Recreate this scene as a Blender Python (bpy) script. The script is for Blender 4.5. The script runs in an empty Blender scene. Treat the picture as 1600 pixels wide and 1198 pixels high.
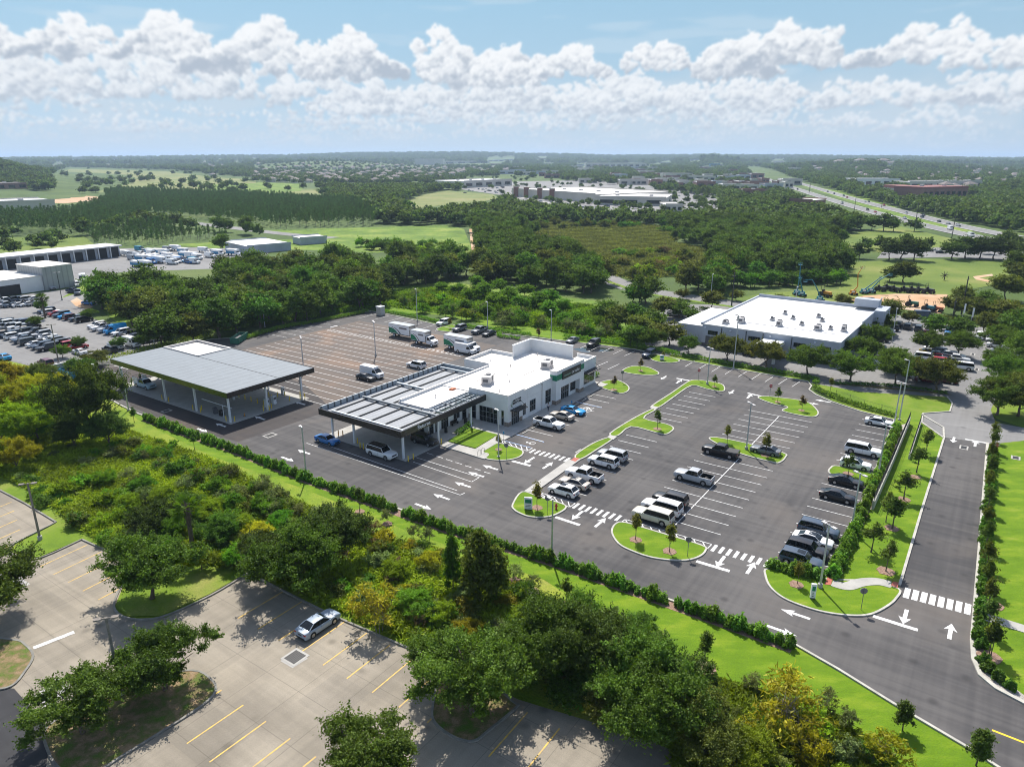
import bpy, bmesh, math, random
import numpy as np
from mathutils import Vector, Matrix
R = math.radians
S = bpy.context.scene
C = S.collection
# ---------------------------------------------------------------- camera
FPX = 1111.0; PITCH = math.atan((599-245)/FPX); CAMH = 47.0
cam = bpy.data.cameras.new('camera'); cam.lens = FPX/1600*36; cam.sensor_width = 36
cam.clip_start = 0.5; cam.clip_end = 200000
co = bpy.data.objects.new('camera', cam); C.objects.link(co)
co.location = (0, 0, CAMH); co.rotation_euler = (math.pi/2-PITCH, 0, 0)
S.camera = co
# ---------------------------------------------------------------- light
SUN_EL = 52.0; SUN_AZ = 97.0          # azimuth measured from +x towards +y: the sun stands ahead of the camera
sun = bpy.data.lights.new('sun', 'SUN'); sun.energy = 5.0; sun.angle = R(0.55); sun.color = (1.0, 0.955, 0.89)
so = bpy.data.objects.new('sun', sun); C.objects.link(so)
sd = Vector((math.cos(R(SUN_EL))*math.cos(R(SUN_AZ)), math.cos(R(SUN_EL))*math.sin(R(SUN_AZ)), math.sin(R(SUN_EL))))
so.rotation_euler = sd.to_track_quat('Z', 'Y').to_euler()
S.view_settings.view_transform = 'Standard'; S.view_settings.look = 'None'; S.view_settings.gamma = 1.0
S.view_settings.use_curve_mapping = False
S.view_settings.exposure = 0.35
S.render.engine = 'CYCLES'
cy = S.cycles
cy.max_bounces = 6; cy.diffuse_bounces = 3; cy.glossy_bounces = 3; cy.transmission_bounces = 4; cy.transparent_max_bounces = 6
cy.volume_bounces = 0; cy.use_denoising = True; cy.use_adaptive_sampling = True; cy.adaptive_threshold = 0.02
cy.filter_width = 1.05
try: cy.denoiser = 'OPENIMAGEDENOISE'
except Exception: pass

def nt(tree, typ, **kw):
    n = tree.nodes.new(typ)
    for k, v in kw.items():
        if k == 'inp':
            for kk, vv in v.items(): n.inputs[kk].default_value = vv
        else: setattr(n, k, v)
    return n
def mth(t, op, a, b=None, c=None, clamp=False):
    n = t.nodes.new('ShaderNodeMath'); n.operation = op; n.use_clamp = clamp
    for i, v in enumerate((a, b, c)):
        if v is None: continue
        if isinstance(v, (int, float)): n.inputs[i].default_value = v
        else: t.links.new(v, n.inputs[i])
    return n.outputs[0]
def mixc(t, fac, a, b, blend='MIX'):
    n = t.nodes.new('ShaderNodeMix'); n.data_type = 'RGBA'; n.blend_type = blend
    for i, v in ((0, fac), (6, a), (7, b)):
        if isinstance(v, (int, float)): n.inputs[i].default_value = v
        elif isinstance(v, tuple): n.inputs[i].default_value = (v[0], v[1], v[2], 1)
        else: t.links.new(v, n.inputs[i])
    return n.outputs[2]
def ramp(t, src, lo, hi, smooth=True):
    n = t.nodes.new('ShaderNodeMapRange'); n.interpolation_type = 'SMOOTHSTEP' if smooth else 'LINEAR'
    t.links.new(src, n.inputs[0])
    for i, v in ((1, lo), (2, hi)):
        if isinstance(v, (int, float)): n.inputs[i].default_value = v
        else: t.links.new(v, n.inputs[i])
    return n.outputs[0]

# ---------------------------------------------------------------- sky: daylight plus a bank of fair-weather cumulus
W = bpy.data.worlds.new('World'); S.world = W; W.use_nodes = True
t = W.node_tree; t.nodes.clear()
sky = nt(t, 'ShaderNodeTexSky', sky_type='NISHITA', sun_disc=False, sun_elevation=R(SUN_EL), sun_rotation=R(90-SUN_AZ), altitude=50, air_density=1.0, dust_density=1.2, ozone_density=1.5)
tc = nt(t, 'ShaderNodeTexCoord')
sx = nt(t, 'ShaderNodeSeparateXYZ'); t.links.new(tc.outputs['Generated'], sx.inputs[0])
skyc = nt(t, 'ShaderNodeHueSaturation', inp={'Saturation': 0.9, 'Value': 1.0})
t.links.new(sky.outputs[0], skyc.inputs['Color'])
bg = nt(t, 'ShaderNodeBackground'); t.links.new(skyc.outputs[0], bg.inputs[0]); bg.inputs[1].default_value = 0.135
out = nt(t, 'ShaderNodeOutputWorld'); t.links.new(bg.outputs[0], out.inputs[0])

def fbm(x, y, octv, seed, gain=0.5):
    """gradient-free value noise, summed"""
    s = np.zeros_like(x); amp = 1.0; tot = 0.0
    rng = np.random.default_rng(seed); T = rng.random((256, 256))
    for o in range(octv):
        xi = np.floor(x).astype(int); yi = np.floor(y).astype(int); fx = x-xi; fy = y-yi
        fx = fx*fx*fx*(fx*(fx*6-15)+10); fy = fy*fy*fy*(fy*(fy*6-15)+10)
        a = T[xi % 256, yi % 256]; b = T[(xi+1) % 256, yi % 256]; c = T[xi % 256, (yi+1) % 256]; d = T[(xi+1) % 256, (yi+1) % 256]
        s += amp*((a*(1-fx)+b*fx)*(1-fy)+(c*(1-fx)+d*fx)*fy); tot += amp; amp *= gain
        x = x*2.03+17.1; y = y*2.03+9.7
    return s/tot
def build_sky():
    """the low band of sky with its bank of cumulus, a wide arc 60 km away; the open sky above is the world itself"""
    na, ne = 2100, 262
    az = np.linspace(-62, 62, na); el = np.linspace(-0.6, 15, ne); AZ, EL = np.meshgrid(az, el, indexing='ij')
    k = np.clip(EL/11, 0, 1)[..., None]
    top = np.array([.285, .470, .620]); hor = np.array([.445, .545, .625])
    img = hor*(1-k**.75)+top*k**.75
    # the left side is a little paler
    img = img*(1+0.05*np.clip(-AZ/35, -1, 1))[..., None]
    wx = fbm(AZ*1.1, EL*1.5, 5, 1)-.5; wy = fbm(AZ*1.1+50, EL*1.5+50, 5, 2)-.5
    fx_ = fbm(AZ*5, EL*6, 5, 3, .6)-.5; fy_ = fbm(AZ*5+31, EL*6+12, 5, 4, .6)-.5
    rng = np.random.default_rng(8)
    def cloud(ca, base, w, h, haze, n, dens=1.0, warp=1.0):
        x0 = max(0, int((ca-w-2+62)/124*na)); x1 = min(na, int((ca+w+2+62)/124*na)); y0 = max(0, int((base-1.2+.6)/15.6*ne)); y1 = min(ne, int((base+h*1.25+1.2+.6)/15.6*ne))
        if x1-x0 < 3 or y1-y0 < 3: return
        sl = (slice(x0, x1), slice(y0, y1))
        sc = h/3.2
        X = AZ[sl]+(wx[sl]*1.2+fx_[sl]*.42)*sc**.7*warp; Y = EL[sl]+(wy[sl]*.9+fy_[sl]*.4)*sc**.7*warp
        Z = np.full(X.shape, -9.0); NX = np.zeros(X.shape); NY = np.zeros(X.shape); Dn = np.zeros(X.shape)
        peaks = rng.uniform(-.75, .75, 3); ph = rng.uniform(.55, 1, 3); ph[rng.integers(3)] = 1
        for i in range(n):
            px = rng.uniform(-1, 1); env = max([ph[j]*max(0, 1-abs(px-peaks[j])/(.45+.3*ph[j]))**.55 for j in range(3)]+[.28*(1-px*px)])
            py = rng.uniform(0, 1)**.8*env; r = h*rng.uniform(.10, .27)*(1-.35*py)*(1-.4*abs(px))
            cx = ca+px*w; cy = base+py*h*.85+r*.55; dx = (X-cx)/1.12; dy = Y-cy
            dy = np.where(dy < 0, dy*1.25, dy)
            q = r*r-dx*dx-dy*dy; hit = q > 0; z = np.sqrt(np.where(hit, q, 0))+rng.uniform(-.2, .5)*h*.3
            up = hit & (z > Z)
            Z = np.where(up, z, Z); NX = np.where(up, dx/r, NX); NY = np.where(up, dy/r, NY); Dn += np.where(hit, q/(r*r), 0)
        a = np.clip(Dn*2.1*dens, 0, 1); a = a*a*(3-2*a)
        rel = np.clip((Y-base)/h, 0, 1)
        lit = .36+.36*NY-.12*NX+.58*rel**.7+(fx_[sl]+fy_[sl])*.42+(wx[sl])*.35-.16*np.clip(Dn-2.5, 0, 3)*(1-rel)
        lit = np.clip(lit, 0, 1); lit = lit*lit*(3-2*lit)
        lo = np.array([.355, .405, .475]); hi = np.array([.76, .77, .78]); hz = np.array([.475, .545, .61])
        c = lo*(1-lit[..., None])+hi*lit[..., None]; c = c*(1-haze)+hz*haze
        a = (a*(1-.25*haze))[..., None]; img[sl] = img[sl]*(1-a)+c*a
    # thin high veil
    v = np.clip((fbm(AZ*.12+3, EL*.9, 5, 7)-.56)*3, 0, .35)*np.clip((EL-3)/3, 0, 1); img = img*(1-v[..., None])+np.array([.50, .60, .68])*v[..., None]
    img[:] = img
    vb = (np.clip(EL/1.5, 0, 1)*np.clip((6.6-EL)/3.0, 0, 1)*np.clip(.45+(fbm(AZ*.25+9, EL*.8, 6, 9)-.45)*3.2, .1, .95))[..., None]; img[:] = img*(1-vb*.6)+np.array([.50, .56, .615])*vb*.6
    for i in range(80): cloud(rng.uniform(-62, 62), rng.uniform(.5, 1.7), rng.uniform(1.6, 4.0), rng.uniform(.5, .95), .62, 34, .9)
    for i in range(70): cloud(rng.uniform(-62, 62), rng.uniform(1.6, 3.0), rng.uniform(2.0, 4.5), rng.uniform(.9, 1.5), .40, 42, 1.0)
    for i in range(44): cloud(rng.uniform(-62, 62), rng.uniform(2.6, 4.0), rng.uniform(2.5, 5.0), rng.uniform(1.4, 2.3), .22, 56, 1.0)
    for ca, b_, w, h in ((-36, 4.2, 5, 3.2), (-28, 4.0, 5.5, 2.9), (-21, 3.8, 5, 3.0), (-13, 3.6, 4.5, 2.6), (-2, 3.8, 5, 2.2), (6, 3.3, 3.0, 1.7), (11.5, 3.5, 3.0, 1.7), (18, 3.6, 4.5, 2.0), (27, 3.4, 4.5, 2.0), (35, 3.4, 5, 2.2), (-44, 4, 6, 3), (44, 4, 6, 3), (53, 4, 6, 3), (-54, 4, 6, 3)): cloud(ca, b_-.1, w*1.05, h*1.08, .18, 90, 1.0)
    for ca, b_, w, h in ((-35.5, 6.1, 3.6, 2.9), (-29.6, 6.0, 3.6, 2.7), (-24.2, 6.2, 3.0, 3.0), (-19.2, 5.6, 4.2, 3.9), (-13.2, 5.4, 2.3, 2.6), (-10.6, 5.6, 2.7, 3.2), (-2.6, 5.1, 4.6, 3.8), (-.2, 5.0, 3.0, 2.4), (4.6, 5.7, 2.6, 2.2), (10.6, 5.9, 2.6, 2.1), (16.2, 5.4, 2.9, 3.1), (19.4, 5.9, 3.4, 3.2), (26.8, 5.9, 3.7, 2.7), (33.2, 5.2, 4.6, 2.4), (39, 7.0, 2.8, 1.4), (47, 5.5, 4.5, 3), (-46, 5.5, 5, 3.4), (56, 5, 5, 3), (-56, 5, 5, 3)): cloud(ca, b_-.1, w*.96, h*1.05, .03, 120, 1.1, .85)
    hb = np.clip(1-EL/2.6, 0, 1)[..., None]**1.5*.8; img[:] = img*(1-hb)+np.array([.44, .51, .575])*hb
    for _ in range(2): img[1:-1] = (img[:-2]+2*img[1:-1]+img[2:])/4; img[:, 1:-1] = (img[:, :-2]+2*img[:, 1:-1]+img[:, 2:])/4
    RD = 60000.0
    a = np.radians(AZ); e = np.radians(EL)
    co_ = np.stack([RD*np.sin(a), RD*np.cos(a), CAMH+RD*np.tan(e)], -1).reshape(-1, 3).astype(np.float32)
    me = bpy.data.meshes.new('sky'); me.vertices.add(na*ne); me.vertices.foreach_set('co', co_.ravel())
    i, j = np.meshgrid(np.arange(na-1), np.arange(ne-1), indexing='ij'); b = (i*ne+j).ravel(); q = np.stack([b, b+1, b+ne+1, b+ne], 1).astype(np.int32); nq = len(q)
    me.loops.add(nq*4); me.loops.foreach_set('vertex_index', q.ravel()); me.polygons.add(nq); me.polygons.foreach_set('loop_start', np.arange(0, nq*4, 4, dtype=np.int32))
    at = me.attributes.new('skycol', 'FLOAT_COLOR', 'POINT'); at.data.foreach_set('color', np.concatenate([img, np.ones(img.shape[:2]+(1,))], -1).astype(np.float32).ravel())
    m = bpy.data.materials.new('sky_air'); m.use_nodes = True; t2 = m.node_tree; t2.nodes.clear()
    an = nt(t2, 'ShaderNodeAttribute', attribute_name='skycol'); em = nt(t2, 'ShaderNodeEmission'); t2.links.new(an.outputs['Color'], em.inputs[0]); oo = nt(t2, 'ShaderNodeOutputMaterial'); t2.links.new(em.outputs[0], oo.inputs[0])
    m.cycles.emission_sampling = 'NONE'
    me.materials.append(m); me.update(); o = bpy.data.objects.new('sky', me); C.objects.link(o); o['kind'] = 'structure'
build_sky()

# ---------------------------------------------------------------- geometry of the place
def G(u, v, z=0.0):
    """the point on the ground (or at height z) seen at u, v in the survey picture"""
    x = (u-800)/FPX; y = (599-v)/FPX
    dx, dy, dz = x, math.cos(PITCH)+y*math.sin(PITCH), -math.sin(PITCH)+y*math.cos(PITCH)
    k = (CAMH-z)/-dz
    return (dx*k, dy*k)
def PX(x, y, z=0.0):
    dz = z-CAMH
    fw = y*math.cos(PITCH)-dz*math.sin(PITCH); up = y*math.sin(PITCH)+dz*math.cos(PITCH)
    return 800+FPX*x/fw, 599-FPX*up/fw
TH = R(55.3); E1 = (math.cos(TH), math.sin(TH)); E2 = (-E1[1], E1[0]); A0 = G(794, 668.1)
def F(a, b):
    """site frame: a runs along the building's long front, b across it"""
    return (A0[0]+a*E1[0]+b*E2[0], A0[1]+a*E1[1]+b*E2[1])
def sm(x): x = max(0, min(1, x)); return x*x*(3-2*x)
RIDGE = [(-45, 0), (-36, 20), (-30, 34), (-18, 62), (-10, 105), (-3, 112), (3, 85), (8, 62), (14, 70), (20, 62), (27, 48), (33, 22), (40, 10), (50, 0)]
def terrain(x, y):
    r = math.hypot(x, y)
    if r < 900 or y < 0: return 0.0
    a = math.degrees(math.atan2(x, y)); z = 0
    def g(u, rr, h, wa, wr):
        aa = math.degrees(math.atan((u-800)/FPX))
        return h*math.exp(-((a-aa)/wa)**2-((r-rr)/wr)**2)
    z += g(-30, 1900, 44, 4, 420) + g(1330, 3000, 26, 5, 700) + g(1095, 4300, 30, 2.5, 700) + g(520, 3600, 30, 5, 700)
    if r > 4000:
        for (a0, h0), (a1, h1) in zip(RIDGE, RIDGE[1:]):
            if a0 <= a < a1:
                h = h0+(h1-h0)*sm((a-a0)/(a1-a0)); h *= 0.62
                z += h*math.exp(-((r-7500)/1900)**2)
    return z

# ---------------------------------------------------------------- mesh helpers
class MB:
    def __init__(s): s.v = []; s.f = []; s.m = []
    def add(s, vs, fs, m=0):
        o = len(s.v); s.v += [tuple(p) for p in vs]; s.f += [tuple(i+o for i in f) for f in fs]; s.m += [m]*len(fs)
    def box(s, x0, x1, y0, y1, z0, z1, m=0):
        s.add([(x0,y0,z0),(x1,y0,z0),(x1,y1,z0),(x0,y1,z0),(x0,y0,z1),(x1,y0,z1),(x1,y1,z1),(x0,y1,z1)],
              [(0,3,2,1),(4,5,6,7),(0,1,5,4),(1,2,6,5),(2,3,7,6),(3,0,4,7)], m)
    def poly(s, pts, z, m=0):
        s.add([(p[0], p[1], z) for p in pts], [tuple(range(len(pts)))], m)
    def prism(s, pts, z0, z1, m=0):
        n = len(pts)
        if sum(pts[i][0]*pts[(i+1)%n][1]-pts[(i+1)%n][0]*pts[i][1] for i in range(n)) < 0: pts = pts[::-1]
        s.add([(p[0],p[1],z0) for p in pts]+[(p[0],p[1],z1) for p in pts],
              [tuple(range(n))[::-1], tuple(range(n, 2*n))]+[(i, (i+1)%n, (i+1)%n+n, i+n) for i in range(n)], m)
    def tube(s, p0, p1, r0, r1=None, n=8, m=0, cap=True):
        r1 = r0 if r1 is None else r1
        p0 = Vector(p0); p1 = Vector(p1); d = (p1-p0)
        if d.length < 1e-6: return
        q = d.to_track_quat('Z', 'Y'); vs = []
        for p, r in ((p0, r0), (p1, r1)):
            for i in range(n):
                a = 2*math.pi*i/n; vs.append(p+q@Vector((r*math.cos(a), r*math.sin(a), 0)))
        fs = [(i, (i+1)%n, (i+1)%n+n, i+n) for i in range(n)]
        if cap: fs += [tuple(range(n))[::-1], tuple(range(n, 2*n))]
        s.add(vs, fs, m)
    def lathe(s, prof, c=(0,0,0), n=16, m=0, axis='z'):
        vs = []
        for r, z in prof:
            for i in range(n):
                a = 2*math.pi*i/n; p = (r*math.cos(a), r*math.sin(a), z)
                if axis == 'y': p = (p[0], p[2], p[1])
                vs.append((p[0]+c[0], p[1]+c[1], p[2]+c[2]))
        fs = []
        for j in range(len(prof)-1):
            for i in range(n):
                k = (i+1) % n; f = (j*n+i, j*n+k, (j+1)*n+k, (j+1)*n+i); fs.append(f if axis == 'z' else f[::-1])
        b = tuple(range(n)); tp = tuple(range((len(prof)-1)*n, len(prof)*n))
        fs += [b[::-1], tp] if axis == 'z' else [b, tp[::-1]]
        s.add(vs, fs, m)
    def mesh(s, name, mats, smooth=False):
        me = bpy.data.meshes.new(name); me.from_pydata(s.v, [], s.f)
        for m in (mats if isinstance(mats, (list, tuple)) else [mats]): me.materials.append(m)
        me.polygons.foreach_set('material_index', s.m)
        if smooth: me.polygons.foreach_set('use_smooth', [True]*len(s.f))
        me.update(); return me
    def build(s, name, mats, parent=None, smooth=False, loc=None, rz=0):
        return link(name, s.mesh(name, mats, smooth), parent, loc, rz)
def link(name, data, parent=None, loc=None, rz=0, scale=None, color=None):
    o = bpy.data.objects.new(name, data); C.objects.link(o)
    if parent: o.parent = parent
    if loc is not None: o.location = (loc[0], loc[1], loc[2] if len(loc) > 2 else 0)
    if rz: o.rotation_euler = (0, 0, rz)
    if scale is not None: o.scale = (scale,)*3 if isinstance(scale, (int, float)) else scale
    if color is not None: o.color = (*color, 1)
    return o
def tag(o, label=None, cat=None, group=None, kind=None):
    if label: o['label'] = label
    if cat: o['category'] = cat
    if group: o['group'] = group
    if kind: o['kind'] = kind
    return o
def thing(name, label, cat, loc=(0,0,0), rz=0, group=None, scale=None):
    return tag(link(name, None, None, loc, rz, scale), label, cat, group)
def struct(mb, name, mats): return tag(mb.build(name, mats), kind='structure')
def copy_tree(o, loc, rz=0, label=None, group=None, color=None, scale=None, cat=None):
    c = o.copy(); C.objects.link(c); c.location = (loc[0], loc[1], loc[2] if len(loc) > 2 else 0); c.rotation_euler = (0, 0, rz)
    if scale is not None: c.scale = (scale,)*3 if isinstance(scale, (int, float)) else scale
    if label: c['label'] = label
    if cat: c['category'] = cat
    if group: c['group'] = group
    elif 'group' in c.keys(): del c['group']
    if color is not None: c.color = (*color, 1)
    for ch in KIDS.get(o.name, []):
        d = ch.copy(); C.objects.link(d); d.parent = c
        if color is not None: d.color = (*color, 1)
        for g in KIDS.get(ch.name, []):
            e = g.copy(); C.objects.link(e); e.parent = d
            if color is not None: e.color = (*color, 1)
    return c
KIDS = {}
def reg(o):
    KIDS[o.name] = [c for c in C.objects if c.parent == o]
    for c in KIDS[o.name]: KIDS[c.name] = [d for d in C.objects if d.parent == c]
    return o
def recolor(o, col):
    o.color = (*col, 1)
    for c in KIDS.get(o.name, []):
        c.color = (*col, 1)
        for d in KIDS.get(c.name, []): d.color = (*col, 1)

# ---------------------------------------------------------------- materials
def mat(name, col, rough=0.7, metal=0.0, var=0.0, vscale=1.0, spec=0.5, bump=0.0, bscale=20, col2=None, coat=0, detail=4):
    m = bpy.data.materials.new(name); m.use_nodes = True; t = m.node_tree; b = t.nodes['Principled BSDF']
    b.inputs['Roughness'].default_value = rough; b.inputs['Metallic'].default_value = metal
    b.inputs['Specular IOR Level'].default_value = spec; b.inputs['Coat Weight'].default_value = coat
    b.inputs['Base Color'].default_value = (*col, 1)
    if var or col2:
        g = nt(t, 'ShaderNodeNewGeometry')
        n = nt(t, 'ShaderNodeTexNoise', inp={'Scale': vscale, 'Detail': detail, 'Roughness': 0.6}); t.links.new(g.outputs['Position'], n.inputs['Vector'])
        f = ramp(t, n.outputs['Fac'], 0.3, 0.7)
        c2 = col2 or tuple(c*(1-var) for c in col)
        n2 = nt(t, 'ShaderNodeTexNoise', inp={'Scale': vscale*9, 'Detail': 3}); t.links.new(g.outputs['Position'], n2.inputs['Vector'])
        c = mixc(t, f, tuple(min(1, x*(1+var*0.5)) for x in col), c2)
        c = mixc(t, 0.35*min(1, var*3+0.2), c, mixc(t, n2.outputs['Fac'], (0.35,)*3, (0.65,)*3), 'OVERLAY')
        t.links.new(c, b.inputs['Base Color'])
    if bump:
        g = nt(t, 'ShaderNodeNewGeometry')
        n = nt(t, 'ShaderNodeTexNoise', inp={'Scale': bscale, 'Detail': 4}); t.links.new(g.outputs['Position'], n.inputs['Vector'])
        bp = nt(t, 'ShaderNodeBump', inp={'Strength': bump}); t.links.new(n.outputs['Fac'], bp.inputs['Height']); t.links.new(bp.outputs[0], b.inputs['Normal'])
    return m
def leafmat(name, rough=0.6, hue=0.022):
    """foliage: the object's own colour, varied leaf by leaf and plant by plant, thin leaves that let light through"""
    m = bpy.data.materials.new(name); m.use_nodes = True; t = m.node_tree; t.nodes.clear()
    oi = nt(t, 'ShaderNodeObjectInfo'); at = nt(t, 'ShaderNodeAttribute', attribute_name='tint')
    hs = nt(t, 'ShaderNodeHueSaturation')
    t.links.new(mth(t, 'ADD', 0.5-hue/2, mth(t, 'MULTIPLY', oi.outputs['Random'], hue)), hs.inputs['Hue'])
    v = mth(t, 'MULTIPLY', at.outputs['Fac'], mth(t, 'ADD', 0.78, mth(t, 'MULTIPLY', oi.outputs['Random'], 0.44)))
    t.links.new(v, hs.inputs['Value']); t.links.new(oi.outputs['Color'], hs.inputs['Color'])
    d = nt(t, 'ShaderNodeBsdfDiffuse'); t.links.new(hs.outputs[0], d.inputs[0])
    tr = nt(t, 'ShaderNodeBsdfTranslucent'); t.links.new(mixc(t, 0.5, hs.outputs[0], mixc(t, 1.0, hs.outputs[0], (1.3, 1.25, 0.35), 'MULTIPLY')), tr.inputs[0])
    gl = nt(t, 'ShaderNodeBsdfGlossy', inp={'Roughness': 0.55, 'Color': (0.7, 0.8, 0.6, 1)})
    m1 = nt(t, 'ShaderNodeMixShader', inp={0: 0.40}); t.links.new(d.outputs[0], m1.inputs[1]); t.links.new(tr.outputs[0], m1.inputs[2])
    m2 = nt(t, 'ShaderNodeMixShader', inp={0: 0.018}); t.links.new(m1.outputs[0], m2.inputs[1]); t.links.new(gl.outputs[0], m2.inputs[2])
    o = nt(t, 'ShaderNodeOutputMaterial'); t.links.new(m2.outputs[0], o.inputs[0]); return m
LEAF = leafmat('leaf')
def groundmat(name, stops, scale, detail=6, fine=40, fineamt=0.35, bump=0.0, rough=0.9, stretch=None):
    """a ground cover whose own colour wanders between several tones"""
    m = bpy.data.materials.new(name); m.use_nodes = True; t = m.node_tree; b = t.nodes['Principled BSDF']
    b.inputs['Roughness'].default_value = rough; b.inputs['Specular IOR Level'].default_value = 0.2
    g = nt(t, 'ShaderNodeNewGeometry'); pos = g.outputs['Position']
    if stretch:
        mp = nt(t, 'ShaderNodeMapping'); mp.inputs['Rotation'].default_value = (0, 0, stretch[0]); mp.inputs['Scale'].default_value = (stretch[1], stretch[2], 1)
        mp.vector_type = 'POINT'; t.links.new(pos, mp.inputs[0]); pos = mp.outputs[0]
    n = nt(t, 'ShaderNodeTexNoise', inp={'Scale': scale, 'Detail': detail, 'Roughness': 0.62}); t.links.new(pos, n.inputs['Vector'])
    cr = nt(t, 'ShaderNodeValToRGB'); t.links.new(n.outputs['Fac'], cr.inputs[0])
    el = cr.color_ramp.elements
    for i, (p, c) in enumerate(stops):
        e = el[i] if i < 2 else el.new(p)
        e.position = p; e.color = (*c, 1)
    n2 = nt(t, 'ShaderNodeTexNoise', inp={'Scale': fine, 'Detail': 3}); t.links.new(g.outputs['Position'], n2.inputs['Vector'])
    c = mixc(t, fineamt, cr.outputs[0], mixc(t, n2.outputs['Fac'], (0.1,)*3, (0.9,)*3), 'OVERLAY')
    t.links.new(c, b.inputs['Base Color'])
    if bump:
        bp = nt(t, 'ShaderNodeBump', inp={'Strength': bump, 'Distance': 0.1}); t.links.new(n2.outputs['Fac'], bp.inputs['Height']); t.links.new(bp.outputs[0], b.inputs['Normal'])
    return m
def asphaltmat(name, dark, light, stain=None, joints=0):
    m = bpy.data.materials.new(name); m.use_nodes = True; t = m.node_tree; b = t.nodes['Principled BSDF']
    b.inputs['Roughness'].default_value = 0.85; b.inputs['Specular IOR Level'].default_value = 0.3
    g = nt(t, 'ShaderNodeNewGeometry'); pos = g.outputs['Position']
    mp = nt(t, 'ShaderNodeMapping'); mp.inputs['Rotation'].default_value = (0, 0, -TH); t.links.new(pos, mp.inputs[0])
    big = nt(t, 'ShaderNodeTexNoise', inp={'Scale': 0.045, 'Detail': 5, 'Roughness': 0.6, 'Distortion': 0.6}); t.links.new(pos, big.inputs['Vector'])
    st = nt(t, 'ShaderNodeMapping'); st.inputs['Scale'].default_value = (0.03, 1.1, 1); t.links.new(mp.outputs[0], st.inputs[0])
    lan = nt(t, 'ShaderNodeTexNoise', inp={'Scale': 1.0, 'Detail': 4}); t.links.new(st.outputs[0], lan.inputs['Vector'])
    st2 = nt(t, 'ShaderNodeMapping'); st2.inputs['Scale'].default_value = (0.9, 0.035, 1); t.links.new(mp.outputs[0], st2.inputs[0])
    lan2 = nt(t, 'ShaderNodeTexNoise', inp={'Scale': 1.0, 'Detail': 4, 'Distortion': 0.8}); t.links.new(st2.outputs[0], lan2.inputs['Vector'])
    grit = nt(t, 'ShaderNodeTexNoise', inp={'Scale': 9.0, 'Detail': 5, 'Roughness': 0.75}); t.links.new(pos, grit.inputs['Vector'])
    f = mth(t, 'ADD', mth(t, 'MULTIPLY', big.outputs['Fac'], 0.55), mth(t, 'ADD', mth(t, 'MULTIPLY', lan.outputs['Fac'], 0.2), mth(t, 'MULTIPLY', lan2.outputs['Fac'], 0.25)))
    c = mixc(t, ramp(t, f, 0.34, 0.66), dark, light)
    if stain:
        sn = nt(t, 'ShaderNodeTexNoise', inp={'Scale': 0.07, 'Detail': 5, 'Distortion': 0.4}); t.links.new(pos, sn.inputs['Vector'])
        c = mixc(t, mth(t, 'MULTIPLY', ramp(t, sn.outputs['Fac'], 0.5, 0.72), 0.6), c, stain)
    c = mixc(t, 0.28 if not joints else 0.5, c, mixc(t, grit.outputs['Fac'], (0.15,)*3, (0.85,)*3), 'OVERLAY')
    # oil spots and fine cracks
    vo = nt(t, 'ShaderNodeTexVoronoi', inp={'Scale': 0.30}); t.links.new(pos, vo.inputs['Vector'])
    c = mixc(t, mth(t, 'MULTIPLY', mth(t, 'SUBTRACT', 1.0, ramp(t, vo.outputs['Distance'], 0.04, 0.22)), 0.5), c, tuple(x*0.45 for x in dark))
    cn = nt(t, 'ShaderNodeTexNoise', inp={'Scale': 0.5, 'Detail': 3}); t.links.new(pos, cn.inputs['Vector'])
    if joints:
        for ax in (0, 1):
            sp = nt(t, 'ShaderNodeSeparateXYZ'); t.links.new(mp.outputs[0], sp.inputs[0])
            mo = mth(t, 'ABSOLUTE', mth(t, 'SUBTRACT', mth(t, 'MODULO', mth(t, 'ADD', mth(t, 'DIVIDE', sp.outputs[ax], joints), 100.3), 1.0), 0.5))
            ln = mth(t, 'LESS_THAN', mo, 0.035/joints)
            c = mixc(t, mth(t, 'MULTIPLY', ln, 0.42), c, tuple(x*0.45 for x in dark))
        cm = nt(t, 'ShaderNodeTexBrick', inp={'Scale': 1.0/joints, 'Mortar Size': 0.0, 'Color1': (0.42, 0.42, 0.42, 1), 'Color2': (0.58, 0.57, 0.55, 1)}); cm.offset = 0; cm.inputs['Brick Width'].default_value = 1; cm.inputs['Row Height'].default_value = 1
        t.links.new(mp.outputs[0], cm.inputs[0]); c = mixc(t, 0.5, c, cm.outputs[0], 'OVERLAY')
    t.links.new(c, b.inputs['Base Color'])
    bp = nt(t, 'ShaderNodeBump', inp={'Strength': 0.25, 'Distance': 0.02}); t.links.new(grit.outputs['Fac'], bp.inputs['Height']); t.links.new(bp.outputs[0], b.inputs['Normal'])
    return m
M = {}
M['asphalt'] = asphaltmat('asphalt', (0.050, 0.048, 0.049), (0.120, 0.112, 0.106), (0.145, 0.125, 0.108))
M['asphalt_old'] = asphaltmat('asphalt_old', (0.17, 0.165, 0.16), (0.24, 0.235, 0.225))
M['asphalt_fresh'] = asphaltmat('asphalt_fresh', (0.04, 0.035, 0.035), (0.062, 0.054, 0.05), (0.12, 0.085, 0.06))
M['dirtylot'] = asphaltmat('asphalt_dirty', (0.10, 0.085, 0.075), (0.15, 0.115, 0.09), (0.26, 0.16, 0.10))
M['concrete_old'] = asphaltmat('concrete_old', (0.21, 0.185, 0.145), (0.34, 0.298, 0.235), (0.16, 0.14, 0.11), joints=4.6)
M['asphalt_black'] = asphaltmat('asphalt_black', (0.03, 0.03, 0.032), (0.05, 0.05, 0.053))
M['concrete'] = mat('concrete', (0.40, 0.385, 0.35), 0.85, var=0.12, vscale=0.6, bump=0.1)
M['kerb'] = mat('kerb_concrete', (0.46, 0.44, 0.38), 0.85, var=0.2, vscale=0.9)
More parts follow.
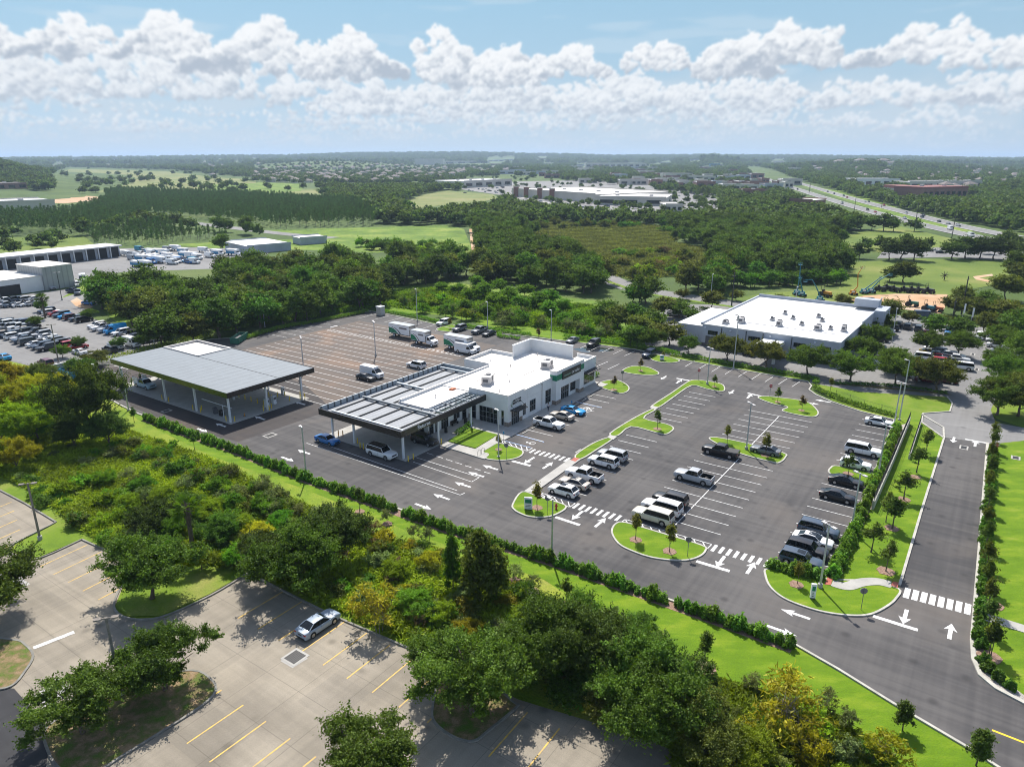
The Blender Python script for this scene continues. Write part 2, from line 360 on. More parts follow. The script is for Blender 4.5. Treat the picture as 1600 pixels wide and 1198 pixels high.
M['kerb_old'] = mat('kerb_old', (0.24, 0.23, 0.20), 0.9, var=0.3, vscale=0.9)
M['paint'] = mat('road_paint', (0.72, 0.72, 0.70), 0.7, var=0.3, vscale=2.2, col2=(0.46, 0.45, 0.43), detail=8)
M['paint_yellow'] = mat('yellow_paint', (0.72, 0.44, 0.06), 0.7, col2=(0.48, 0.33, 0.12), var=0.2, vscale=1.5)
M['paint_fresh_yellow'] = mat('fresh_yellow_paint', (0.85, 0.55, 0.02), 0.6)
M['paint_blue'] = mat('blue_paint', (0.28, 0.42, 0.68), 0.7)
M['brickred'] = mat('red_pad', (0.42, 0.12, 0.08), 0.85, var=0.2, vscale=2)
M['lawn'] = groundmat('lawn_grass', [(0.25, (0.075, 0.150, 0.004)), (0.5, (0.115, 0.205, 0.006)), (0.64, (0.17, 0.25, 0.012)), (0.76, (0.27, 0.27, 0.06))], 0.2, fine=9, fineamt=0.5, bump=0.35, stretch=(-0.6, 1, 2.6))
M['lawn_rough'] = groundmat('rough_grass', [(0.25, (0.08, 0.15, 0.012)), (0.5, (0.14, 0.22, 0.015)), (0.72, (0.24, 0.25, 0.06))], 0.12, fine=9, fineamt=0.5, bump=0.5)
M['scrub'] = groundmat('scrub_ground', [(0.25, (0.07, 0.13, 0.012)), (0.45, (0.15, 0.23, 0.015)), (0.6, (0.24, 0.28, 0.03)), (0.78, (0.27, 0.22, 0.09))], 0.11, fine=5, fineamt=0.6, bump=0.6)
M['forest'] = groundmat('forest_ground', [(0.3, (0.045, 0.075, 0.018)), (0.5, (0.07, 0.115, 0.022)), (0.7, (0.12, 0.155, 0.04))], 0.012, fine=1.2, fineamt=0.5)
M['field'] = groundmat('field_grass', [(0.3, (0.08, 0.135, 0.02)), (0.5, (0.14, 0.19, 0.03)), (0.68, (0.24, 0.24, 0.07))], 0.02, fine=1.6, fineamt=0.45)
M['field_bright'] = groundmat('meadow_grass', [(0.3, (0.06, 0.115, 0.012)), (0.5, (0.12, 0.20, 0.02)), (0.66, (0.22, 0.27, 0.045))], 0.05, fine=0.5, fineamt=0.6)
M['field_tan'] = groundmat('pasture', [(0.3, (0.11, 0.16, 0.035)), (0.5, (0.18, 0.20, 0.06)), (0.7, (0.26, 0.24, 0.10))], 0.011, fine=0.3, fineamt=0.3)
M['marsh'] = groundmat('marsh_ground', [(0.3, (0.15, 0.15, 0.06)), (0.42, (0.17, 0.20, 0.06)), (0.52, (0.18, 0.25, 0.045)), (0.72, (0.30, 0.36, 0.07))], 0.03, fine=0.5, fineamt=0.6)
M['sand'] = groundmat('sandy_dirt', [(0.3, (0.42, 0.24, 0.12)), (0.5, (0.52, 0.34, 0.20)), (0.7, (0.50, 0.42, 0.33))], 0.06, fine=4, fineamt=0.3)
M['gravel'] = groundmat('gravel_stones', [(0.3, (0.22, 0.20, 0.18)), (0.5, (0.42, 0.38, 0.34)), (0.7, (0.60, 0.56, 0.50))], 9, fine=16, fineamt=0.6, bump=0.8)
M['mulch'] = groundmat('mulch', [(0.3, (0.16, 0.09, 0.06)), (0.5, (0.28, 0.18, 0.13)), (0.7, (0.36, 0.26, 0.20))], 5, fine=12, fineamt=0.6, bump=0.6)
M['leaflitter'] = groundmat('leaf_litter', [(0.36, (0.09, 0.15, 0.02)), (0.48, (0.15, 0.14, 0.05)), (0.6, (0.26, 0.18, 0.10)), (0.75, (0.34, 0.26, 0.16))], 0.9, fine=10, fineamt=0.6, bump=0.6)
M['white'] = mat('white_stucco', (0.74, 0.74, 0.73), 0.8, var=0.06, vscale=0.4, bump=0.06, bscale=12)
M['whiteroof'] = mat('white_roof_membrane', (0.72, 0.71, 0.69), 0.7, var=0.1, vscale=0.22, detail=8, col2=(0.60, 0.55, 0.48))
M['greyroof'] = mat('weathered_white_roof', (0.66, 0.66, 0.65), 0.6, var=0.22, vscale=0.12, detail=7)
M['wallgrey'] = mat('grey_wall', (0.42, 0.45, 0.50), 0.8, var=0.1, vscale=0.3)
M['wallbeige'] = mat('beige_wall', (0.46, 0.43, 0.37), 0.8, var=0.1, vscale=0.3)
M['wallcream'] = mat('cream_wall', (0.58, 0.54, 0.47), 0.8, var=0.1, vscale=0.05)
M['pipe'] = mat('galvanised_steel', (0.50, 0.53, 0.56), 0.45, 0.6, var=0.1, vscale=0.6)
M['steelwhite'] = mat('white_painted_steel', (0.72, 0.74, 0.76), 0.45)
M['bronze'] = mat('dark_bronze_metal', (0.035, 0.033, 0.032), 0.25, 0.5, spec=0.8)
M['black'] = mat('black_matte', (0.015, 0.015, 0.016), 0.6)
M['rubber'] = mat('tyre_rubber', (0.02, 0.02, 0.02), 0.8)
M['alloy'] = mat('alloy', (0.45, 0.46, 0.47), 0.3, 0.8)
M['glass'] = mat('window_glass', (0.012, 0.017, 0.02), 0.06, spec=0.55)
M['carglass'] = mat('car_glass', (0.008, 0.011, 0.013), 0.07, spec=0.45)
M['frame'] = mat('window_frame', (0.06, 0.06, 0.06), 0.4, 0.4)
M['alframe'] = mat('aluminium_frame', (0.45, 0.47, 0.48), 0.4, 0.6)
M['stone'] = mat('stone_veneer', (0.30, 0.24, 0.19), 0.85, col2=(0.16, 0.13, 0.11), var=0.3, vscale=3)
M['green'] = mat('green_panel', (0.0, 0.20, 0.10), 0.35)
M['signblack'] = mat('sign_dark', (0.03, 0.03, 0.032), 0.35)
M['signwhite'] = mat('sign_white', (0.85, 0.85, 0.85), 0.5)
M['signgreen'] = mat('sign_letter_green', (0.32, 0.5, 0.38), 0.5)
M['stopred'] = mat('stop_red', (0.42, 0.02, 0.04), 0.45)
M['signback'] = mat('sign_back_aluminium', (0.22, 0.22, 0.23), 0.5, 0.5)
M['yellow'] = mat('safety_yellow', (0.80, 0.58, 0.03), 0.5)
M['orange'] = mat('equipment_orange', (0.55, 0.24, 0.03), 0.45)
M['teal'] = mat('lift_blue', (0.03, 0.17, 0.23), 0.4)
M['bark'] = mat('bark', (0.13, 0.10, 0.075), 0.95, var=0.35, vscale=3)
M['barkgrey'] = mat('pale_bark', (0.24, 0.21, 0.18), 0.95, var=0.35, vscale=3)
M['hvac'] = mat('hvac_casing', (0.50, 0.48, 0.47), 0.55, 0.2, var=0.12, vscale=1.5)
M['hvacdark'] = mat('hvac_grille', (0.10, 0.10, 0.11), 0.6)
M['red'] = mat('terracotta', (0.55, 0.16, 0.07), 0.7)
M['redroof'] = mat('red_roof', (0.24, 0.075, 0.06), 0.7)
M['tile'] = mat('brown_shingles', (0.20, 0.165, 0.15), 0.85, var=0.3, vscale=0.4)
M['brick'] = mat('brown_brick', (0.25, 0.13, 0.10), 0.85, var=0.15, vscale=0.5)
M['deck'] = None
M['blue'] = mat('blue_container', (0.03, 0.22, 0.42), 0.5, var=0.2, vscale=1)
M['dumpgreen'] = mat('green_container', (0.02, 0.14, 0.09), 0.5, var=0.2, vscale=1)
M['skin'] = mat('skin', (0.45, 0.28, 0.2), 0.6)
def ribmat(name, c1, c2, freq, ang, rough=0.4, metal=0.3):
    m = bpy.data.materials.new(name); m.use_nodes = True; t = m.node_tree; b = t.nodes['Principled BSDF']
    b.inputs['Roughness'].default_value = rough; b.inputs['Metallic'].default_value = metal
    g = nt(t, 'ShaderNodeNewGeometry'); mp = nt(t, 'ShaderNodeMapping'); mp.inputs['Rotation'].default_value = (0, 0, -ang)
    t.links.new(g.outputs['Position'], mp.inputs[0]); sp = nt(t, 'ShaderNodeSeparateXYZ'); t.links.new(mp.outputs[0], sp.inputs[0])
    s = mth(t, 'SINE', mth(t, 'MULTIPLY', sp.outputs[0], 2*math.pi*freq))
    n = nt(t, 'ShaderNodeTexNoise', inp={'Scale': 0.5, 'Detail': 4}); t.links.new(g.outputs['Position'], n.inputs['Vector'])
    c = mixc(t, ramp(t, s, 0.55, 0.9), c1, c2); c = mixc(t, 0.3, c, mixc(t, n.outputs['Fac'], (0.2,)*3, (0.8,)*3), 'OVERLAY')
    t.links.new(c, b.inputs['Base Color'])
    bp = nt(t, 'ShaderNodeBump', inp={'Strength': 0.35, 'Distance': 0.04}); t.links.new(s, bp.inputs['Height']); t.links.new(bp.outputs[0], b.inputs['Normal'])
    return m
M['deck'] = ribmat('corrugated_deck', (0.28, 0.295, 0.31), (0.10, 0.115, 0.125), 1.6, TH, 0.65, 0.0)
M['seam'] = ribmat('standing_seam_roof', (0.165, 0.19, 0.21), (0.14, 0.162, 0.18), 0.5, TH+math.pi/2, 0.65, 0.0)
M['parapetgrey'] = ribmat('grey_panel', (0.33, 0.37, 0.40), (0.08, 0.09, 0.10), 0.68, TH, 0.5, 0.2)
M['ribwall'] = ribmat('ribbed_wall', (0.36, 0.37, 0.37), (0.28, 0.29, 0.29), 0.8, 0.2, 0.6, 0.1)
def paintmat():
    m = bpy.data.materials.new('car_paint'); m.use_nodes = True; t = m.node_tree; b = t.nodes['Principled BSDF']
    oi = nt(t, 'ShaderNodeObjectInfo'); t.links.new(oi.outputs['Color'], b.inputs['Base Color'])
    b.inputs['Roughness'].default_value = 0.35; b.inputs['Coat Weight'].default_value = 0.5; b.inputs['Coat Roughness'].default_value = 0.08
    b.inputs['Metallic'].default_value = 0.0; b.inputs['Specular IOR Level'].default_value = 0.35
    return m
M['carpaint'] = paintmat()
M['taillight'] = mat('taillight_red', (0.35, 0.01, 0.01), 0.25)
M['headlight'] = mat('headlight_lens', (0.65, 0.68, 0.70), 0.15)
M['fabric_a'] = mat('pale_cloth', (0.5, 0.5, 0.55), 0.9); M['fabric_b'] = mat('dark_cloth', (0.05, 0.06, 0.09), 0.9); M['hivis'] = mat('hi_vis_cloth', (0.45, 0.75, 0.05), 0.8)
M['hair'] = mat('dark_hair', (0.03, 0.02, 0.015), 0.8)
# ================================================================ ground, roads, lots
def pip(u, v, poly):
    c = False; n = len(poly); j = n-1
    for i in range(n):
        xi, yi = poly[i]; xj, yj = poly[j]
        if (yi > v) != (yj > v) and u < (xj-xi)*(v-yi)/(yj-yi)+xi: c = not c
        j = i
    return c
mb = MB(); rings = [0, 30, 80, 160, 300, 500, 800, 1000, 1250, 1500, 1750, 2000, 2300, 2600, 2900, 3300, 3800, 4300, 4900, 5500, 6100, 6700, 7300, 7900, 8600, 9400, 10500, 13000, 18000, 26000, 40000]
angs = [math.radians(a) for a in ([-180+i*10 for i in range(13)]+[-52+i for i in range(105)]+[60+i*10 for i in range(12)])]
vs = [(r*math.sin(a), r*math.cos(a), terrain(r*math.sin(a), r*math.cos(a))-0.06) for r in rings[1:] for a in angs]
na = len(angs); fs = []
for j in range(len(rings)-2):
    for i in range(na):
        k = (i+1) % na; fs.append((j*na+i, (j+1)*na+i, (j+1)*na+k, j*na+k)[::-1])
fs.append(tuple(range(na))[::-1])
mb.add(vs, fs); struct(mb, 'ground', M['forest'])
ZL = {'n': 0}
def sheet(name, pts, m, z=0.0, px=True):
    mb = MB(); mb.poly([G(*p) for p in pts] if px else pts, z); o = struct(mb, name, m)
    me = o.data
    if me.polygons[0].normal.z < 0: me.flip_normals()
    return o
def curve(pts, n=6, closed=True):
    """Catmull-Rom through the points, in metres"""
    P_ = [Vector((p[0], p[1])) for p in pts]; out = []; N = len(P_)
    for i in range(N if closed else N-1):
        g = lambda k: P_[k % N] if closed else P_[max(0, min(N-1, k))]
        a, b, c, d = g(i-1), g(i), g(i+1), g(i+2)
        for s in range(n):
            q = s/n; out.append(tuple(0.5*((2*b)+(-a+c)*q+(2*a-5*b+4*c-d)*q*q+(-a+3*b-3*c+d)*q**3)))
    if not closed: out.append(tuple(P_[-1]))
    return out
def strip(mb, path, w, z0, z1, closed=False, off=0.0, m=0):
    """a kerb-like bar along a path in metres"""
    n = len(path); L_ = []
    for i, p in enumerate(path):
        a = path[i-1] if (i > 0 or closed) else p; b = path[(i+1) % n] if (i < n-1 or closed) else p
        d = Vector((b[0]-a[0], b[1]-a[1])); d = d.normalized() if d.length > 1e-6 else Vector((1, 0)); nn = Vector((-d.y, d.x))
        L_.append((Vector((p[0], p[1]))+nn*(off-w/2), Vector((p[0], p[1]))+nn*(off+w/2)))
    vs = []
    for a, b in L_: vs += [(a.x, a.y, z0), (a.x, a.y, z1), (b.x, b.y, z1), (b.x, b.y, z0)]
    fs = []
    for i in range(n if closed else n-1):
        o = i*4; k = ((i+1) % n)*4
        fs += [(o, o+1, k+1, k), (o+1, o+2, k+2, k+1), (o+2, o+3, k+3, k+2)]
    if not closed: fs += [(0, 3, 2, 1), ((n-1)*4, (n-1)*4+1, (n-1)*4+2, (n-1)*4+3)]
    mb.add(vs, fs, m)
def path_px(pts): return [G(*p) for p in pts]

# ---- grass and scrub around the site
sheet('scrub_ground', [(-900, 640), (-300, 600), (0, 560), (140, 575), (200, 640), (300, 685), (620, 802), (1200, 1000), (1500, 1172), (1600, 1250), (1200, 1700), (-400, 1800), (-1400, 1200)], M['scrub'], -0.030)
sheet('lawn', [(190, 632), (300, 678), (479, 742), (700, 822), (862, 869), (1240, 1007), (1400, 1102), (1512, 1170), (1700, 1290), (1420, 1290), (1150, 1110), (980, 990), (850, 905), (640, 830), (480, 765), (330, 712), (215, 655)], M['lawn'], -0.020)
sheet('lawn', [(1541, 680), (1600, 680), (2100, 740), (2300, 1500), (1750, 1180), (1600, 1096), (1541, 1062), (1519, 1010)], M['lawn'], -0.018)
sheet('lawn', [(1268, 598), (1345, 612), (1480, 620), (1487, 628), (1484, 642), (1440, 645), (1470, 668), (1474, 690), (1440, 790), (1415, 870), (1402, 930), (1380, 950), (1280, 940), (1290, 897), (1397, 660), (1300, 625)], M['lawn_rough'], -0.016)
sheet('lawn', [(1400, 655), (1440, 655), (1474, 672), (1474, 690), (1408, 903), (1290, 905), (1325, 820), (1365, 745)], M['lawn'], -0.012)
sheet('lawn', [(1450, 590), (1560, 655), (1600, 668), (2000, 700), (2000, 540), (1600, 500)], M['lawn_rough'], -0.022)
# behind the lot
sheet('meadow', [(330, 520), (600, 478), (800, 500), (1030, 545), (1010, 520), (930, 470), (700, 440), (560, 455), (330, 500)], M['field_bright'], -0.022)
sheet('lawn', [(595, 487), (690, 492), (800, 518), (880, 532), (1000, 548), (1010, 541), (900, 515), (800, 498), (700, 478), (600, 476)], M['lawn'], -0.016)
# ---- the site's own asphalt
OUT = [(115, 592), (150, 572), (188, 568), (330, 530), (380, 527), (430, 514), (493, 502), (540, 494), (580, 486), (600, 490), (650, 500), (700, 512), (780, 521), (830, 528), (884, 533), (937, 538), (993, 546), (1062, 562), (1145, 576), (1262, 596), (1268, 603), (1264, 609), (1275, 617), (1300, 628), (1345, 643), (1397, 656), (1395, 664), (1365, 742), (1345, 789), (1325, 827), (1290, 899), (1285, 925), (1350, 955), (1400, 933), (1409, 905), (1440, 797), (1475, 683), (1543, 692), (1531, 850), (1519, 1000), (1521, 1030), (1532, 1055), (1556, 1075), (1600, 1098), (1900, 1240), (2100, 1500), (1800, 1400), (1600, 1225), (1512, 1168), (1400, 1102), (1310, 1046), (1240, 1006), (1100, 956), (862, 873), (700, 823), (479, 744), (357, 697), (287, 672), (217, 647), (190, 634), (150, 612)]
sheet('parking_lot', OUT, M['asphalt'], 0.0)
def site_quad(name, a0, a1, b0, b1, m, z): return sheet(name, [F(a0, b0), F(a1, b0), F(a1, b1), F(a0, b1)], m, z, px=False)
site_quad('parking_lot_back', -11.5, 47, 36.5, 87.5, M['dirtylot'], 0.004)
sheet('parking_lot_service', [(170, 575), (330, 545), (475, 600), (520, 640), (372, 690), (287, 668), (205, 635)], M['asphalt_fresh'], 0.008)
# ---- the old concrete lot next door
CON = [(-400, 700), (0, 765), (28, 792), (80, 815), (88, 816), (25, 848), (15, 862), (60, 873), (100, 858), (128, 843), (170, 862), (205, 885), (196, 905), (178, 950), (196, 966), (260, 964), (330, 930), (388, 895), (440, 920), (520, 962), (600, 995), (660, 1022), (810, 1090), (1000, 1150), (1200, 1230), (1300, 1700), (-400, 1900), (-900, 1300)]
CON2 = [(-400, 560), (-400, 1500), (75, 1500), (70, 1200), (80, 1140), (0, 1075), (-60, 1050), (-60, 1020)]
sheet('concrete_lot', [(-500, 770), (0, 766), (40, 787), (88, 816), (25, 848), (15, 862), (60, 873), (128, 843), (170, 862), (205, 885), (178, 950), (196, 966), (260, 964), (330, 930), (388, 895), (520, 962), (660, 1022), (810, 1092), (1000, 1150), (1200, 1235), (1250, 1700), (-100, 1900), (-900, 1300)], M['concrete_old'], -0.010)
sheet('road', [(-500, 1030), (-60, 1060), (-10, 1072), (22, 1075), (80, 1140), (72, 1198), (110, 1500), (-800, 1700)], M['asphalt_black'], -0.004)
# ---- kerbs
kb = MB(); ko = MB()
def kerb_px(pts, closed=False, mbx=None, z=0.14, w=0.28, off=0, n=0):
    p = path_px(pts)
    if n: p = curve(p, n, closed)
    strip(kb if mbx is None else mbx, p, w, -0.05, z, closed, off)
kerb_px([(115, 592), (150, 572), (188, 568), (330, 530), (380, 527), (430, 514), (493, 502), (580, 486), (600, 490), (650, 500), (700, 512), (780, 521), (884, 533), (993, 546), (1062, 562), (1145, 576), (1262, 596), (1268, 603), (1264, 609), (1275, 617), (1300, 628), (1345, 643), (1397, 656), (1395, 664), (1365, 742), (1345, 789), (1325, 827), (1292, 897)])
kerb_px([(115, 592), (150, 612), (190, 634), (217, 647), (287, 672), (357, 697), (479, 744), (700, 823), (862, 873), (1100, 956), (1240, 1006), (1310, 1046), (1400, 1102), (1512, 1168), (1600, 1225), (1800, 1400)])
kerb_px([(1543, 692), (1531, 850), (1519, 1000), (1521, 1030), (1532, 1055), (1556, 1075), (1600, 1098), (1900, 1240)], w=0.42)
kerb_px([(1440, 648), (1474, 668), (1475, 684), (1440, 797), (1409, 903), (1405, 915)], w=0.3)
kerb_px([(1474, 684), (1440, 660), (1442, 646), (1484, 643), (1488, 630), (1480, 620)], w=0.25)
isl = MB()
def island(pts, n=4, grass=True, w=0.24):
    p = curve(path_px(pts), n, True)
    isl.poly(p[::-1] if sum(p[i][0]*p[(i+1)%len(p)][1]-p[(i+1)%len(p)][0]*p[i][1] for i in range(len(p))) < 0 else p, 0.11)
    strip(kb, p, w, -0.02, 0.14, True)
I1 = [(816, 769), (801, 789), (804, 797), (812, 802), (825, 807), (842, 808.7), (860, 807), (875, 801), (884, 794), (879, 788), (843, 777)]
I2 = [(962, 819), (956, 832), (967, 850), (990, 862), (1022, 872), (1065, 876), (1090, 871), (1102, 861), (1095, 852), (1022, 830), (977, 817)]
I3 = [(1199, 889), (1196, 900), (1204, 918), (1225, 935), (1257, 948), (1290, 957), (1330, 962), (1360, 960), (1385, 948), (1400, 935), (1403, 920), (1350, 908), (1290, 905), (1240, 890)]
I5 = [(933, 602.7), (945.4, 595.6), (965, 594.6), (980.5, 602.7), (982, 610), (973, 614.7), (960, 612.7)]
I6 = [(973, 579), (988, 572.6), (1010.6, 573.8), (1027, 581), (1027, 585.6), (1005.6, 586.4), (980.5, 583)]
I7 = [(1015.6, 559), (1025.6, 554.5), (1060.7, 562.6), (1050.7, 567), (1025.6, 565)]
I8b = [(953, 678), (985, 657), (1018, 640), (1023, 641.5), (1005.6, 654), (1040.6, 662.8), (1052, 669), (1048, 675), (1038, 679), (1020.6, 675), (985.5, 667), (965.5, 681)]
I8c = [(1018, 635), (1050, 614), (1075.7, 596.4), (1088, 594), (1103, 595.6), (1126, 600), (1132, 606.4), (1128, 612), (1103, 607.7), (1080.7, 602.7), (1055, 619), (1033, 634.7), (1025.6, 636.5)]
I8a = [(899, 712), (925, 694), (949, 684.5), (956, 687), (932, 703), (908, 717.5)]
I9 = [(1110, 687.6), (1120, 684), (1165.4, 692.7), (1223, 707.8), (1226.8, 715), (1218, 722.8), (1205.5, 722), (1153, 707.8)]
I10 = [(1185, 622.5), (1193, 619.5), (1215.5, 621.3), (1258, 627.5), (1275.6, 640), (1277, 649), (1263, 651.4), (1223, 642.6), (1230.6, 636.3), (1208, 631.3)]
I11 = [(1296.5, 740), (1297.8, 731.5), (1310, 728.6), (1361.7, 740), (1358, 756), (1325, 749)]
I12 = [(682, 514.8), (693, 510), (706, 507.5), (712, 511), (704, 518), (690, 517.5)]
IL = [(754, 706), (776, 693.5), (800, 698), (815, 704), (817, 709), (811, 714.5), (797, 718.5), (778, 719.5), (759, 716.5), (763, 710)]
for I in (I1, I2, I3, I5, I6, I7, I9, I10, I11, I12, IL): island(I, 4)
for I in (I8a, I8b, I8c): island(I, 3)
tag(isl.build('island_lawn', M['lawn']), kind='structure')
hs_ = MB(); strip(hs_, path_px([(228, 655), (287, 677), (357, 701), (479, 750), (700, 828), (862, 878), (1100, 962), (1238, 1012)]), 1.7, -.05, -.004); strip(hs_, path_px([(1301, 900), (1334, 832), (1352, 790), (1372, 745), (1402, 668)]), 1.5, -.05, -.003); struct(hs_, 'mulch_bed', M['mulch'])
ln = MB(); ln.prism(path_px([(700.5, 690), (733, 668.5), (778, 680), (743, 701)]), 0.0, 0.17)
struct(ln, 'lawn', M['lawn'])
# sidewalks and slabs
sw = MB()
sw.prism([F(-21.8, 5.0), F(-13.2, 5.0), F(-13.2, 24.4), F(-21.8, 24.4)], 0.0, 0.06)
sw.prism([F(-13.19, 9.2), F(10.5, 9.2), F(10.5, 24.4), F(-13.19, 24.4)], 0.0, 0.06)
sw.prism([F(-13.19, 5.1), F(-7.6, 5.1), F(0, 5.1), F(0, 9.19), F(-13.19, 9.19)], 0.0, 0.14)
sw.prism([F(-5.4, -3.0), F(33.5, -3.0), F(33.5, 0), F(0, 0), F(0, 5.09), F(-5.4, 5.09)], 0.0, 0.14)
sw.prism(path_px([(688, 697), (693, 693), (697, 690.5), (742.5, 702.3), (776, 682), (786, 688), (755, 706), (764, 712), (757, 718), (745, 714.5), (720, 706.5)]), 0.0, 0.15)
sw.prism(path_px([(819, 768), (888, 719), (908, 718), (834, 771)]), 0.0, 0.145)
sw.prism(path_px([(949, 684), (953, 680), (964, 683), (958, 688)]), 0.0, 0.145)
sw.prism(path_px([(1015, 637.5), (1018.5, 634.5), (1029, 637), (1024, 641)]), 0.0, 0.145)
wp = curve(path_px([(1300, 911.5), (1322, 917), (1345, 911), (1370, 909.5), (1392, 914.5)]), 6, False)
strip(sw, wp, 1.5, 0.0, 0.15)
strip(sw, path_px([(1535, 962), (1600, 982), (1700, 1010)]), 1.5, -0.02, 0.04)
struct(sw, 'sidewalk', M['concrete'])
rp = MB()
for q in ([(892, 720), (897, 716), (906, 717), (899, 722)], [(830, 771), (838, 767.5), (846, 773), (838, 774.5)], [(1288, 914), (1293, 903), (1301, 905), (1298, 915)], [(1392, 915.5), (1395, 909.5), (1404, 911.5), (1402, 920)], [(1522, 961), (1523, 949), (1534, 952), (1531, 962.5)]):
    rp.prism(path_px(q), 0.0, 0.155)
struct(rp, 'tactile_pavement', M['brickred'])
# wash canopy slab
WO = G(361, 660); 
def FW(a, b): return (WO[0]+a*E1[0]+b*E2[0], WO[1]+a*E1[1]+b*E2[1])
ws = MB(); ws.prism([FW(-0.7, -0.9), FW(17.6, -0.9), FW(17.6, 39.5), FW(-0.7, 39.5)], 0.0, 0.06)
struct(ws, 'concrete_pavement', M['concrete'])
struct(kb, 'kerb', M['kerb'])
# old lot kerbs, verges
strip(ko, path_px([(0, 766), (40, 787), (88, 816)]), 0.2, -0.02, 0.14)
strip(ko, curve(path_px([(88, 816), (25, 848), (15, 858), (25, 870), (60, 873), (128, 843)]), 3, False), 0.2, -0.02, 0.14)
strip(ko, path_px([(128, 843), (170, 862), (205, 885)]), 0.2, -0.02, 0.14)
strip(ko, curve(path_px([(190, 915), (178, 948), (200, 966), (250, 965), (330, 930), (388, 895)]), 4, False), 0.22, -0.02, 0.14)
strip(ko, path_px([(388, 895), (460, 932), (520, 962), (660, 1022), (700, 1042)]), 0.22, -0.02, 0.14)
OI1 = [(75, 1135), (150, 1095), (215, 1060), (300, 1048), (330, 1062), (337, 1080), (315, 1103), (250, 1145), (190, 1182), (150, 1205), (100, 1205), (76, 1175)]
OI2 = [(-60, 1000), (20, 1000), (40, 1008), (52, 1025), (40, 1048), (18, 1072), (-20, 1078), (-80, 1075)]
OI3 = [(690, 1060), (745, 1050), (800, 1096), (808, 1104), (765, 1140), (740, 1158), (710, 1152), (680, 1130), (676, 1105)]
ol = MB()
for I in (OI1, OI2, OI3):
    p = curve(path_px(I), 4); 
    if sum(p[i][0]*p[(i+1)%len(p)][1]-p[(i+1)%len(p)][0]*p[i][1] for i in range(len(p))) < 0: p = p[::-1]
    ol.poly(p, 0.10); strip(ko, p, 0.22, -0.02, 0.13, True)
struct(ol, 'island_leaf_litter', M['leaflitter']); struct(ko, 'old_kerb', M['kerb_old'])
sheet('grass_verge', [(88, 817), (30, 850), (20, 860), (60, 871), (128, 842), (205, 884), (215, 850), (120, 800), (60, 770), (0, 740), (0, 764), (40, 786)], M['lawn_rough'], 0.05)
sheet('grass_verge', [(205, 900), (183, 950), (200, 963), (250, 962), (328, 928), (385, 895), (340, 880), (270, 885)], M['lawn_rough'], 0.05)
pt = MB()
pt.poly(path_px([(-60, 905), (-10, 885), (15, 888), (47, 912), (-20, 945), (-70, 950)]), 0.0); pt.poly(path_px([(438, 1032), (461, 1018), (481, 1028), (457, 1043)]), 0.0)
pt.poly(path_px([(50, 1088), (95, 1058), (112, 1078), (70, 1110)]), 0.0)
struct(pt, 'concrete_patch', M['concrete'])
# gravel and mulch beds
sheet('gravel_bed', [(1543, 700), (1552, 700), (1540, 900), (1534, 1000), (1536, 1025), (1552, 1050), (1600, 1085), (1600, 1096), (1556, 1074), (1534, 1054), (1522, 1030), (1521, 1000), (1532, 850)], M['gravel'], -0.008)
# ---- painted markings
pm = MB()
def dash(p, q, w=0.13, z=0.012, m=0, mbx=None):
    d = Vector((q[0]-p[0], q[1]-p[1])).normalized(); n = Vector((-d.y, d.x))*w/2
    (pm if mbx is None else mbx).add([(p[0]-n.x, p[1]-n.y, z), (q[0]-n.x, q[1]-n.y, z), (q[0]+n.x, q[1]+n.y, z), (p[0]+n.x, p[1]+n.y, z)], [(0, 1, 2, 3)], m)
def row(a0, a1, n, b0, b1):
    for i in range(n): a = a0+(a1-a0)*i/(n-1); dash(F(a, b0), F(a, b1), 0.12)
row(-15.8, 9.1, 9, -25.0, -19.2)
row(20.5, 38.5, 7, -25.0, -19.4)
row(-15.7, 8.3, 9, -44.9, -33.2)
row(16.2, 34.4, 7, -44.8, -33.1)
dash(F(-18.7, -39.0), F(10.0, -39.0)); dash(F(15.4, -38.9), F(34.0, -38.9))
row(-15.8, 8.1, 9, -52.2, -58.2); row(18.7, 41.6, 8, -52.2, -58.2)
row(-1.9, 25.8, 10, -8.8, -3.1)
row(-10.6, 29.8, 15, 36.9, 86.3)
row(37.9, 44.4, 3, 67.5, 86)
for i in range(9): dash(G(1070+20.9*i, 573+3.9*i), G(1085+20.7*i, 563.8+3.95*i), 0.11)
for i in range(5): dash(G(906.6+17.3*i, 544+3.0*i), G(922+17.5*i, 536.6+3.0*i), 0.11)
dash(G(933, 572), G(950, 564.8), 0.12); dash(G(949.5, 577), G(967.6, 568.6), 0.12)
for i in range(8): dash(G(560+20*i, 497.5+3.2*i), G(588+20*i, 490+2.9*i), 0.11)
for i in range(7): dash(G(416+14*i, 521-3.4*i), G(449+13.6*i, 527.5-4.1*i), 0.11)
for p, q in (((160, 576), (181, 583)), ((178, 571), (200, 576.5))): dash(G(*p), G(*q), 0.15)
# hatched strip in the back lot
dash(F(33.0, 38), F(33.0, 86.5), 0.12); dash(F(34.6, 38), F(34.6, 86.5), 0.12)
for i in range(33): b = 38+i*1.5; dash(F(33.0, b), F(34.6, b), 0.22)
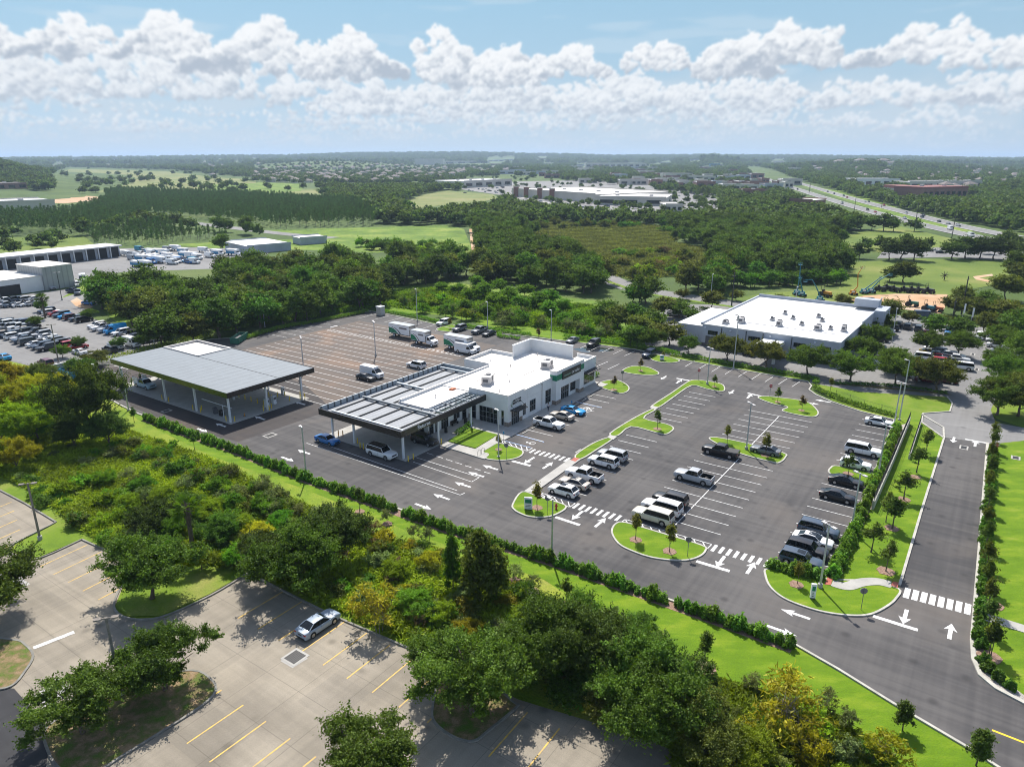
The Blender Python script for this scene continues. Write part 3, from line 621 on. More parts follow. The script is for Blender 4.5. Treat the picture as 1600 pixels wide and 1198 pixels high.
# drive-up lane lines by the return canopy
for (p, q) in (((479, 692), (719, 773)), ((498, 691), (714, 766)), ((646, 721.5), (737, 752.5)), ((650, 714.5), (749, 745.5)), ((737, 752.5), (749, 745.5)), ((719, 773), (726, 770))): dash(G(*p), G(*q), 0.11)
for i in range(7): dash(G(667+14.9*i, 707.5+4.9*i), G(677+14.9*i, 710.5+4.9*i), 0.12)
def arrow(u, v, hd, s=1.0, z=0.013):
    """straight arrow, heading in degrees from the site's a axis"""
    c = G(u, v); an = TH+R(hd); f = Vector((math.cos(an), math.sin(an))); l = Vector((-f.y, f.x))
    pts = [(-1.5, .2), (.35, .2), (.15, .62), (1.55, 0), (.15, -.62), (.35, -.2), (-1.5, -.2)]
    vs = [(c[0]+(f.x*a+l.x*b)*s, c[1]+(f.y*a+l.y*b)*s, z) for a, b in pts]
    pm.add(vs, [(0, 1, 5, 6), (1, 2, 3), (1, 3, 5), (3, 4, 5)])
for u, v, h in ((827, 719, 180), (856, 727, 0), (902, 805, 180), (938, 816, 0), (1126, 877, 180), (1173, 887, 0), (1414, 963, 180), (1485, 986, 0), (1243, 959, 90), (1221, 985, -90), (1490, 687, 180), (1524, 693, 0), (723, 757, 90), (766, 730, 90), (744, 741, 90), (690, 776, 90), (661, 791, -90), (1037, 590, 180), (1061, 596, 0), (1143, 612.5, 180), (1171, 619, 0), (1268, 630, -90), (1286, 626.5, 90), (475, 706, 90), (449, 717, -90), (345, 664, 90), (316, 672, -90), (406, 653, 90), (469, 630, 90), (222, 596, 0), (522, 510, 0)):
    arrow(u, v, h)
def bar(p, q, w=0.55): dash(G(*p), G(*q), w)
for p, q in (((800, 720), (829, 727.5)), ((868, 807.5), (906, 820)), ((1088, 876.5), (1140, 892)), ((1364, 962), (1434, 984)), ((1508, 686), (1541, 692)), ((1057, 591), (1080, 595)), ((1168, 614), (1190, 619)), ((963, 597), (975, 599)), ((52, 1012), (116, 987))): bar(p, q)
def zebra(p, q, n, w=0.42, L_=1.75):
    A_, B_ = G(*p), G(*q)
    for i in range(n):
        k = i/(n-1); c = (A_[0]+(B_[0]-A_[0])*k, A_[1]+(B_[1]-A_[1])*k)
        dash((c[0]-E1[0]*L_/2, c[1]-E1[1]*L_/2), (c[0]+E1[0]*L_/2, c[1]+E1[1]*L_/2), w)
zebra((832, 704.5), (886, 718), 8); zebra((900, 790), (966, 809), 8); zebra((1116, 856), (1198, 880), 8); zebra((1417, 926), (1512, 951), 8, 0.6, 2.3)
def ladder(p, q, r, s, n):
    """outlined aisle with diagonal bars"""
    P4 = [G(*x) for x in (p, q, r, s)]
    for i in range(4): dash(P4[i], P4[(i+1) % 4], 0.13)
    for i in range(n):
        k0 = (i+0.0)/n; k1 = (i+1.0)/n
        a = [P4[0][j]+(P4[1][j]-P4[0][j])*k0 for j in (0, 1)]; b = [P4[3][j]+(P4[2][j]-P4[3][j])*k1 for j in (0, 1)]; dash(a, b, 0.14)
ladder((786, 688), (832, 700), (824, 704.5), (785, 691.5), 5)
ladder((843, 769), (899, 786), (890, 792), (846, 775), 5)
ladder((977, 811), (1112, 850), (1104, 858), (970, 816), 10)
ladder((1209, 877), (1290, 897), (1286, 905), (1205, 886), 5)
ladder((904, 646), (925, 642), (919, 636), (908, 637), 2)
struct(pm, 'painted_lines', M['paint'])
pb = MB()
dash(G(806, 678.5), G(850, 690.5), 0.16, 0.016, mbx=pb); dash(G(897, 627), G(940, 637), 0.14, 0.016, mbx=pb); dash(G(790, 689), G(830, 699.5), 0.14, 0.018, mbx=pb)
for u, v in ((832, 692.5), (924, 638)):                # wheelchair symbols
    c = G(u, v)
    for i in range(12):
        a0 = i*math.pi/7; a1 = (i+1)*math.pi/7
        dash((c[0]+.55*math.cos(a0), c[1]+.5*math.sin(a0)), (c[0]+.55*math.cos(a1), c[1]+.5*math.sin(a1)), 0.16, 0.017, mbx=pm if False else pb, m=1)
    dash((c[0]-.3, c[1]+.1), (c[0]-1.1, c[1]+.5), .2, 0.018, m=1, mbx=pb); dash((c[0]-.9, c[1]+.7), (c[0]-1.0, c[1]+.2), .3, 0.019, m=1, mbx=pb)
struct(pb, 'accessible_bay_lines', [M['paint_blue'], M['paint']])
py = MB()
for i in range(12):
    k = i-5
    for (p, q) in (((610, 1006.4), (542, 1059.5)),):
        a = G(*p); b = G(*q); d = Vector((b[0]-a[0], b[1]-a[1])).normalized(); n = Vector((-d.y, d.x))*3.3
        s = k*1.0
        dash((a[0]+n.x*s, a[1]+n.y*s), (b[0]+n.x*s, b[1]+n.y*s), 0.13, 0.002, mbx=py)
for i in range(9):
    a = G(380, 1101); b = G(292, 1161); d = Vector((b[0]-a[0], b[1]-a[1])).normalized(); n = Vector((-d.y, d.x))*3.3
    dash((a[0]+n.x*(i-1), a[1]+n.y*(i-1)), (b[0]+n.x*(i-1), b[1]+n.y*(i-1)), 0.13, 0.002, mbx=py)
for i in range(5):
    a = G(136, 851); b = G(62, 885); c2 = G(158, 862); st = (c2[0]-a[0], c2[1]-a[1]); st = (st[0]*0.99, st[1]*0.99)
    dash((a[0]+st[0]*i, a[1]+st[1]*i), (b[0]+st[0]*i, b[1]+st[1]*i), 0.12, 0.002, mbx=py)
for i in range(5):
    a = G(18, 784); b = G(-60, 816); st = (1.55*1.15, -1.9*1.15)
    dash((a[0]+st[0]*i*1.2, a[1]+st[1]*i*1.2), (b[0]+st[0]*i*1.2, b[1]+st[1]*i*1.2), 0.12, 0.002, mbx=py)
struct(py, 'yellow_bay_lines', M['paint_yellow'])
pf = MB(); dash(G(1550, 1140), G(1640, 1175), 0.22, 0.012, mbx=pf); struct(pf, 'yellow_centre_line', M['paint_fresh_yellow'])
# drains
def drain(u, v, w, h, label, rz=TH, rim=None):
    c = G(u, v); t = thing('drain_grate', label, 'drain', (c[0], c[1], 0.006), rz)
    a = MB(); a.box(-w/2-.25, w/2+.25, -h/2-.25, h/2+.25, 0, 0.012); a.build('collar', M['concrete'], t)
    b = MB()
    b.box(-w/2, w/2, -h/2, h/2, 0.012, 0.02)
    for i in range(7): y = -h/2+h*(i+.5)/7; b.box(-w/2, w/2, y-.02, y+.02, 0.02, 0.04)
    b.build('grate', M['black'], t)
drain(422, 680, 1.6, 1.1, 'dark drain grate in the asphalt between the two canopies')
drain(908, 705.5, 1.3, 0.9, 'dark drain grate beside the narrow grass median')
drain(461, 1026, 1.5, 1.5, 'square rusty drain grate behind the silver sedan')
drain(1506, 699, 1.4, 0.8, 'small drain grate at the top of the driveway by the arrows')
drain(260, 642, 1.3, 0.9, 'drain grate on the dark asphalt beside the wash canopy')
drain(1587, 715, 1.2, 0.8, 'drain set in the lawn right of the driveway')
drain(1537, 617, 1.8, 0.5, 'slot drain nearest the driveway in the old grey lot')
drain(1526, 577, 1.8, 0.5, 'slot drain in the middle of the old grey lot')
drain(1520, 553.5, 1.8, 0.5, 'slot drain farthest up the old grey lot aisle')

# ---- neighbours' lots and far ground
sheet('neighbour_lot', [(-300, 470), (0, 465), (100, 452), (150, 450), (165, 470), (120, 490), (250, 530), (240, 545), (225, 555), (135, 580), (60, 575), (0, 560), (-300, 640)], M['asphalt_old'], -0.014)
sheet('yard', [(-200, 440), (-200, 395), (0, 392), (190, 388), (360, 386), (420, 395), (400, 412), (330, 420), (190, 425), (120, 440)], M['asphalt_old'], -0.018)
sheet('grass_verge', [(95, 466), (130, 455), (145, 462), (160, 485), (190, 510), (240, 530), (255, 520), (200, 490), (165, 450), (135, 440), (118, 452)], M['lawn_rough'], -0.006)
sheet('sand_patch', [(110, 470), (120, 465), (145, 480), (135, 483), (118, 478)], M['sand'], 0.0)
sheet('neighbour_lot', [(1040, 556), (1010, 545), (1000, 500), (1060, 475), (1350, 480), (1400, 492), (1500, 505), (1560, 520), (1600, 525), (1640, 560), (1560, 615), (1548, 640), (1556, 660), (1600, 668), (1800, 690), (1800, 712), (1600, 688), (1545, 694), (1474, 684), (1440, 660), (1442, 646), (1484, 643), (1488, 630), (1480, 620), (1345, 612), (1266, 598), (1150, 577)], M['asphalt_old'], -0.010)
sheet('grass_verge', [(1040, 560), (1150, 578), (1265, 598), (1266, 590), (1150, 570), (1050, 553)], M['lawn_rough'], -0.006)
sheet('grass_verge', [(1488, 617), (1300, 600), (1300, 596), (1400, 606), (1480, 614)], M['leaflitter'], -0.004)
def road_px(name, pts, w, m, z=-0.01, lanes=True, closed=False, n=6, h=None):
    p = curve(path_px(pts), n, False); a = MB(); strip(a, p, w, z-0.04, z); o = struct(a, name, m)
    return p
road_px('road', [(930, 425), (985, 449), (1080, 465), (1150, 476), (1250, 492), (1370, 500), (1460, 508), (1600, 525), (1700, 535)], 11, M['asphalt_old'], 0.0)
road_px('grass_verge', [(940, 436), (1000, 456), (1080, 470), (1150, 480)], 2.4, M['lawn_rough'], 0.03)
road_px('road', [(180, 352), (262, 345), (330, 352), (440, 365), (520, 372)], 11, M['asphalt_old'], 0.03)
sheet('meadow', [(-60, 380), (0, 372), (130, 368), (150, 384), (130, 392), (0, 402), (-60, 405)], M['field'], 0.0)
sheet('meadow', [(260, 382), (400, 376), (520, 372), (400, 360), (700, 352), (725, 358), (742, 400), (700, 388), (640, 388), (590, 395), (400, 388), (330, 388)], M['field_bright'], 0.0)
sheet('dirt_track', [(733, 358), (737, 358), (747, 402), (738, 402)], M['sand'], 0.06)
sheet('marsh', [(815, 354), (870, 349), (960, 351), (1050, 357), (1068, 370), (1045, 380), (1100, 392), (1118, 412), (1060, 428), (1000, 440), (960, 430), (930, 400), (880, 376), (820, 366)], M['marsh'], 0.02)
sheet('meadow', [(868, 370), (890, 365), (915, 366), (930, 363), (934, 369), (945, 374), (920, 376), (905, 374), (890, 377), (872, 375)], M['field_tan'], 0.05)
sheet('field', [(625, 318), (660, 305), (700, 298), (770, 304), (780, 310), (740, 318), (690, 321), (650, 326)], M['field_tan'], 0.05)
sheet('field', [(95, 270), (110, 264), (260, 268), (330, 277), (400, 281), (400, 290), (520, 299), (500, 304), (300, 298), (180, 300), (110, 303), (85, 290)], M['field_tan'], 0.05)
sheet('field', [(300, 290), (400, 286), (440, 292), (420, 300), (340, 300)], M['field_bright'], 0.1)
sheet('field', [(400, 285), (480, 288), (470, 299), (420, 302)], M['field_bright'], 0.12)
sheet('sand_patch', [(-30, 305), (60, 303), (150, 307), (165, 312), (100, 318), (0, 314)], M['sand'], 0.05)
sheet('field', [(1140, 468), (1200, 457), (1310, 452), (1330, 410), (1440, 404), (1570, 408), (1580, 440), (1500, 455), (1480, 475), (1360, 482)], M['field'], 0.0)
sheet('sand_patch', [(1318, 470), (1350, 462), (1400, 459), (1480, 460), (1485, 468), (1470, 490), (1400, 482), (1350, 474)], M['sand'], 0.03)
sheet('dirt_track', [(1520, 432), (1550, 428), (1552, 431), (1530, 434), (1550, 439), (1545, 441), (1525, 437)], M['sand'], 0.03)
sheet('field', [(1300, 372), (1400, 352), (1500, 376), (1480, 392), (1400, 397), (1320, 388)], M['field'], 0.02)
sheet('road', [(1380, 392), (1480, 386), (1700, 400), (1700, 412), (1480, 402), (1370, 404)], M['asphalt_old'], 0.04)
sheet('field', [(1250, 290), (1330, 300), (1440, 338), (1520, 356), (1520, 366), (1400, 340), (1300, 306)], M['field_bright'], 0.03)
sheet('shopping_lot', [(720, 282), (800, 284), (900, 282), (1080, 285), (1130, 318), (1120, 334), (1060, 334), (960, 330), (860, 324), (790, 306), (720, 296)], M['asphalt_old'], 0.05)
hw = road_px('highway', [(1140, 253), (1163, 262), (1195, 278), (1250, 297), (1310, 316), (1380, 336), (1460, 356), (1560, 377), (1640, 390)], 14, M['asphalt_old'], 0.2)
hw2 = road_px('highway', [(1147, 252), (1178, 262), (1215, 276), (1275, 294), (1340, 313), (1410, 331), (1490, 351), (1590, 371), (1680, 384)], 14, M['asphalt_old'], 0.25)
hm = MB()
for p in (hw, hw2):
    for off in (-6.2, 6.2): strip(hm, p, 0.5, 0.27, 0.29, False, off)
struct(hm, 'highway_lines', M['paint'])
road_px('sidewalk', [(800, 306), (860, 318), (900, 326), (980, 331)], 4, M['concrete'], 0.2)
rf = random.Random(77)
FARB = []
for i in range(130):
    u_ = rf.uniform(760, 1235); v_ = 254+ (rf.random()**.9)*46
    if pip(u_, v_, [(718, 270), (1130, 300), (1140, 335), (718, 320)]) or abs(u_-(1150+ (v_-255)*3.1)) < 34: continue
    FARB.append((u_, u_+rf.uniform(7, 20)*(1+(v_-255)/60), v_))
BFRONT = [(a, b, v) for a, b, v in FARB]+[(800, 1045, 318), (725, 802, 292), (646, 768, 259), (1334, 1407, 291), (1396, 1530, 311), (1420, 1536, 295), (1215, 1272, 324), (912, 1012, 262), (0, 90, 332), (966, 1075, 289), (1033, 1084, 277), (1098, 1202, 281), (1130, 1170, 290), (1136, 1187, 297), (1158, 1202, 306), (1038, 1068, 331), (-60, 46, 300)]
HSC = [(rf.uniform(1240, 1600), 262+rf.random()*34) for i in range(70)]+[(rf.uniform(0, 420), rf.uniform(255, 263)) for i in range(24)]+[(rf.uniform(560, 800), rf.uniform(262, 274)) for i in range(30)]
HSC = [(u, v) for u, v in HSC if abs(u-(1163+(v-258)*4.4)) > 55]
BFRONT += [(u-3, u+3, v) for u, v in HSC]
def infront(u, v): return any(a-2 < u < b+2 and -1.5 < v-vv < 1.2+(vv-245)*.11 for a, b, vv in BFRONT)
CLEAR = [
 [(-200, 362), (0, 364), (130, 366), (150, 384), (190, 384), (345, 384), (350, 405), (330, 418), (200, 412), (140, 425), (132, 470), (160, 492), (242, 522), (245, 545), (130, 575), (-300, 640)],
 [(250, 384), (260, 379), (400, 372), (520, 366), (440, 356), (560, 354), (700, 350), (727, 357), (742, 404), (728, 404), (700, 390), (640, 390), (590, 396), (555, 384), (500, 372), (400, 392), (330, 392)],
 [(733, 356), (740, 356), (752, 412), (730, 412)],
 [(815, 354), (870, 349), (960, 351), (1050, 357), (1068, 370), (1045, 380), (1100, 392), (1118, 412), (1060, 428), (1000, 440), (960, 430), (930, 400), (880, 376), (820, 366)],
 [(620, 320), (660, 304), (700, 297), (775, 303), (785, 312), (740, 320), (690, 323), (650, 328)],
 [(718, 276), (800, 276), (900, 284), (1000, 294), (1125, 308), (1135, 325), (1060, 332), (960, 329), (860, 322), (795, 306), (720, 298)],
 [(1164, 262), (1184, 262), (1285, 292), (1430, 333), (1610, 366), (1700, 390), (1700, 402), (1600, 397), (1500, 378), (1390, 356), (1290, 324), (1185, 280)],
 [(1120, 480), (1140, 466), (1200, 455), (1310, 450), (1330, 408), (1440, 402), (1570, 406), (1580, 440), (1500, 455), (1500, 520), (1100, 520)],
 [(1300, 370), (1400, 350), (1510, 376), (1700, 396), (1700, 412), (1480, 406), (1400, 406), (1320, 388)],
 [(395, 262), (560, 257), (730, 264), (725, 288), (600, 288), (480, 288), (395, 284)],
 [(85, 268), (110, 262), (260, 266), (400, 278), (400, 288), (530, 299), (505, 306), (300, 300), (180, 302), (110, 306), (80, 290)],
 [(-40, 302), (160, 300), (172, 314), (110, 336), (-40, 340)],
 [(925, 428), (985, 444), (1150, 470), (1150, 484), (1040, 478), (960, 452)],
 [(176, 344), (262, 339), (335, 346), (440, 358), (520, 366), (520, 380), (440, 372), (330, 358), (262, 352)],
 [(330, 535), (600, 480), (1040, 550), (1100, 700), (100, 700), (110, 590)],
 [(595, 470), (700, 440), (930, 460), (1000, 540), (800, 520), (595, 490)],
 [(384, 374), (440, 368), (515, 370), (515, 384), (470, 392), (384, 394)],
]
# ================================================================ plants
def leafmesh(name, cen, size, nrm_up=0.6, tint=None, seed=0, elong=1.6, aspect=0.55, outward=None):
    rng = np.random.default_rng(seed); n = len(cen)
    nr = rng.normal(size=(n, 3)); nr[:, 2] += nrm_up
    if outward is not None: nr += outward
    nr /= np.linalg.norm(nr, axis=1)[:, None]
    tg = np.cross(nr, rng.normal(size=(n, 3))); tg /= np.linalg.norm(tg, axis=1)[:, None]+1e-9
    bt = np.cross(nr, tg); s = size*rng.uniform(0.6, 1.25, n)[:, None]
    a = tg*s*elong*0.5; b = bt*s*aspect
    bend = nr*s*0.18
    co_ = np.stack([cen-a-bend, cen-b*0.9, cen+a-bend, cen+b*0.9], 1).reshape(-1, 3).astype(np.float32)
    me = bpy.data.meshes.new(name); me.vertices.add(n*4); me.vertices.foreach_set('co', co_.ravel())
    me.loops.add(n*4); me.loops.foreach_set('vertex_index', np.arange(n*4, dtype=np.int32))
    me.polygons.add(n); me.polygons.foreach_set('loop_start', np.arange(0, n*4, 4, dtype=np.int32))
    at = me.attributes.new('tint', 'FLOAT', 'POINT')
    tv = (tint if tint is not None else np.ones(n))*rng.uniform(0.72, 1.28, n)
    at.data.foreach_set('value', np.repeat(tv, 4).astype(np.float32))
    me.materials.append(LEAF); me.update(); me.validate(); return me
def blobs(seed, R_, H, z0, K, nleaf, rc, flat=0.75, shell=0.55, top=0.3, taper=0.0, lop=0.2, cone=0.0):
    """leaf positions: K uneven leaf clumps through an uneven crown from z0 to z0+H"""
    rng = np.random.default_rng(seed); cs = []; tries = 0
    ph = rng.uniform(0, 6.28, 4)
    while len(cs) < K and tries < 9000:
        tries += 1
        p = rng.uniform(-1, 1, 3); r = np.linalg.norm(p)
        if r > 1 or r < shell*rng.uniform(0.3, 1): continue
        if p[2] < -0.55 and rng.random() < 0.7: continue
        az_ = math.atan2(p[1], p[0]); lim = 1+lop*(math.sin(2*az_+ph[0])*0.6+math.sin(3*az_+ph[1])*0.5+0.4*math.sin(5*az_+ph[2]))
        k = 1-cone*max(0, (p[2]+1)/2)
        cs.append((p[0]*R_*lim*k, p[1]*R_*lim*k, z0+H*(p[2]+1)/2))
    cs = np.array(cs); per = max(1, nleaf//len(cs)); pts = []; tints = []; outs = []
    for c in cs:
        r = rc*rng.uniform(0.5, 1.6); m = int(per*rng.uniform(0.6, 1.4)*(r/rc))
        d = rng.normal(size=(m, 3)); d /= np.linalg.norm(d, axis=1)[:, None]; d[:, 2] = np.where(d[:, 2] < -0.4, -d[:, 2]*0.5, d[:, 2])
        ax_ = rng.uniform(0.7, 1.35, 3); q = d*(r*np.minimum(np.abs(rng.normal(0.62, 0.34, m)), 1.7))[:, None]*ax_; q[:, 2] *= flat
        # leaves gather along a few shoots that leave the clump
        sh_ = rng.normal(size=(6, 3)); sh_[:, 2] = np.abs(sh_[:, 2])*.6; sh_ /= np.linalg.norm(sh_, axis=1)[:, None]; kk_ = rng.integers(0, 6, m); on = rng.random(m) < .34
        tt_ = rng.uniform(.3, 1.75, m)*r; q2 = sh_[kk_]*tt_[:, None]+rng.normal(size=(m, 3))*r*.13; q = np.where(on[:, None], q2, q)
        pts.append(c+q); tints.append(np.full(m, rng.uniform(0.68, 1.3))); outs.append(d*0.9)
    return np.concatenate(pts), np.concatenate(tints), np.concatenate(outs), cs
def trunkmesh(name, seed, h, r, targets, nb=6, m='bark', lean=0.3, multi=1):
    rng = random.Random(seed); mb = MB()
    for k in range(multi):
        p = Vector((0, 0, 0)) if multi == 1 else Vector((rng.uniform(-.25, .25), rng.uniform(-.25, .25), 0)); rr = r/(multi**0.5); pts = [p.copy()]
        st = 5
        for i in range(st):
            p = p+Vector((rng.uniform(-lean, lean)*h/st, rng.uniform(-lean, lean)*h/st, h/st)); pts.append(p.copy())
        for i in range(st): mb.tube(pts[i], pts[i+1], rr*(1.25 if i == 0 else 1-0.13*i), rr*(1-0.13*(i+1)), 8)
        for j in range(nb):
            t_ = Vector(targets[rng.randrange(len(targets))]); s = pts[rng.choice([2, 3, 4, 5])]
            if (t_-s).length > h*1.6: t_ = s+(t_-s)*0.6
            mid = s.lerp(t_, 0.5)+Vector((rng.uniform(-.3, .3), rng.uniform(-.3, .3), rng.uniform(-.1, .5)))
            mb.tube(s, mid, rr*0.5, rr*0.3, 6); mb.tube(mid, t_, rr*0.3, rr*0.08, 5)
            for q in range(2):
                t2 = t_+Vector((rng.uniform(-1, 1), rng.uniform(-1, 1), rng.uniform(-.4, 1)))*h*0.14; mb.tube(mid.lerp(t_, 0.5), t2, rr*0.16, rr*0.05, 4)
    return mb.mesh(name, M[m])
PLANT = {}
def mk(kind, n, f):
    PLANT[kind] = [f(i) for i in range(n)]
def mk_oak(i):         # near, detailed: 10 m across at scale 1
    p, tn, o, cs = blobs(100+i, 4.5, 5.4, 2.0, 85, 44000, 0.78, 0.85, 0.36, lop=0.34)
    return leafmesh('oak_crown', p, 0.155, 0.6, tn, i, outward=o), trunkmesh('oak_trunk', i, 3.4, 0.24, list(cs), 9)
def mk_mid(i):         # woodland tree: about 9 m across, 10 m tall
    p, tn, o, cs = blobs(200+i, 3.9, 7.6, 2.0, 48+5*(i % 3), 7000, 1.1, 0.85, 0.5, lop=0.3)
    return leafmesh('woodland_crown', p, 0.41, 0.9, tn, i, outward=o), trunkmesh('woodland_trunk', 20+i, 5.0, 0.25, list(cs), 7)
def mk_far(i):
    p, tn, o, cs = blobs(300+i, 4.4, 7.0, 1.0, 17, 620, 1.7, 0.85, 0.45, lop=0.3)
    return leafmesh('far_crown', p, 1.35, 1.2, tn, i, outward=o), trunkmesh('far_trunk', 40+i, 5, 0.3, list(cs), 2)
def mk_pine(i):
    rng = np.random.default_rng(400+i); pts = []; tn = []
    for k in range(34):
        z = rng.uniform(5.0, 12.6); r = (13.4-z)*0.30+0.3; a = rng.uniform(0, 6.28); rr = r*rng.uniform(0.3, 1)
        c = np.array([rr*math.cos(a), rr*math.sin(a), z]); q = rng.normal(size=(22, 3))*[0.42, 0.42, 0.28]; pts.append(c+q); tn.append(np.full(22, rng.uniform(0.75, 1.25)))
    mb = MB(); mb.tube((0, 0, 0), (0.1, 0.1, 7), 0.17, 0.12, 6); mb.tube((0.1, 0.1, 7), (0, 0.1, 12.6), 0.12, 0.03, 6)
    for k in range(9):
        z = 5+k*.8; a = k*2.4; mb.tube((0.1, .1, z), (1.5*math.cos(a), 1.5*math.sin(a), z+.5), .04, .02, 4)
    return leafmesh('pine_crown', np.concatenate(pts), 0.42, 0.3, np.concatenate(tn), i, elong=1.9, aspect=0.3), mb.mesh('pine_trunk', M['barkgrey'])
def mk_shrub(i):       # 3 m across, 2.4 m tall at scale 1, many stems
    p, tn, o, cs = blobs(500+i, 1.3, 1.8, 0.25, 22, 3600, 0.42, 0.9, 0.4, lop=0.35)
    return leafmesh('shrub_crown', p, 0.15, 0.8, tn, i, outward=o), trunkmesh('shrub_stem', 60+i, 1.2, 0.05, list(cs), 6, multi=3)
def mk_loose(i):       # sparse airy shrub
    p, tn, o, cs = blobs(540+i, 1.15, 2.3, 0.3, 26, 1500, 0.3, 1.3, 0.25, lop=0.4)
    return leafmesh('loose_crown', p, 0.12, 0.3, tn, i, elong=2.4, aspect=0.35), trunkmesh('loose_stem', 70+i, 1.6, 0.04, list(cs), 10, multi=4, m='barkgrey')
def mk_sap(i):         # young street tree, 4 m
    p, tn, o, cs = blobs(600+i, 0.68, 2.7, 1.25, 26, 1500, 0.27, 1.2, 0.25, lop=0.3, cone=0.62)
    return leafmesh('sapling_crown', p, 0.15, 0.4, tn, i, elong=2.0, aspect=0.42), trunkmesh('sapling_trunk', 80+i, 2.9, 0.055, list(cs), 8, lean=0.05)
def mk_cyp(i):         # tall dense cone
    p, tn, o, cs = blobs(640+i, 2.1, 8.0, 0.6, 60, 9000, 0.62, 1.3, 0.5, lop=0.2, cone=0.6)
    return leafmesh('cypress_crown', p, 0.23, 0.4, tn, i, elong=1.9, outward=o), trunkmesh('cypress_trunk', 90+i, 7, 0.15, list(cs), 6, lean=0.04)
def mk_bush(i):        # glossy hedge plant, 1.2 m
    rng = np.random.default_rng(700+i); n = 760; a = rng.uniform(0, 6.28, n); lob = 1+.28*np.sin(a*2+i)+.22*np.sin(a*3+2*i)+.15*np.sin(a*5+i*3); r = 0.56*lob*np.sqrt(rng.uniform(0, 1, n)); z = rng.uniform(0.05, 1.0, n)**0.8*(1.1-0.42*(r/0.6)**2)*(1+.22*np.sin(a*3+i)+rng.normal(0, .1, n))
    p = np.stack([r*np.cos(a), r*np.sin(a), z], 1); o = np.stack([np.cos(a)*.6, np.sin(a)*.6, np.full(n, .2)], 1)
    mb = MB()
    for k in range(5): mb.tube((0, 0, 0), (0.3*math.cos(k*1.3), 0.3*math.sin(k*1.3), .7), .02, .01, 4)
    return leafmesh('bush_crown', p, 0.15, 0.9, None, i, elong=1.9, outward=o), mb.mesh('bush_stem', M['bark'])
def mk_palm(i):
    rng = random.Random(i); pts = []; 
    mb = MB()
    n = 0; V_ = []; Fc = []
    for k in range(40):
        a = rng.uniform(0, 6.28); e = rng.uniform(-0.9, 1.2); L_ = rng.uniform(1.3, 1.9); base = Vector((0, 0, 5.4))
        d = Vector((math.cos(a)*math.cos(e), math.sin(a)*math.cos(e), math.sin(e))); side = d.cross(Vector((0, 0, 1))).normalized()
        hub = base+d*L_*0.55
        mb.tube(base, hub, 0.03, 0.02, 4, m=1)
        for j in range(9):
            t_ = (j-4)/4*1.15; dd = (d*math.cos(t_)+side*math.sin(t_)).normalized(); tip = hub+dd*L_*0.6+Vector((0, 0, -0.28*abs(t_)-0.15)); w = side.cross(dd).normalized()
            q = dd.cross(w)*0.07; mid = hub.lerp(tip, 0.5)+w*0.05
            mb.add([hub, mid-q, tip, mid+q], [(0, 1, 2, 3)], 0)
    me = mb.mesh('palm_crown', [LEAF, M['bark']])
    at = me.attributes.new('tint', 'FLOAT', 'POINT'); at.data.foreach_set('value', np.random.default_rng(i).uniform(0.7, 1.3, len(me.vertices)).astype(np.float32))
    tb = MB(); tb.tube((0, 0, 0), (0, 0, 5.4), 0.26, 0.2, 10); 
    for k in range(26):
        z = 3.6+k*.07; a = k*2.4; tb.tube((.2*math.cos(a), .2*math.sin(a), z+.3), (.42*math.cos(a), .42*math.sin(a), z-.35), .05, .02, 4)
    return me, tb.mesh('palm_trunk', M['bark'])
mk('oak', 5, mk_oak); mk('mid', 7, mk_mid); mk('far', 4, mk_far); mk('pine', 4, mk_pine); mk('shrub', 5, mk_shrub); mk('loose', 4, mk_loose); mk('sap', 4, mk_sap); mk('cyp', 2, mk_cyp); mk('bush', 5, mk_bush); mk('palm', 2, mk_palm)
NAMES = {'oak': ('oak_tree', 'tree'), 'mid': ('woodland_tree', 'tree'), 'far': ('woodland_tree', 'tree'), 'pine': ('pine_tree', 'pine tree'), 'shrub': ('shrub', 'shrub'), 'loose': ('wild_shrub', 'shrub'), 'sap': ('young_tree', 'young tree'), 'cyp': ('cypress_tree', 'tree'), 'bush': ('hedge_shrub', 'hedge plant'), 'palm': ('palm_tree', 'palm tree')}
RND = random.Random(5)
COL = {'oak': (0.10, 0.175, 0.020), 'oaklight': (0.11, 0.18, 0.022), 'dark': (0.072, 0.115, 0.020), 'olive': (0.135, 0.165, 0.026), 'yellow': (0.38, 0.36, 0.015), 'lime': (0.24, 0.35, 0.014), 'bright': (0.135, 0.28, 0.016), 'orange': (0.31, 0.28, 0.022), 'grey': (0.19, 0.24, 0.08), 'green': (0.09, 0.19, 0.02), 'brown': (0.19, 0.14, 0.06), 'hedge': (0.16, 0.30, 0.032), 'sap': (0.115, 0.17, 0.028), 'sapy': (0.22, 0.22, 0.035), 'pine': (0.07, 0.135, 0.035)}
def jit(c, a=0.15):
    k = 1+RND.uniform(-a, a); return (c[0]*k*(1+RND.uniform(-a, a)*0.6), c[1]*k, c[2]*k)
def plant(kind, pos, label, scale=1.0, col='oak', group=None, zs=1.0, var=None, name=None, cat=None, trunk=True):
    v = RND.randrange(len(PLANT[kind])) if var is None else var
    cr, tr = PLANT[kind][v]
    nm, ct = NAMES[kind]
    t = thing(name or nm, label, cat or ct, (pos[0], pos[1], pos[2] if len(pos) > 2 else 0), RND.uniform(0, 6.28), group, (scale, scale, scale*zs))
    link('crown', cr, t, color=jit(COL[col] if isinstance(col, str) else col))
    if trunk: link('trunk', tr, t)
    return t
GLEAF = {}
def plant_px(kind, u, v, label, width=None, **kw):
    """width: crown width in survey pixels at that spot"""
    p = G(u, v)
    return plant(kind, p, label, **kw)
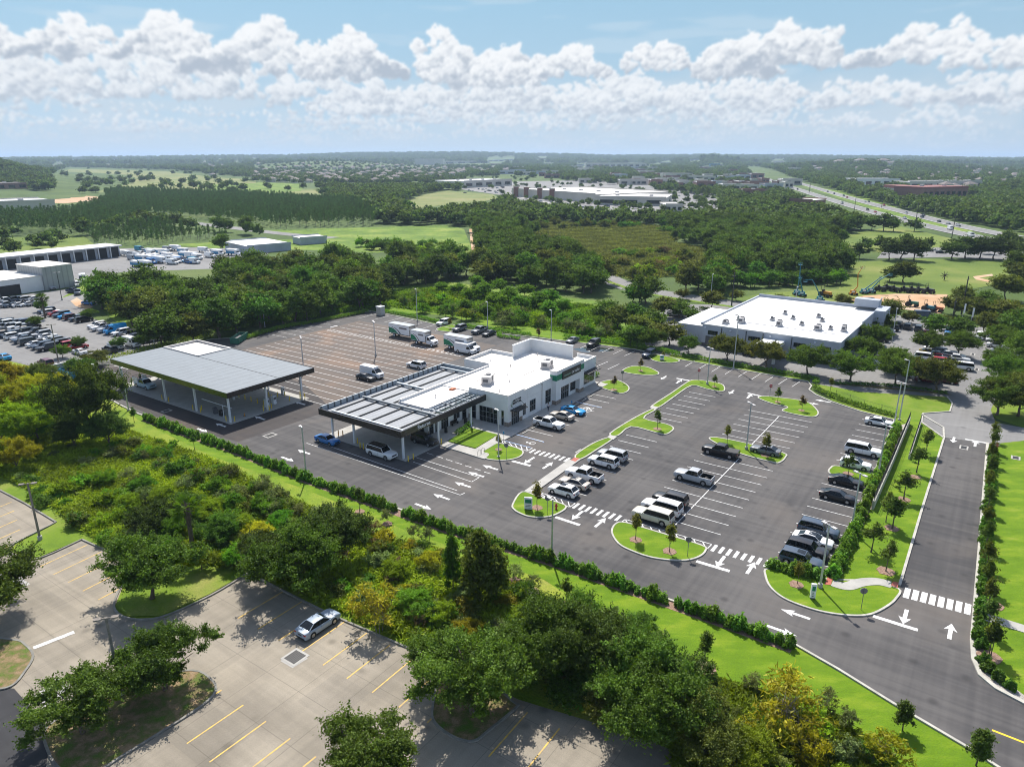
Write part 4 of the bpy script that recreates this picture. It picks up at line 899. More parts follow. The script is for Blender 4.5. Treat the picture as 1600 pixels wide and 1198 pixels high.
# --- the neighbour's big live oaks, near
for (u, v, s, c, lab, zs) in [
 (238, 935, 1.02, 'oak', 'spreading live oak with visible trunk on the grassy tongue between old parking bays', 0.95),
 (-12, 968, 1.05, 'oak', 'live oak cut by the photo edge on the round leafy island', 0.9),
 (258, 1078, 0.80, 'oak', 'live oak nearer the silver sedan on the leaf littered island', 0.95),
 (215, 1085, 0.42, 'oak', 'small oak beside the lamp post on the leaf littered island', 0.9),
 (130, 1145, 0.86, 'oak', 'live oak by the black road on the leaf littered island', 0.85),
 (470, 925, 1.0, 'oak', 'large oak hanging over the corner of the old concrete bays', 1.0),
 (520, 880, 0.95, 'dark', 'dark oak behind the silver sedan crowded against its larger neighbour', 1.0),
 (430, 905, 0.75, 'dark', 'dark oak at the kerb corner left of the silver sedan', 1.0),
 (738, 1112, 1.02, 'oak', 'live oak rising from the small kerbed island at the end of the yellow bays', 0.95),
 (700, 1075, 0.75, 'oak', 'lesser live oak beside the kerbed island near the yellow bays', 0.95),
 (868, 1045, 0.85, 'oak', 'oak standing over the shaded bays beyond the kerbed island', 1.05),
 (930, 1060, 0.88, 'dark', 'dark oak in the middle of the thicket above the shaded bays', 1.05),
 (900, 1000, 0.62, 'oak', 'oak at the upper edge of the thicket next to the young lawn tree', 1.0),
 (1000, 1110, 0.92, 'oak', 'oak at the lower end of the thicket by the shaded bays', 1.0),
 (1060, 1120, 0.72, 'dark', 'dark oak at the right end of the thicket beside the yellowing shrubs', 1.0),
 (985, 1040, 0.62, 'oak', 'oak on the lawn side of the thicket', 1.0),
 (1020, 1160, 0.88, 'oak', 'oak lowest in the thicket near the bottom of the view', 1.0),
 (812, 1065, 0.7, 'oak', 'small oak at the left end of the thicket over the shaded bays', 1.0),
 (580, 1235, 0.85, 'oak', 'oak with only its crown top showing at the lower edge of the old lot', 0.9),
 (1090, 1175, 0.75, 'olive', 'olive tinged oak under the thicket by the yellow flowering shrub', 0.9),
 (146, 690, 1.15, 'dark', 'big dark round tree beside the wash canopy corner', 1.5),
 (172, 700, 0.7, 'dark', 'dark tree tucked in front of the big dark round tree', 1.2),
 (118, 700, 0.7, 'dark', 'small dark tree below the big dark round tree', 1.0),
 (128, 585, 0.62, 'green', 'bushy green tree between the dumpster pen and the old lot', 0.8),
 (152, 572, 0.6, 'olive', 'olive bushy tree behind the dumpster pen', 0.8),
]: plant('oak', G(u, v), lab, s, c, None, zs)
# --- yellow-green trees at the left edge
for (u, v, s, c) in [(20, 660, 0.8, 'yellow'), (60, 640, 0.75, 'yellow'), (85, 665, 0.8, 'lime'), (40, 700, 0.75, 'lime'), (5, 620, 0.75, 'yellow'), (10, 700, 0.8, 'lime'), (70, 610, 0.6, 'olive'), (-20, 650, 0.9, 'lime'), (95, 625, 0.55, 'yellow'), (28, 735, 0.55, 'yellow'), (-10, 740, 0.6, 'lime'), (60, 690, 0.6, 'green'), (35, 610, 0.55, 'orange'), (105, 650, 0.5, 'lime')]:
    plant('oak', G(u, v), 'yellow green bushy tree in the clump beside the big dark tree', s, c, 'yellow green trees along the left of the scrub', 1.25).scale.x *= 1.25
# --- singular plants of the scrub
plant('palm', G(303, 866), 'fan palm with a skirt of dead fronds standing above the scrub', 1.15, 'bright')
plant('palm', G(71, 497), 'palm tree on the kerb tip in front of the repair building', 1.25, 'green', zs=0.9)
plant('cyp', G(750, 945), 'tall broad conifer with yellowing tips in the scrub below the lawn', 1.05, 'olive')
plant('cyp', G(775, 940), 'second broad conifer merging with the tall yellow tipped one', 0.8, 'olive')
plant('cyp', G(708, 925), 'slim tall conifer left of the broad yellow tipped conifers', 0.8, 'green', zs=1.2).scale = (0.5, 0.5, 0.85)
plant('loose', G(592, 985), 'small thinning autumn coloured tree at the kerb behind the bays', 2.0, 'orange')
plant('oak', G(650, 960), 'round fresh green tree with a pale branch in the scrub', 0.42, 'bright', zs=0.8)
plant('oak', G(400, 845), 'yellow blooming shrub tree beside the palm', 0.4, 'yellow', zs=0.8)
plant('oak', G(240, 835), 'dark leafy clump left of the palm', 0.62, 'dark', zs=0.9)
plant('oak', G(290, 810), 'green thicket tree just behind the palm', 0.55, 'green', zs=0.8)
plant('oak', G(345, 850), 'dark green thicket tree right of the palm', 0.55, 'green', zs=0.9)
plant('loose', G(1225, 1150), 'shrub tree covered in golden yellow blooms at the lawn edge', 2.2, 'orange', zs=0.9)
plant('loose', G(1375, 1190), 'yellow blooming shrub by the road edge near the bottom', 1.5, 'yellow', zs=0.8)
plant('oak', G(1180, 1190), 'mixed yellow green shrub tree near the bottom edge', 0.5, 'lime', zs=0.8)
plant('cyp', G(1410, 1140), 'small dark conifer close to the kerb beside the yellow bloom', 0.35, 'sap')
plant('cyp', G(1525, 1195), 'small dark conifer standing at the road kerb bottom right', 0.42, 'sap')
for u, v in ((1100, 1040), ):
    plant('sap', G(u, v), 'young upright tree in a mulch ring on the lawn below the hedge end', 1.0, 'sap')
plant('sap', G(885, 945), 'young upright tree in a mulch ring below the lamp post on the lawn', 0.95, 'sap')
plant('sap', G(562, 798), 'thin young tree on the lawn below the arrow lanes', 0.9, 'sap')
plant('sap', G(304, 702), 'slim young tree in the lawn below the wash canopy corner', 0.85, 'green')
plant('sap', G(210, 660), 'slim young tree where the hedge starts by the wash canopy', 0.8, 'green')
for i, (u, v) in enumerate(((605, 815), (645, 840), (670, 845), (805, 905), (830, 920), (945, 975), (1005, 1000), (1030, 1012), (1175, 1080), (1290, 1110), (1325, 1135))):
    plant('loose', G(u, v), 'wispy grey green shrub planted on the lawn below the long hedge', 0.75, 'grey', 'wispy shrubs planted in the long lawn', name='lawn_shrub')
for i, (u, v, s, c) in enumerate(((205, 800, .36, 'lime'), (225, 770, .34, 'bright'), (255, 790, .4, 'lime'), (275, 840, .38, 'bright'), (330, 815, .42, 'lime'), (360, 800, .36, 'bright'), (375, 835, .4, 'lime'), (345, 770, .33, 'bright'), (410, 800, .36, 'bright'), (255, 870, .34, 'bright'), (315, 890, .36, 'lime'), (370, 885, .36, 'bright'), (165, 760, .34, 'bright'), (620, 905, .34, 'lime'), (670, 890, .3, 'yellow'), (690, 975, .34, 'lime'), (730, 1000, .3, 'yellow'), (820, 985, .34, 'lime'), (835, 1010, .36, 'bright'), (440, 830, .36, 'bright'))):
    plant('oak', G(u, v), 'bushy %s sapling tree among the scrub shrubs' % dict(lime='lime green', bright='bright green', yellow='yellow')[c], s, c, 'bushy small trees of the scrub', .95)
# mulch rings
mr = MB()
for u, v, r in ((1100, 1043, 1.1), (885, 948, 1.1), (562, 799, .7), (805, 908, .9), (830, 923, .9), (1005, 1003, .9), (1175, 1083, .9), (605, 818, .7), (1384, 892, 1), (1393, 825, .9), (1412, 780, .9), (1430, 745, .8), (1545, 1025, 1.1), (1552, 945, 1.0)):
    c = G(u, v); mr.prism([(c[0]+r*math.cos(a*.52)*(1+.15*math.sin(a*3)), c[1]+r*math.sin(a*.52)*(1+.15*math.cos(a*2))) for a in range(12)], -0.02, 0.03)
for u, v, r in ((839, 793, .8), (993, 843, .8), (1046, 861, .85), (1165, 697, .0), (1196, 711, .8), (1027, 670, .75), (959, 609, .7), (1001, 579, .6), (1215, 628, .6), (1252, 641, .6), (1325, 740, .8), (1116, 604, .5), (1244, 913, .8), (779, 702, .6), (703, 513, .4)):
    if r:
        c = G(u, v, .11); mr.prism([(c[0]+r*math.cos(a*.52)*(1+.15*math.sin(a*3)), c[1]+r*math.sin(a*.52)*(1+.15*math.cos(a*2))) for a in range(12)], 0.0, 0.15)
struct(mr, 'mulch_bed', M['mulch'])
# --- island trees of the car park
for (u, v, s, c, lab) in [
 (839, 793, 1.0, 'sapy', 'young yellowing tree beside the white sign on the round island'),
 (993, 843, 0.95, 'sapy', 'young yellowing tree at the left end of the long front island'),
 (1046, 862, 1.0, 'sapy', 'young yellowing tree in the middle of the long front island'),
 (1136, 692, 0.85, 'sapy', 'bronze tinged young tree behind the black pickup'),
 (1196, 711, 1.0, 'sapy', 'yellowing young tree beside the parked grey sedan'),
 (1027, 670, 0.95, 'sap', 'dark green young tree on the T shaped median'),
 (959, 609, 0.85, 'brown', 'bronze leaved young tree on the island by the building corner'),
 (1001, 579, 0.8, 'brown', 'bronze leaved young tree on the oval island behind the building'),
 (1215, 628, 0.85, 'sap', 'dark young tree by the maroon stop sign on the far island'),
 (1253, 641, 0.85, 'brown', 'bronze young tree on the right part of the far island'),
 (1325, 741, 1.0, 'sap', 'young tree on the small island between the cars at the right kerb'),
 (1116, 604, 0.75, 'sap', 'dark young tree at the far tip of the long median'),
 (1036, 562, 0.55, 'sapy', 'small young tree on the back island beside the blue car'),
 (1246, 912, 0.75, 'sapy', 'scrawny young tree by the hedge on the corner island'),
 (779, 702, 0.7, 'sapy', 'thin golden young tree next to the lamp post near the building'),
 (703, 513, 0.8, 'sapy', 'thin young tree on the small back island beside the parked cars'),
 (1297, 610, 0.75, 'sapy', 'golden young tree inside the hedge corner of the upper field'),
 (841, 532, 0.9, 'brown', 'thin bronze tree behind the building screen wall'),
 (721, 498, 0.95, 'brown', 'thin dark young tree in the back verge right of the box trucks'),
 (648, 478, 0.9, 'green', 'young tree at the back verge near the utility cabinet'),
]: plant('sap', G(u, v, 0.1), lab, s, c)
# --- trees along the driveway
for i, (u, v, s, lab) in enumerate([
 (1384, 892, 1.0, 'driveway strip tree in a mulch ring nearest the zebra crossing'), (1361, 862, 1.0, 'driveway strip tree against the hedge near the crossing'),
 (1394, 826, 1.05, 'driveway strip tree with a mulch ring in the middle of the strip'), (1384, 815, 1.0, 'driveway strip tree at the lower end of the retaining wall'),
 (1412, 780, 1.05, 'driveway strip tree beside the kerb halfway up the driveway'), (1432, 738, 1.0, 'driveway strip tree just below the short upper wall'),
 (1446, 710, 1.0, 'driveway strip tree right of the short upper wall')]):
    plant('sap', G(u, v), lab, s*1.1, 'sap', 'trees in the strip between wall and driveway').scale.x *= 1.7
for i in range(13):
    k = i/12; u = 1556-12*math.sin(k*2.6)-4; v = 690+330*k**1.25
    o = plant('sap', G(u+RND.uniform(-2, 2), v), 'narrow dark tree in the planted bed right of the driveway', 1.0, 'sap' if i % 2 else 'olive', 'narrow trees right of the driveway')
plant('sap', G(1548, 1025), 'young tree in gravel where the driveway curves out', 1.0, 'dark')
# --- hedges
def hedge_run(pts, step, label, group, scale=1.0, col='hedge', offp=0.0):
    p = path_px(pts); acc = 0; 
    for a, b in zip(p, p[1:]):
        d = Vector((b[0]-a[0], b[1]-a[1])); L_ = d.length; d.normalize(); n = Vector((-d.y, d.x)); s = acc
        while s < L_:
            if RND.random() < 0.93: plant('bush', (a[0]+d.x*s+n.x*offp+RND.uniform(-.08, .08), a[1]+d.y*s+n.y*offp+RND.uniform(-.08, .08)), label, scale*RND.uniform(.72, 1.22), col, group, RND.uniform(.8, 1.15))
            s += step
        acc = s-L_
hedge_run([(228, 655), (287, 677), (357, 701), (479, 750), (700, 828), (862, 878), (1100, 962), (1238, 1012)], 0.98, 'glossy green shrub in the long low hedge between the lot and the lower lawn', 'shrubs of the long hedge below the lot', 1.12)
hedge_run([(1301, 900), (1334, 832), (1352, 790), (1372, 745), (1402, 668)], 1.15, 'leafy green shrub in the hedge behind the right hand row of parked cars', 'shrubs of the hedge by the right kerb', 1.25)
hedge_run([(1208, 887), (1230, 893), (1280, 904)], 1.2, 'glossy shrub in the short hedge on the corner island', 'shrubs of the corner island hedge', 1.2)
hedge_run([(1551, 702), (1540, 830), (1531, 960), (1530, 1020), (1545, 1050), (1590, 1085)], 1.2, 'spreading shrub in the gravel bed right of the driveway', 'shrubs of the bed right of the driveway', 1.05, 'green')
def hedge_mass(pts, w, h, label, col='hedge', n=5, dens=95, name='hedge'):
    p = curve(path_px(pts), n, False); rng = np.random.default_rng(len(pts)*7+int(pts[0][0])); P_ = []
    for a, b in zip(p, p[1:]):
        d = Vector((b[0]-a[0], b[1]-a[1])); L_ = d.length
        if L_ < 1e-3: continue
        d.normalize(); nn = Vector((-d.y, d.x)); k = int(L_*dens*w)
        s = rng.uniform(0, L_, k); q = rng.uniform(-.5, .5, k)*w; hh = h*(0.8+0.25*np.sin((a[0]+d.x*s)*5.1)*np.cos((a[1]+d.y*s)*4.3))
        z = hh*(rng.uniform(0.05, 1, k)**0.5)*(1-0.3*(abs(q)/(w/2))**3)
        P_.append(np.stack([a[0]+d.x*s+nn.x*q, a[1]+d.y*s+nn.y*q, z], 1))
    P_ = np.concatenate(P_)-np.array([p[0][0], p[0][1], 0]); o = link(name, leafmesh('hedge_leaves', P_, 0.2, 0.8, None, len(P_)), None, (p[0][0], p[0][1], 0), color=COL[col])
    return tag(o, label, 'hedge')
hedge_mass([(1066, 556), (1145, 571), (1262, 591), (1274, 600)], 1.3, 1.1, 'clipped hedge between the far bays and the warehouse lane')
hedge_mass([(1273, 607), (1282, 613), (1306, 623), (1347, 637), (1399, 651)], 1.2, 1.1, 'clipped hedge curving around the upper right corner of the lot')
hedge_mass([(596, 487), (650, 496), (698, 507)], 1.3, 1.1, 'low hedge behind the box trucks beyond the back bays')
hedge_mass([(712, 509), (780, 518), (830, 525)], 1.3, 1.1, 'low hedge behind the three grey cars in the back corner')
hedge_mass([(880, 528), (937, 534), (993, 542), (1062, 557)], 1.8, 1.4, 'thick hedge behind the grey sedan and black crossover')
hedge_mass([(384, 530), (430, 516), (493, 504), (575, 488)], 1.8, 1.2, 'rough hedge at the foot of the woods along the back lot')
hedge_mass([(115, 588), (150, 568), (188, 563), (240, 548), (330, 528)], 3.0, 2.0, 'overgrown hedge behind the wash canopy beside the old lot', 'lime', dens=40)
hedge_mass([(780, 522), (782, 527), (800, 529), (812, 531)], 1.4, 1.0, 'short hedge on the back island by the building')
hedge_mass([F2 for F2 in [(713, 680), (735, 664.5)]], 1.1, 0.9, 'clipped dark hedge along the porch beside the small lawn', 'green', 2)
hedge_mass([(820, 649), (845, 633), (868, 622)], 1.2, 1.0, 'clipped hedge under the windows of the building front', 'green', 2)
hedge_mass([(878, 621), (890, 615)], 1.3, 1.1, 'small hedge left of the dark entrance under the big sign', 'green', 2)
hedge_mass([(893, 610), (909, 602)], 1.3, 1.2, 'small hedge right of the entrance under the big sign', 'green', 2)
hedge_mass([(916, 597), (926, 590), (934, 587)], 1.2, 1.3, 'hedge wrapping the far corner of the building', 'hedge', 2)
hedge_mass([(1300, 600), (1400, 604), (1480, 616)], 1.2, 0.7, 'low brown edged hedge along the warehouse lane above the field', 'green', 4, 60)
hedge_mass([(1093, 483), (1130, 490)], 1.4, 1.2, 'short hedge left of the warehouse', 'dark', 2)
# --- scrub shrubs, counted one by one
zones = [
 # poly, n, kinds, colours, (smin, smax), label, group
 ([(0, 745), (60, 770), (130, 830), (220, 880), (300, 880), (390, 890), (470, 900), (480, 840), (430, 770), (330, 720), (240, 690), (100, 700), (0, 720)], 112, ['shrub', 'loose', 'shrub', 'loose'], ['bright', 'olive', 'lime', 'green', 'lime', 'bright', 'grey'], (0.5, 1.2), 'wild shrub in the scrub above the old concrete lot', 'wild shrubs in the left scrub'),
 ([(480, 790), (560, 830), (700, 870), (830, 930), (900, 970), (860, 990), (780, 1000), (700, 1030), (600, 985), (540, 950), (500, 890)], 74, ['shrub', 'loose', 'loose'], ['lime', 'olive', 'yellow', 'green', 'grey', 'orange', 'brown', 'bright'], (0.5, 1.0), 'wild shrub in the scrub between the lawn and the yellow bays', 'wild shrubs in the middle scrub'),
 ([(200, 690), (330, 730), (440, 775), (480, 800), (480, 850), (400, 800), (260, 740), (190, 720)], 40, ['loose', 'shrub'], ['grey', 'olive', 'green', 'grey'], (0.6, 1.15), 'grey green wild shrub between the palm and the long lawn', 'grey green shrubs along the lawn edge'),
 ([(1090, 1100), (1200, 1120), (1300, 1160), (1380, 1198), (1300, 1250), (1080, 1250)], 26, ['shrub', 'loose'], ['grey', 'lime', 'olive', 'green', 'yellow'], (0.8, 1.3), 'wild shrub under the blooming shrubs at the foot of the lawn', 'wild shrubs at the foot of the lawn'),
 ([(600, 470), (700, 465), (820, 500), (930, 520), (1000, 535), (860, 520), (760, 508), (640, 485)], 60, ['shrub', 'loose'], ['bright', 'lime', 'grey', 'green'], (1.0, 1.9), 'light green shrub on the meadow bank behind the back hedge', 'shrubs on the bank behind the lot'),
 ([(830, 1030), (900, 1010), (1000, 1050), (1100, 1110), (1080, 1180), (960, 1130), (820, 1085)], 34, ['shrub'], ['dark', 'oak', 'green', 'olive'], (1.0, 1.7), 'dark undergrowth shrub beneath the thicket oaks by the shaded bays', 'undergrowth of the oak thicket'),
 ([(965, 395), (1110, 400), (1118, 420), (1050, 434), (990, 438), (940, 410)], 40, ['shrub'], ['lime', 'bright', 'olive', 'brown'], (1.4, 2.6), 'yellow green marsh bush at the lower right of the marsh', 'bushes in the lower marsh'),
 ([(560, 385), (600, 380), (720, 385), (735, 405), (600, 400)], 30, ['shrub'], ['lime', 'bright', 'green'], (1.4, 2.6), 'bright bush at the lower edge of the meadow before the woods', 'bushes at the meadow edge'),
 ([(815, 354), (960, 350), (1050, 356), (1066, 366), (1050, 366), (960, 358), (830, 362)], 36, ['shrub'], ['green', 'olive', 'bright'], (1.6, 3.0), 'green bush along the far rim of the marsh', 'bushes along the far rim of the marsh'),
 ([(20, 745), (60, 752), (110, 780), (160, 830), (200, 860), (160, 850), (60, 790)], 14, ['shrub'], ['bright', 'green'], (0.5, 0.9), 'grassy shrub on the verge beside the far old bays', 'shrubs on the old lot verge'),
]
for poly, n, kinds, cols, (s0, s1), lab, grp in zones:
    us = [p[0] for p in poly]; vs_ = [p[1] for p in poly]; k = 0
    while k < n:
        u = RND.uniform(min(us), max(us)); v = RND.uniform(min(vs_), max(vs_))
        if not pip(u, v, poly): continue
        kd_, sc_, cl_ = RND.choice(kinds), RND.uniform(s0, s1), RND.choice(cols)
        lab_ = '%s %s %s' % ('small' if sc_ < s0+(s1-s0)*.33 else ('tall' if sc_ > s0+(s1-s0)*.7 else 'rounded'), dict(bright='bright green', olive='olive', lime='lime green', green='green', grey='grey green', brown='brown', yellow='yellow', orange='golden', dark='dark', oak='deep green')[cl_], (lab.replace('grey green ', '').replace('light green ', '').replace('dark ', '').replace('yellow green ', '').replace('bright ', '').replace('green ', '').replace('wild ', '')))
        plant(kd_, G(u, v), lab_, sc_, cl_, grp, RND.uniform(.7, 1.05)); k += 1
# --- bright vine-covered mass behind the bank, and dark trees around
for (u, v, s) in [(715, 462, .62), (735, 470, .7), (755, 466, .75), (775, 480, .7), (795, 474, .75), (815, 486, .7), (838, 482, .75), (858, 495, .65), (880, 492, .7), (900, 508, .6), (745, 452, .7), (780, 458, .7), (820, 466, .7), (860, 476, .65), (760, 494, .5), (800, 500, .5), (690, 455, .5), (725, 484, .45), (915, 518, .5), (880, 508, .5)]:
    plant('mid', G(u, v), 'bright green vine covered tree on the slope behind the white building', s, 'bright', 'vine covered trees behind the white building', 0.72)
# --- trees around the warehouse and its car park
WT = [(1075, 553, .62, 'at the left corner of the warehouse lane'), (1135, 563, .85, 'in front of the warehouse left windows'), (1196, 573, .85, 'in front of the warehouse entrance canopy'), (1262, 585, .92, 'in front of the warehouse near its right corner'),
 (1328, 596, .95, 'beyond the warehouse front corner'), (1399, 601, .95, 'at the front left of the old grey car park'), (1432, 597, .75, 'at the front of the old grey car park behind its neighbour'), (1461, 612, 1.0, 'at the front right of the old grey car park'), (1392, 582, .8, 'left side of the parked yellow car'),
 (1363, 545, .85, 'against the warehouse side wall, middle one'), (1345, 565, .85, 'against the warehouse side wall, nearer one'), (1370, 522, .8, 'against the warehouse side wall, far one'), (1387, 505, .95, 'behind the raised warehouse corner'), (1447, 553, .8, 'left tree among the cars in the grey car park'), (1497, 557, .85, 'right tree among the cars in the grey car park'), (1460, 524, .75, 'at the top of the grey car park left'), (1500, 528, .75, 'at the top of the grey car park right'), (1420, 505, .5, 'small, on the road strip behind the warehouse'), (1479, 515, .55, 'small, by the flag poles'), (1536, 520, .75, 'beside the parked white car at the road'),
 (1557, 648, 1.05, 'big, right of the grey junction'), (1590, 650, 1.1, 'right edge, beside the junction'), (1580, 610, 1.0, 'right edge, above the junction'), (1562, 590, .9, 'lining the right side of the aisle'), (1600, 575, 1.1, 'right edge, second above the junction'), (1560, 550, .9, 'lining the right side of the aisle farther up'), (1590, 530, 1.1, 'right edge, near the road'), (1570, 510, 1.0, 'by the road at the right edge'),
 (1112, 482, .75, 'left of the warehouse by the road'), (1060, 497, .8, 'at the road left of the warehouse'), (1080, 503, .6, 'at the car park left of the warehouse'), (1035, 495, .8, 'left of the silver car by the road'), (1020, 520, .9, 'behind the hedge left of the warehouse lane'), (1045, 540, .85, 'near the warehouse lane, left end'), (1000, 530, .85, 'behind the thick hedge'), (965, 515, .9, 'at the edge of the dark woods'), (945, 505, .9, 'in the dark woods corner'), (1220, 477, .5, 'small, behind the warehouse roof'), (1313, 478, .5, 'small, behind the warehouse by the sandy yard'), (1325, 480, .45, 'smaller, behind the warehouse by the sandy yard'), (1490, 492, .8, 'at the right end of the sandy yard'), (1520, 500, .95, 'mossy, across the road'), (1500, 480, .9, 'mossy, at the end of the tractors'), (1540, 490, .95, 'mossy, near the telegraph poles'), (1570, 470, 1.2, 'large, at the right above the road'), (1600, 450, 1.3, 'large, highest on the right edge'), (1550, 500, .8, 'across the road right of the flags'),
 (1411, 441, 1.05, 'rounded, alone in the grass field'), (1390, 440, .8, 'beside the lone rounded field tree'), (1066, 468, .5, 'small, by the road left'), (1124, 465, .45, 'small bright, by the warehouse yard'), (1150, 470, .5, 'small, above the warehouse roof left'),
 (1018, 545, .7, 'just left of the blue car'), (985, 540, .7, 'behind the empty far bays')]
for u, v, s, w in WT: plant('oak' if v > 540 else 'mid', G(u, v), 'oak %s' % w, s, 'oak' if RND.random() < .6 else 'olive', None, 0.95 if v > 540 else 0.75)
for u, v in ((40, 548),): pass
for u, v, w in ((98, 559, 'at the kerb tip near the red pickup'), (57, 512, 'between the two middle rows'), (66, 487, 'beside the palm'), (187, 546, 'by the white van at the hedge'), (140, 500, 'dark and broad above the parked row'), (125, 545, 'over the red pickup'), (225, 541, 'thin, beside the tall lamp by the hedge')):
    plant('oak', G(u, v), 'small tree of the left lot %s' % w, 0.42, 'oak')
for u, v, s in ((1205, 425, 1.1), (1230, 415, 1.2), (1255, 412, 1.3), (1285, 410, 1.3), (1303, 408, 1.2), (1342, 404, .9), (1388, 407, 1.2), (1407, 405, 1.3), (1428, 407, 1.2), (1487, 405, 1.2), (1508, 403, 1.3), (1530, 404, 1.3), (1552, 405, 1.3), (1577, 407, 1.2), (1190, 432, 1.1), (1170, 428, 1.1), (1218, 432, 1.0)):
    plant('mid', G(u, v), 'spreading dark oak in the row between the grass field and the cross street', s, 'dark', 'oaks between the field and the cross street', .8)
for u, v, s in ((1345, 358, 1.1), (1362, 360, 1.1), (1380, 361, 1.2), (1395, 362, 1.1), (1330, 352, 1.0)):
    plant('mid', G(u, v), 'dark green tree in the clump on the near side of the highway', s, 'oak', 'trees on the near side of the highway', .9)
for i in range(26):
    u = 1128+i*7.4; plant('mid', G(u+RND.uniform(-2, 2), 446+RND.uniform(-5, 4)-(i > 18)*4), 'bright green vine covered tree behind the boom lifts', RND.uniform(.5, .75), 'green' if i % 3 else 'bright', 'vine covered trees behind the boom lifts', .8)
# --- grass tufts of the scrub: nobody could count them
def tufts(name, poly, n, size, hgt, cols, label, dens=1, z=0.0):
    rng = np.random.default_rng(int(poly[0][0])+n); us = [p[0] for p in poly]; vs_ = [p[1] for p in poly]; pts = []
    gp = path_px(poly); xs = [p[0] for p in gp]; ys = [p[1] for p in gp]
    while len(pts) < n:
        x = rng.uniform(min(xs), max(xs)); y = rng.uniform(min(ys), max(ys))
        if pip(x, y, gp): pts.append((x, y))
    P_ = []; T_ = []
    for x, y in pts:
        k = 7; q = rng.normal(size=(k, 3))*[size, size, 0.0]; q[:, 2] = rng.uniform(0.05, hgt, k); P_.append(np.array([x, y, z])+q)
        T_.append(np.full(k, 0.7+0.6*(0.5+0.5*math.sin(x*.23+math.cos(y*.31)*2))*rng.uniform(.7, 1.2)))
    P_ = np.concatenate(P_); me = leafmesh(name+'_blades', P_, size*1.1, 0.3, np.concatenate(T_), 3, elong=2.2, aspect=0.3)
    o = link(name, me, color=cols); tag(o, label, 'grass', kind='stuff'); return o
tufts('grass', [(0, 745), (60, 770), (130, 830), (220, 880), (300, 880), (390, 890), (520, 950), (660, 1015), (800, 1060), (900, 1000), (830, 930), (700, 870), (560, 830), (430, 770), (330, 720), (240, 690), (100, 640), (-100, 640), (-100, 740)], 34000, 0.30, 0.75, (0.25, 0.33, 0.022), 'tall weedy grass filling the scrub between shrubs')
tufts('grass', [(330, 520), (600, 478), (800, 505), (1000, 540), (930, 480), (700, 450), (560, 460), (330, 505)], 9000, 0.5, 0.8, (0.15, 0.26, 0.018), 'tall bright grass on the bank behind the lot')
tufts('reeds', [(815, 354), (870, 349), (960, 351), (1050, 357), (1068, 370), (1045, 380), (1100, 392), (1118, 412), (1060, 428), (1000, 440), (960, 430), (930, 400), (880, 376), (820, 366)], 20000, 0.8, 1.5, (0.20, 0.235, 0.06), 'brown and green marsh reeds in front of the shopping centre woods')
tufts('weeds', [(1100, 1060), (1280, 1110), (1400, 1190), (1300, 1260), (1050, 1200)], 4500, 0.3, 0.6, (0.18, 0.25, 0.018), 'weeds among the shrubs at the foot of the lawn')
# --- woods: the nearest trees one by one, the mass beyond as one object
def inclear(u, v): return any(pip(u, v, c) for c in CLEAR)
PINES = [[(0, 335), (160, 300), (400, 308), (560, 320), (605, 345), (560, 360), (400, 362), (250, 345), (150, 366), (0, 368)], [(120, 384), (135, 368), (250, 358), (300, 366), (400, 378), (400, 384), (250, 388)], [(-400, 335), (0, 330), (0, 368), (-400, 372)]]
cand = []
rr = random.Random(11)
def scatter(r0, r1, step, band):
    y = 0
    n = int(2*r1/step)
    for i in range(n):
        for j in range(int(r1/step)+1):
            x = -r1+(i+rr.random())*step; y = (j+rr.random())*step
            r = math.hypot(x, y)
            if r < r0 or r >= r1 or y < 100: continue
            a = math.degrees(math.atan2(x, y))
            if abs(a) > 39.5: continue
            z = terrain(x, y); u, v = PX(x, y, 0); 
            if v > 545 or inclear(u, v) or inclear(*PX(x, y, 7.0)) or (v < 340 and infront(u, v)) or (r < 420 and u < 620 and inclear(*PX(x, y, 10.5))): continue
            if band == 0 and (u > 1130 and v > 440 or (u > 1000 and v > 478) or (v > 448 and u > 1480)): continue
            cand.append((r, x, y, z, u, v, band))
scatter(150, 420, 7.6, 0); scatter(420, 1150, 9.5, 1)
def ispine(u, v): return any(pip(u, v, c) for c in PINES)
cand = [c for c in cand if not ispine(c[4], c[5])]
gx = [G(*q) for poly in PINES for q in poly]
nx_ = 0
xx = min(q[0] for q in gx)
while xx < max(q[0] for q in gx):
    yy = min(q[1] for q in gx)
    while yy < max(q[1] for q in gx):
        x = xx+rr.uniform(-1.2, 1.2); y = yy+rr.uniform(-1.2, 1.2); u, v = PX(x, y, 0)
        if ispine(u, v) and not inclear(u, v) and -60 < u < 1660 and rr.random() < .86: cand.append((math.hypot(x, y), x, y, 0, u, v, 1))
        yy += 5.4
    xx += 5.4
cand.sort()
nb = npn = 0; STUFF = {'far': [], 'pine': [], 'mid': []}
def wlabel(u, v):
    if u < 330: w = 'left of the back lot'
    elif u < 620: w = 'behind the empty back bays'
    elif u < 820: w = 'behind the box trucks'
    else: w = 'between the white building and the marsh'
    if v < 400: w = 'beyond the yard of white vans' if u < 500 else ('around the bright meadow' if u < 800 else 'at the rim of the marsh')
    return w
TALLIES = {}
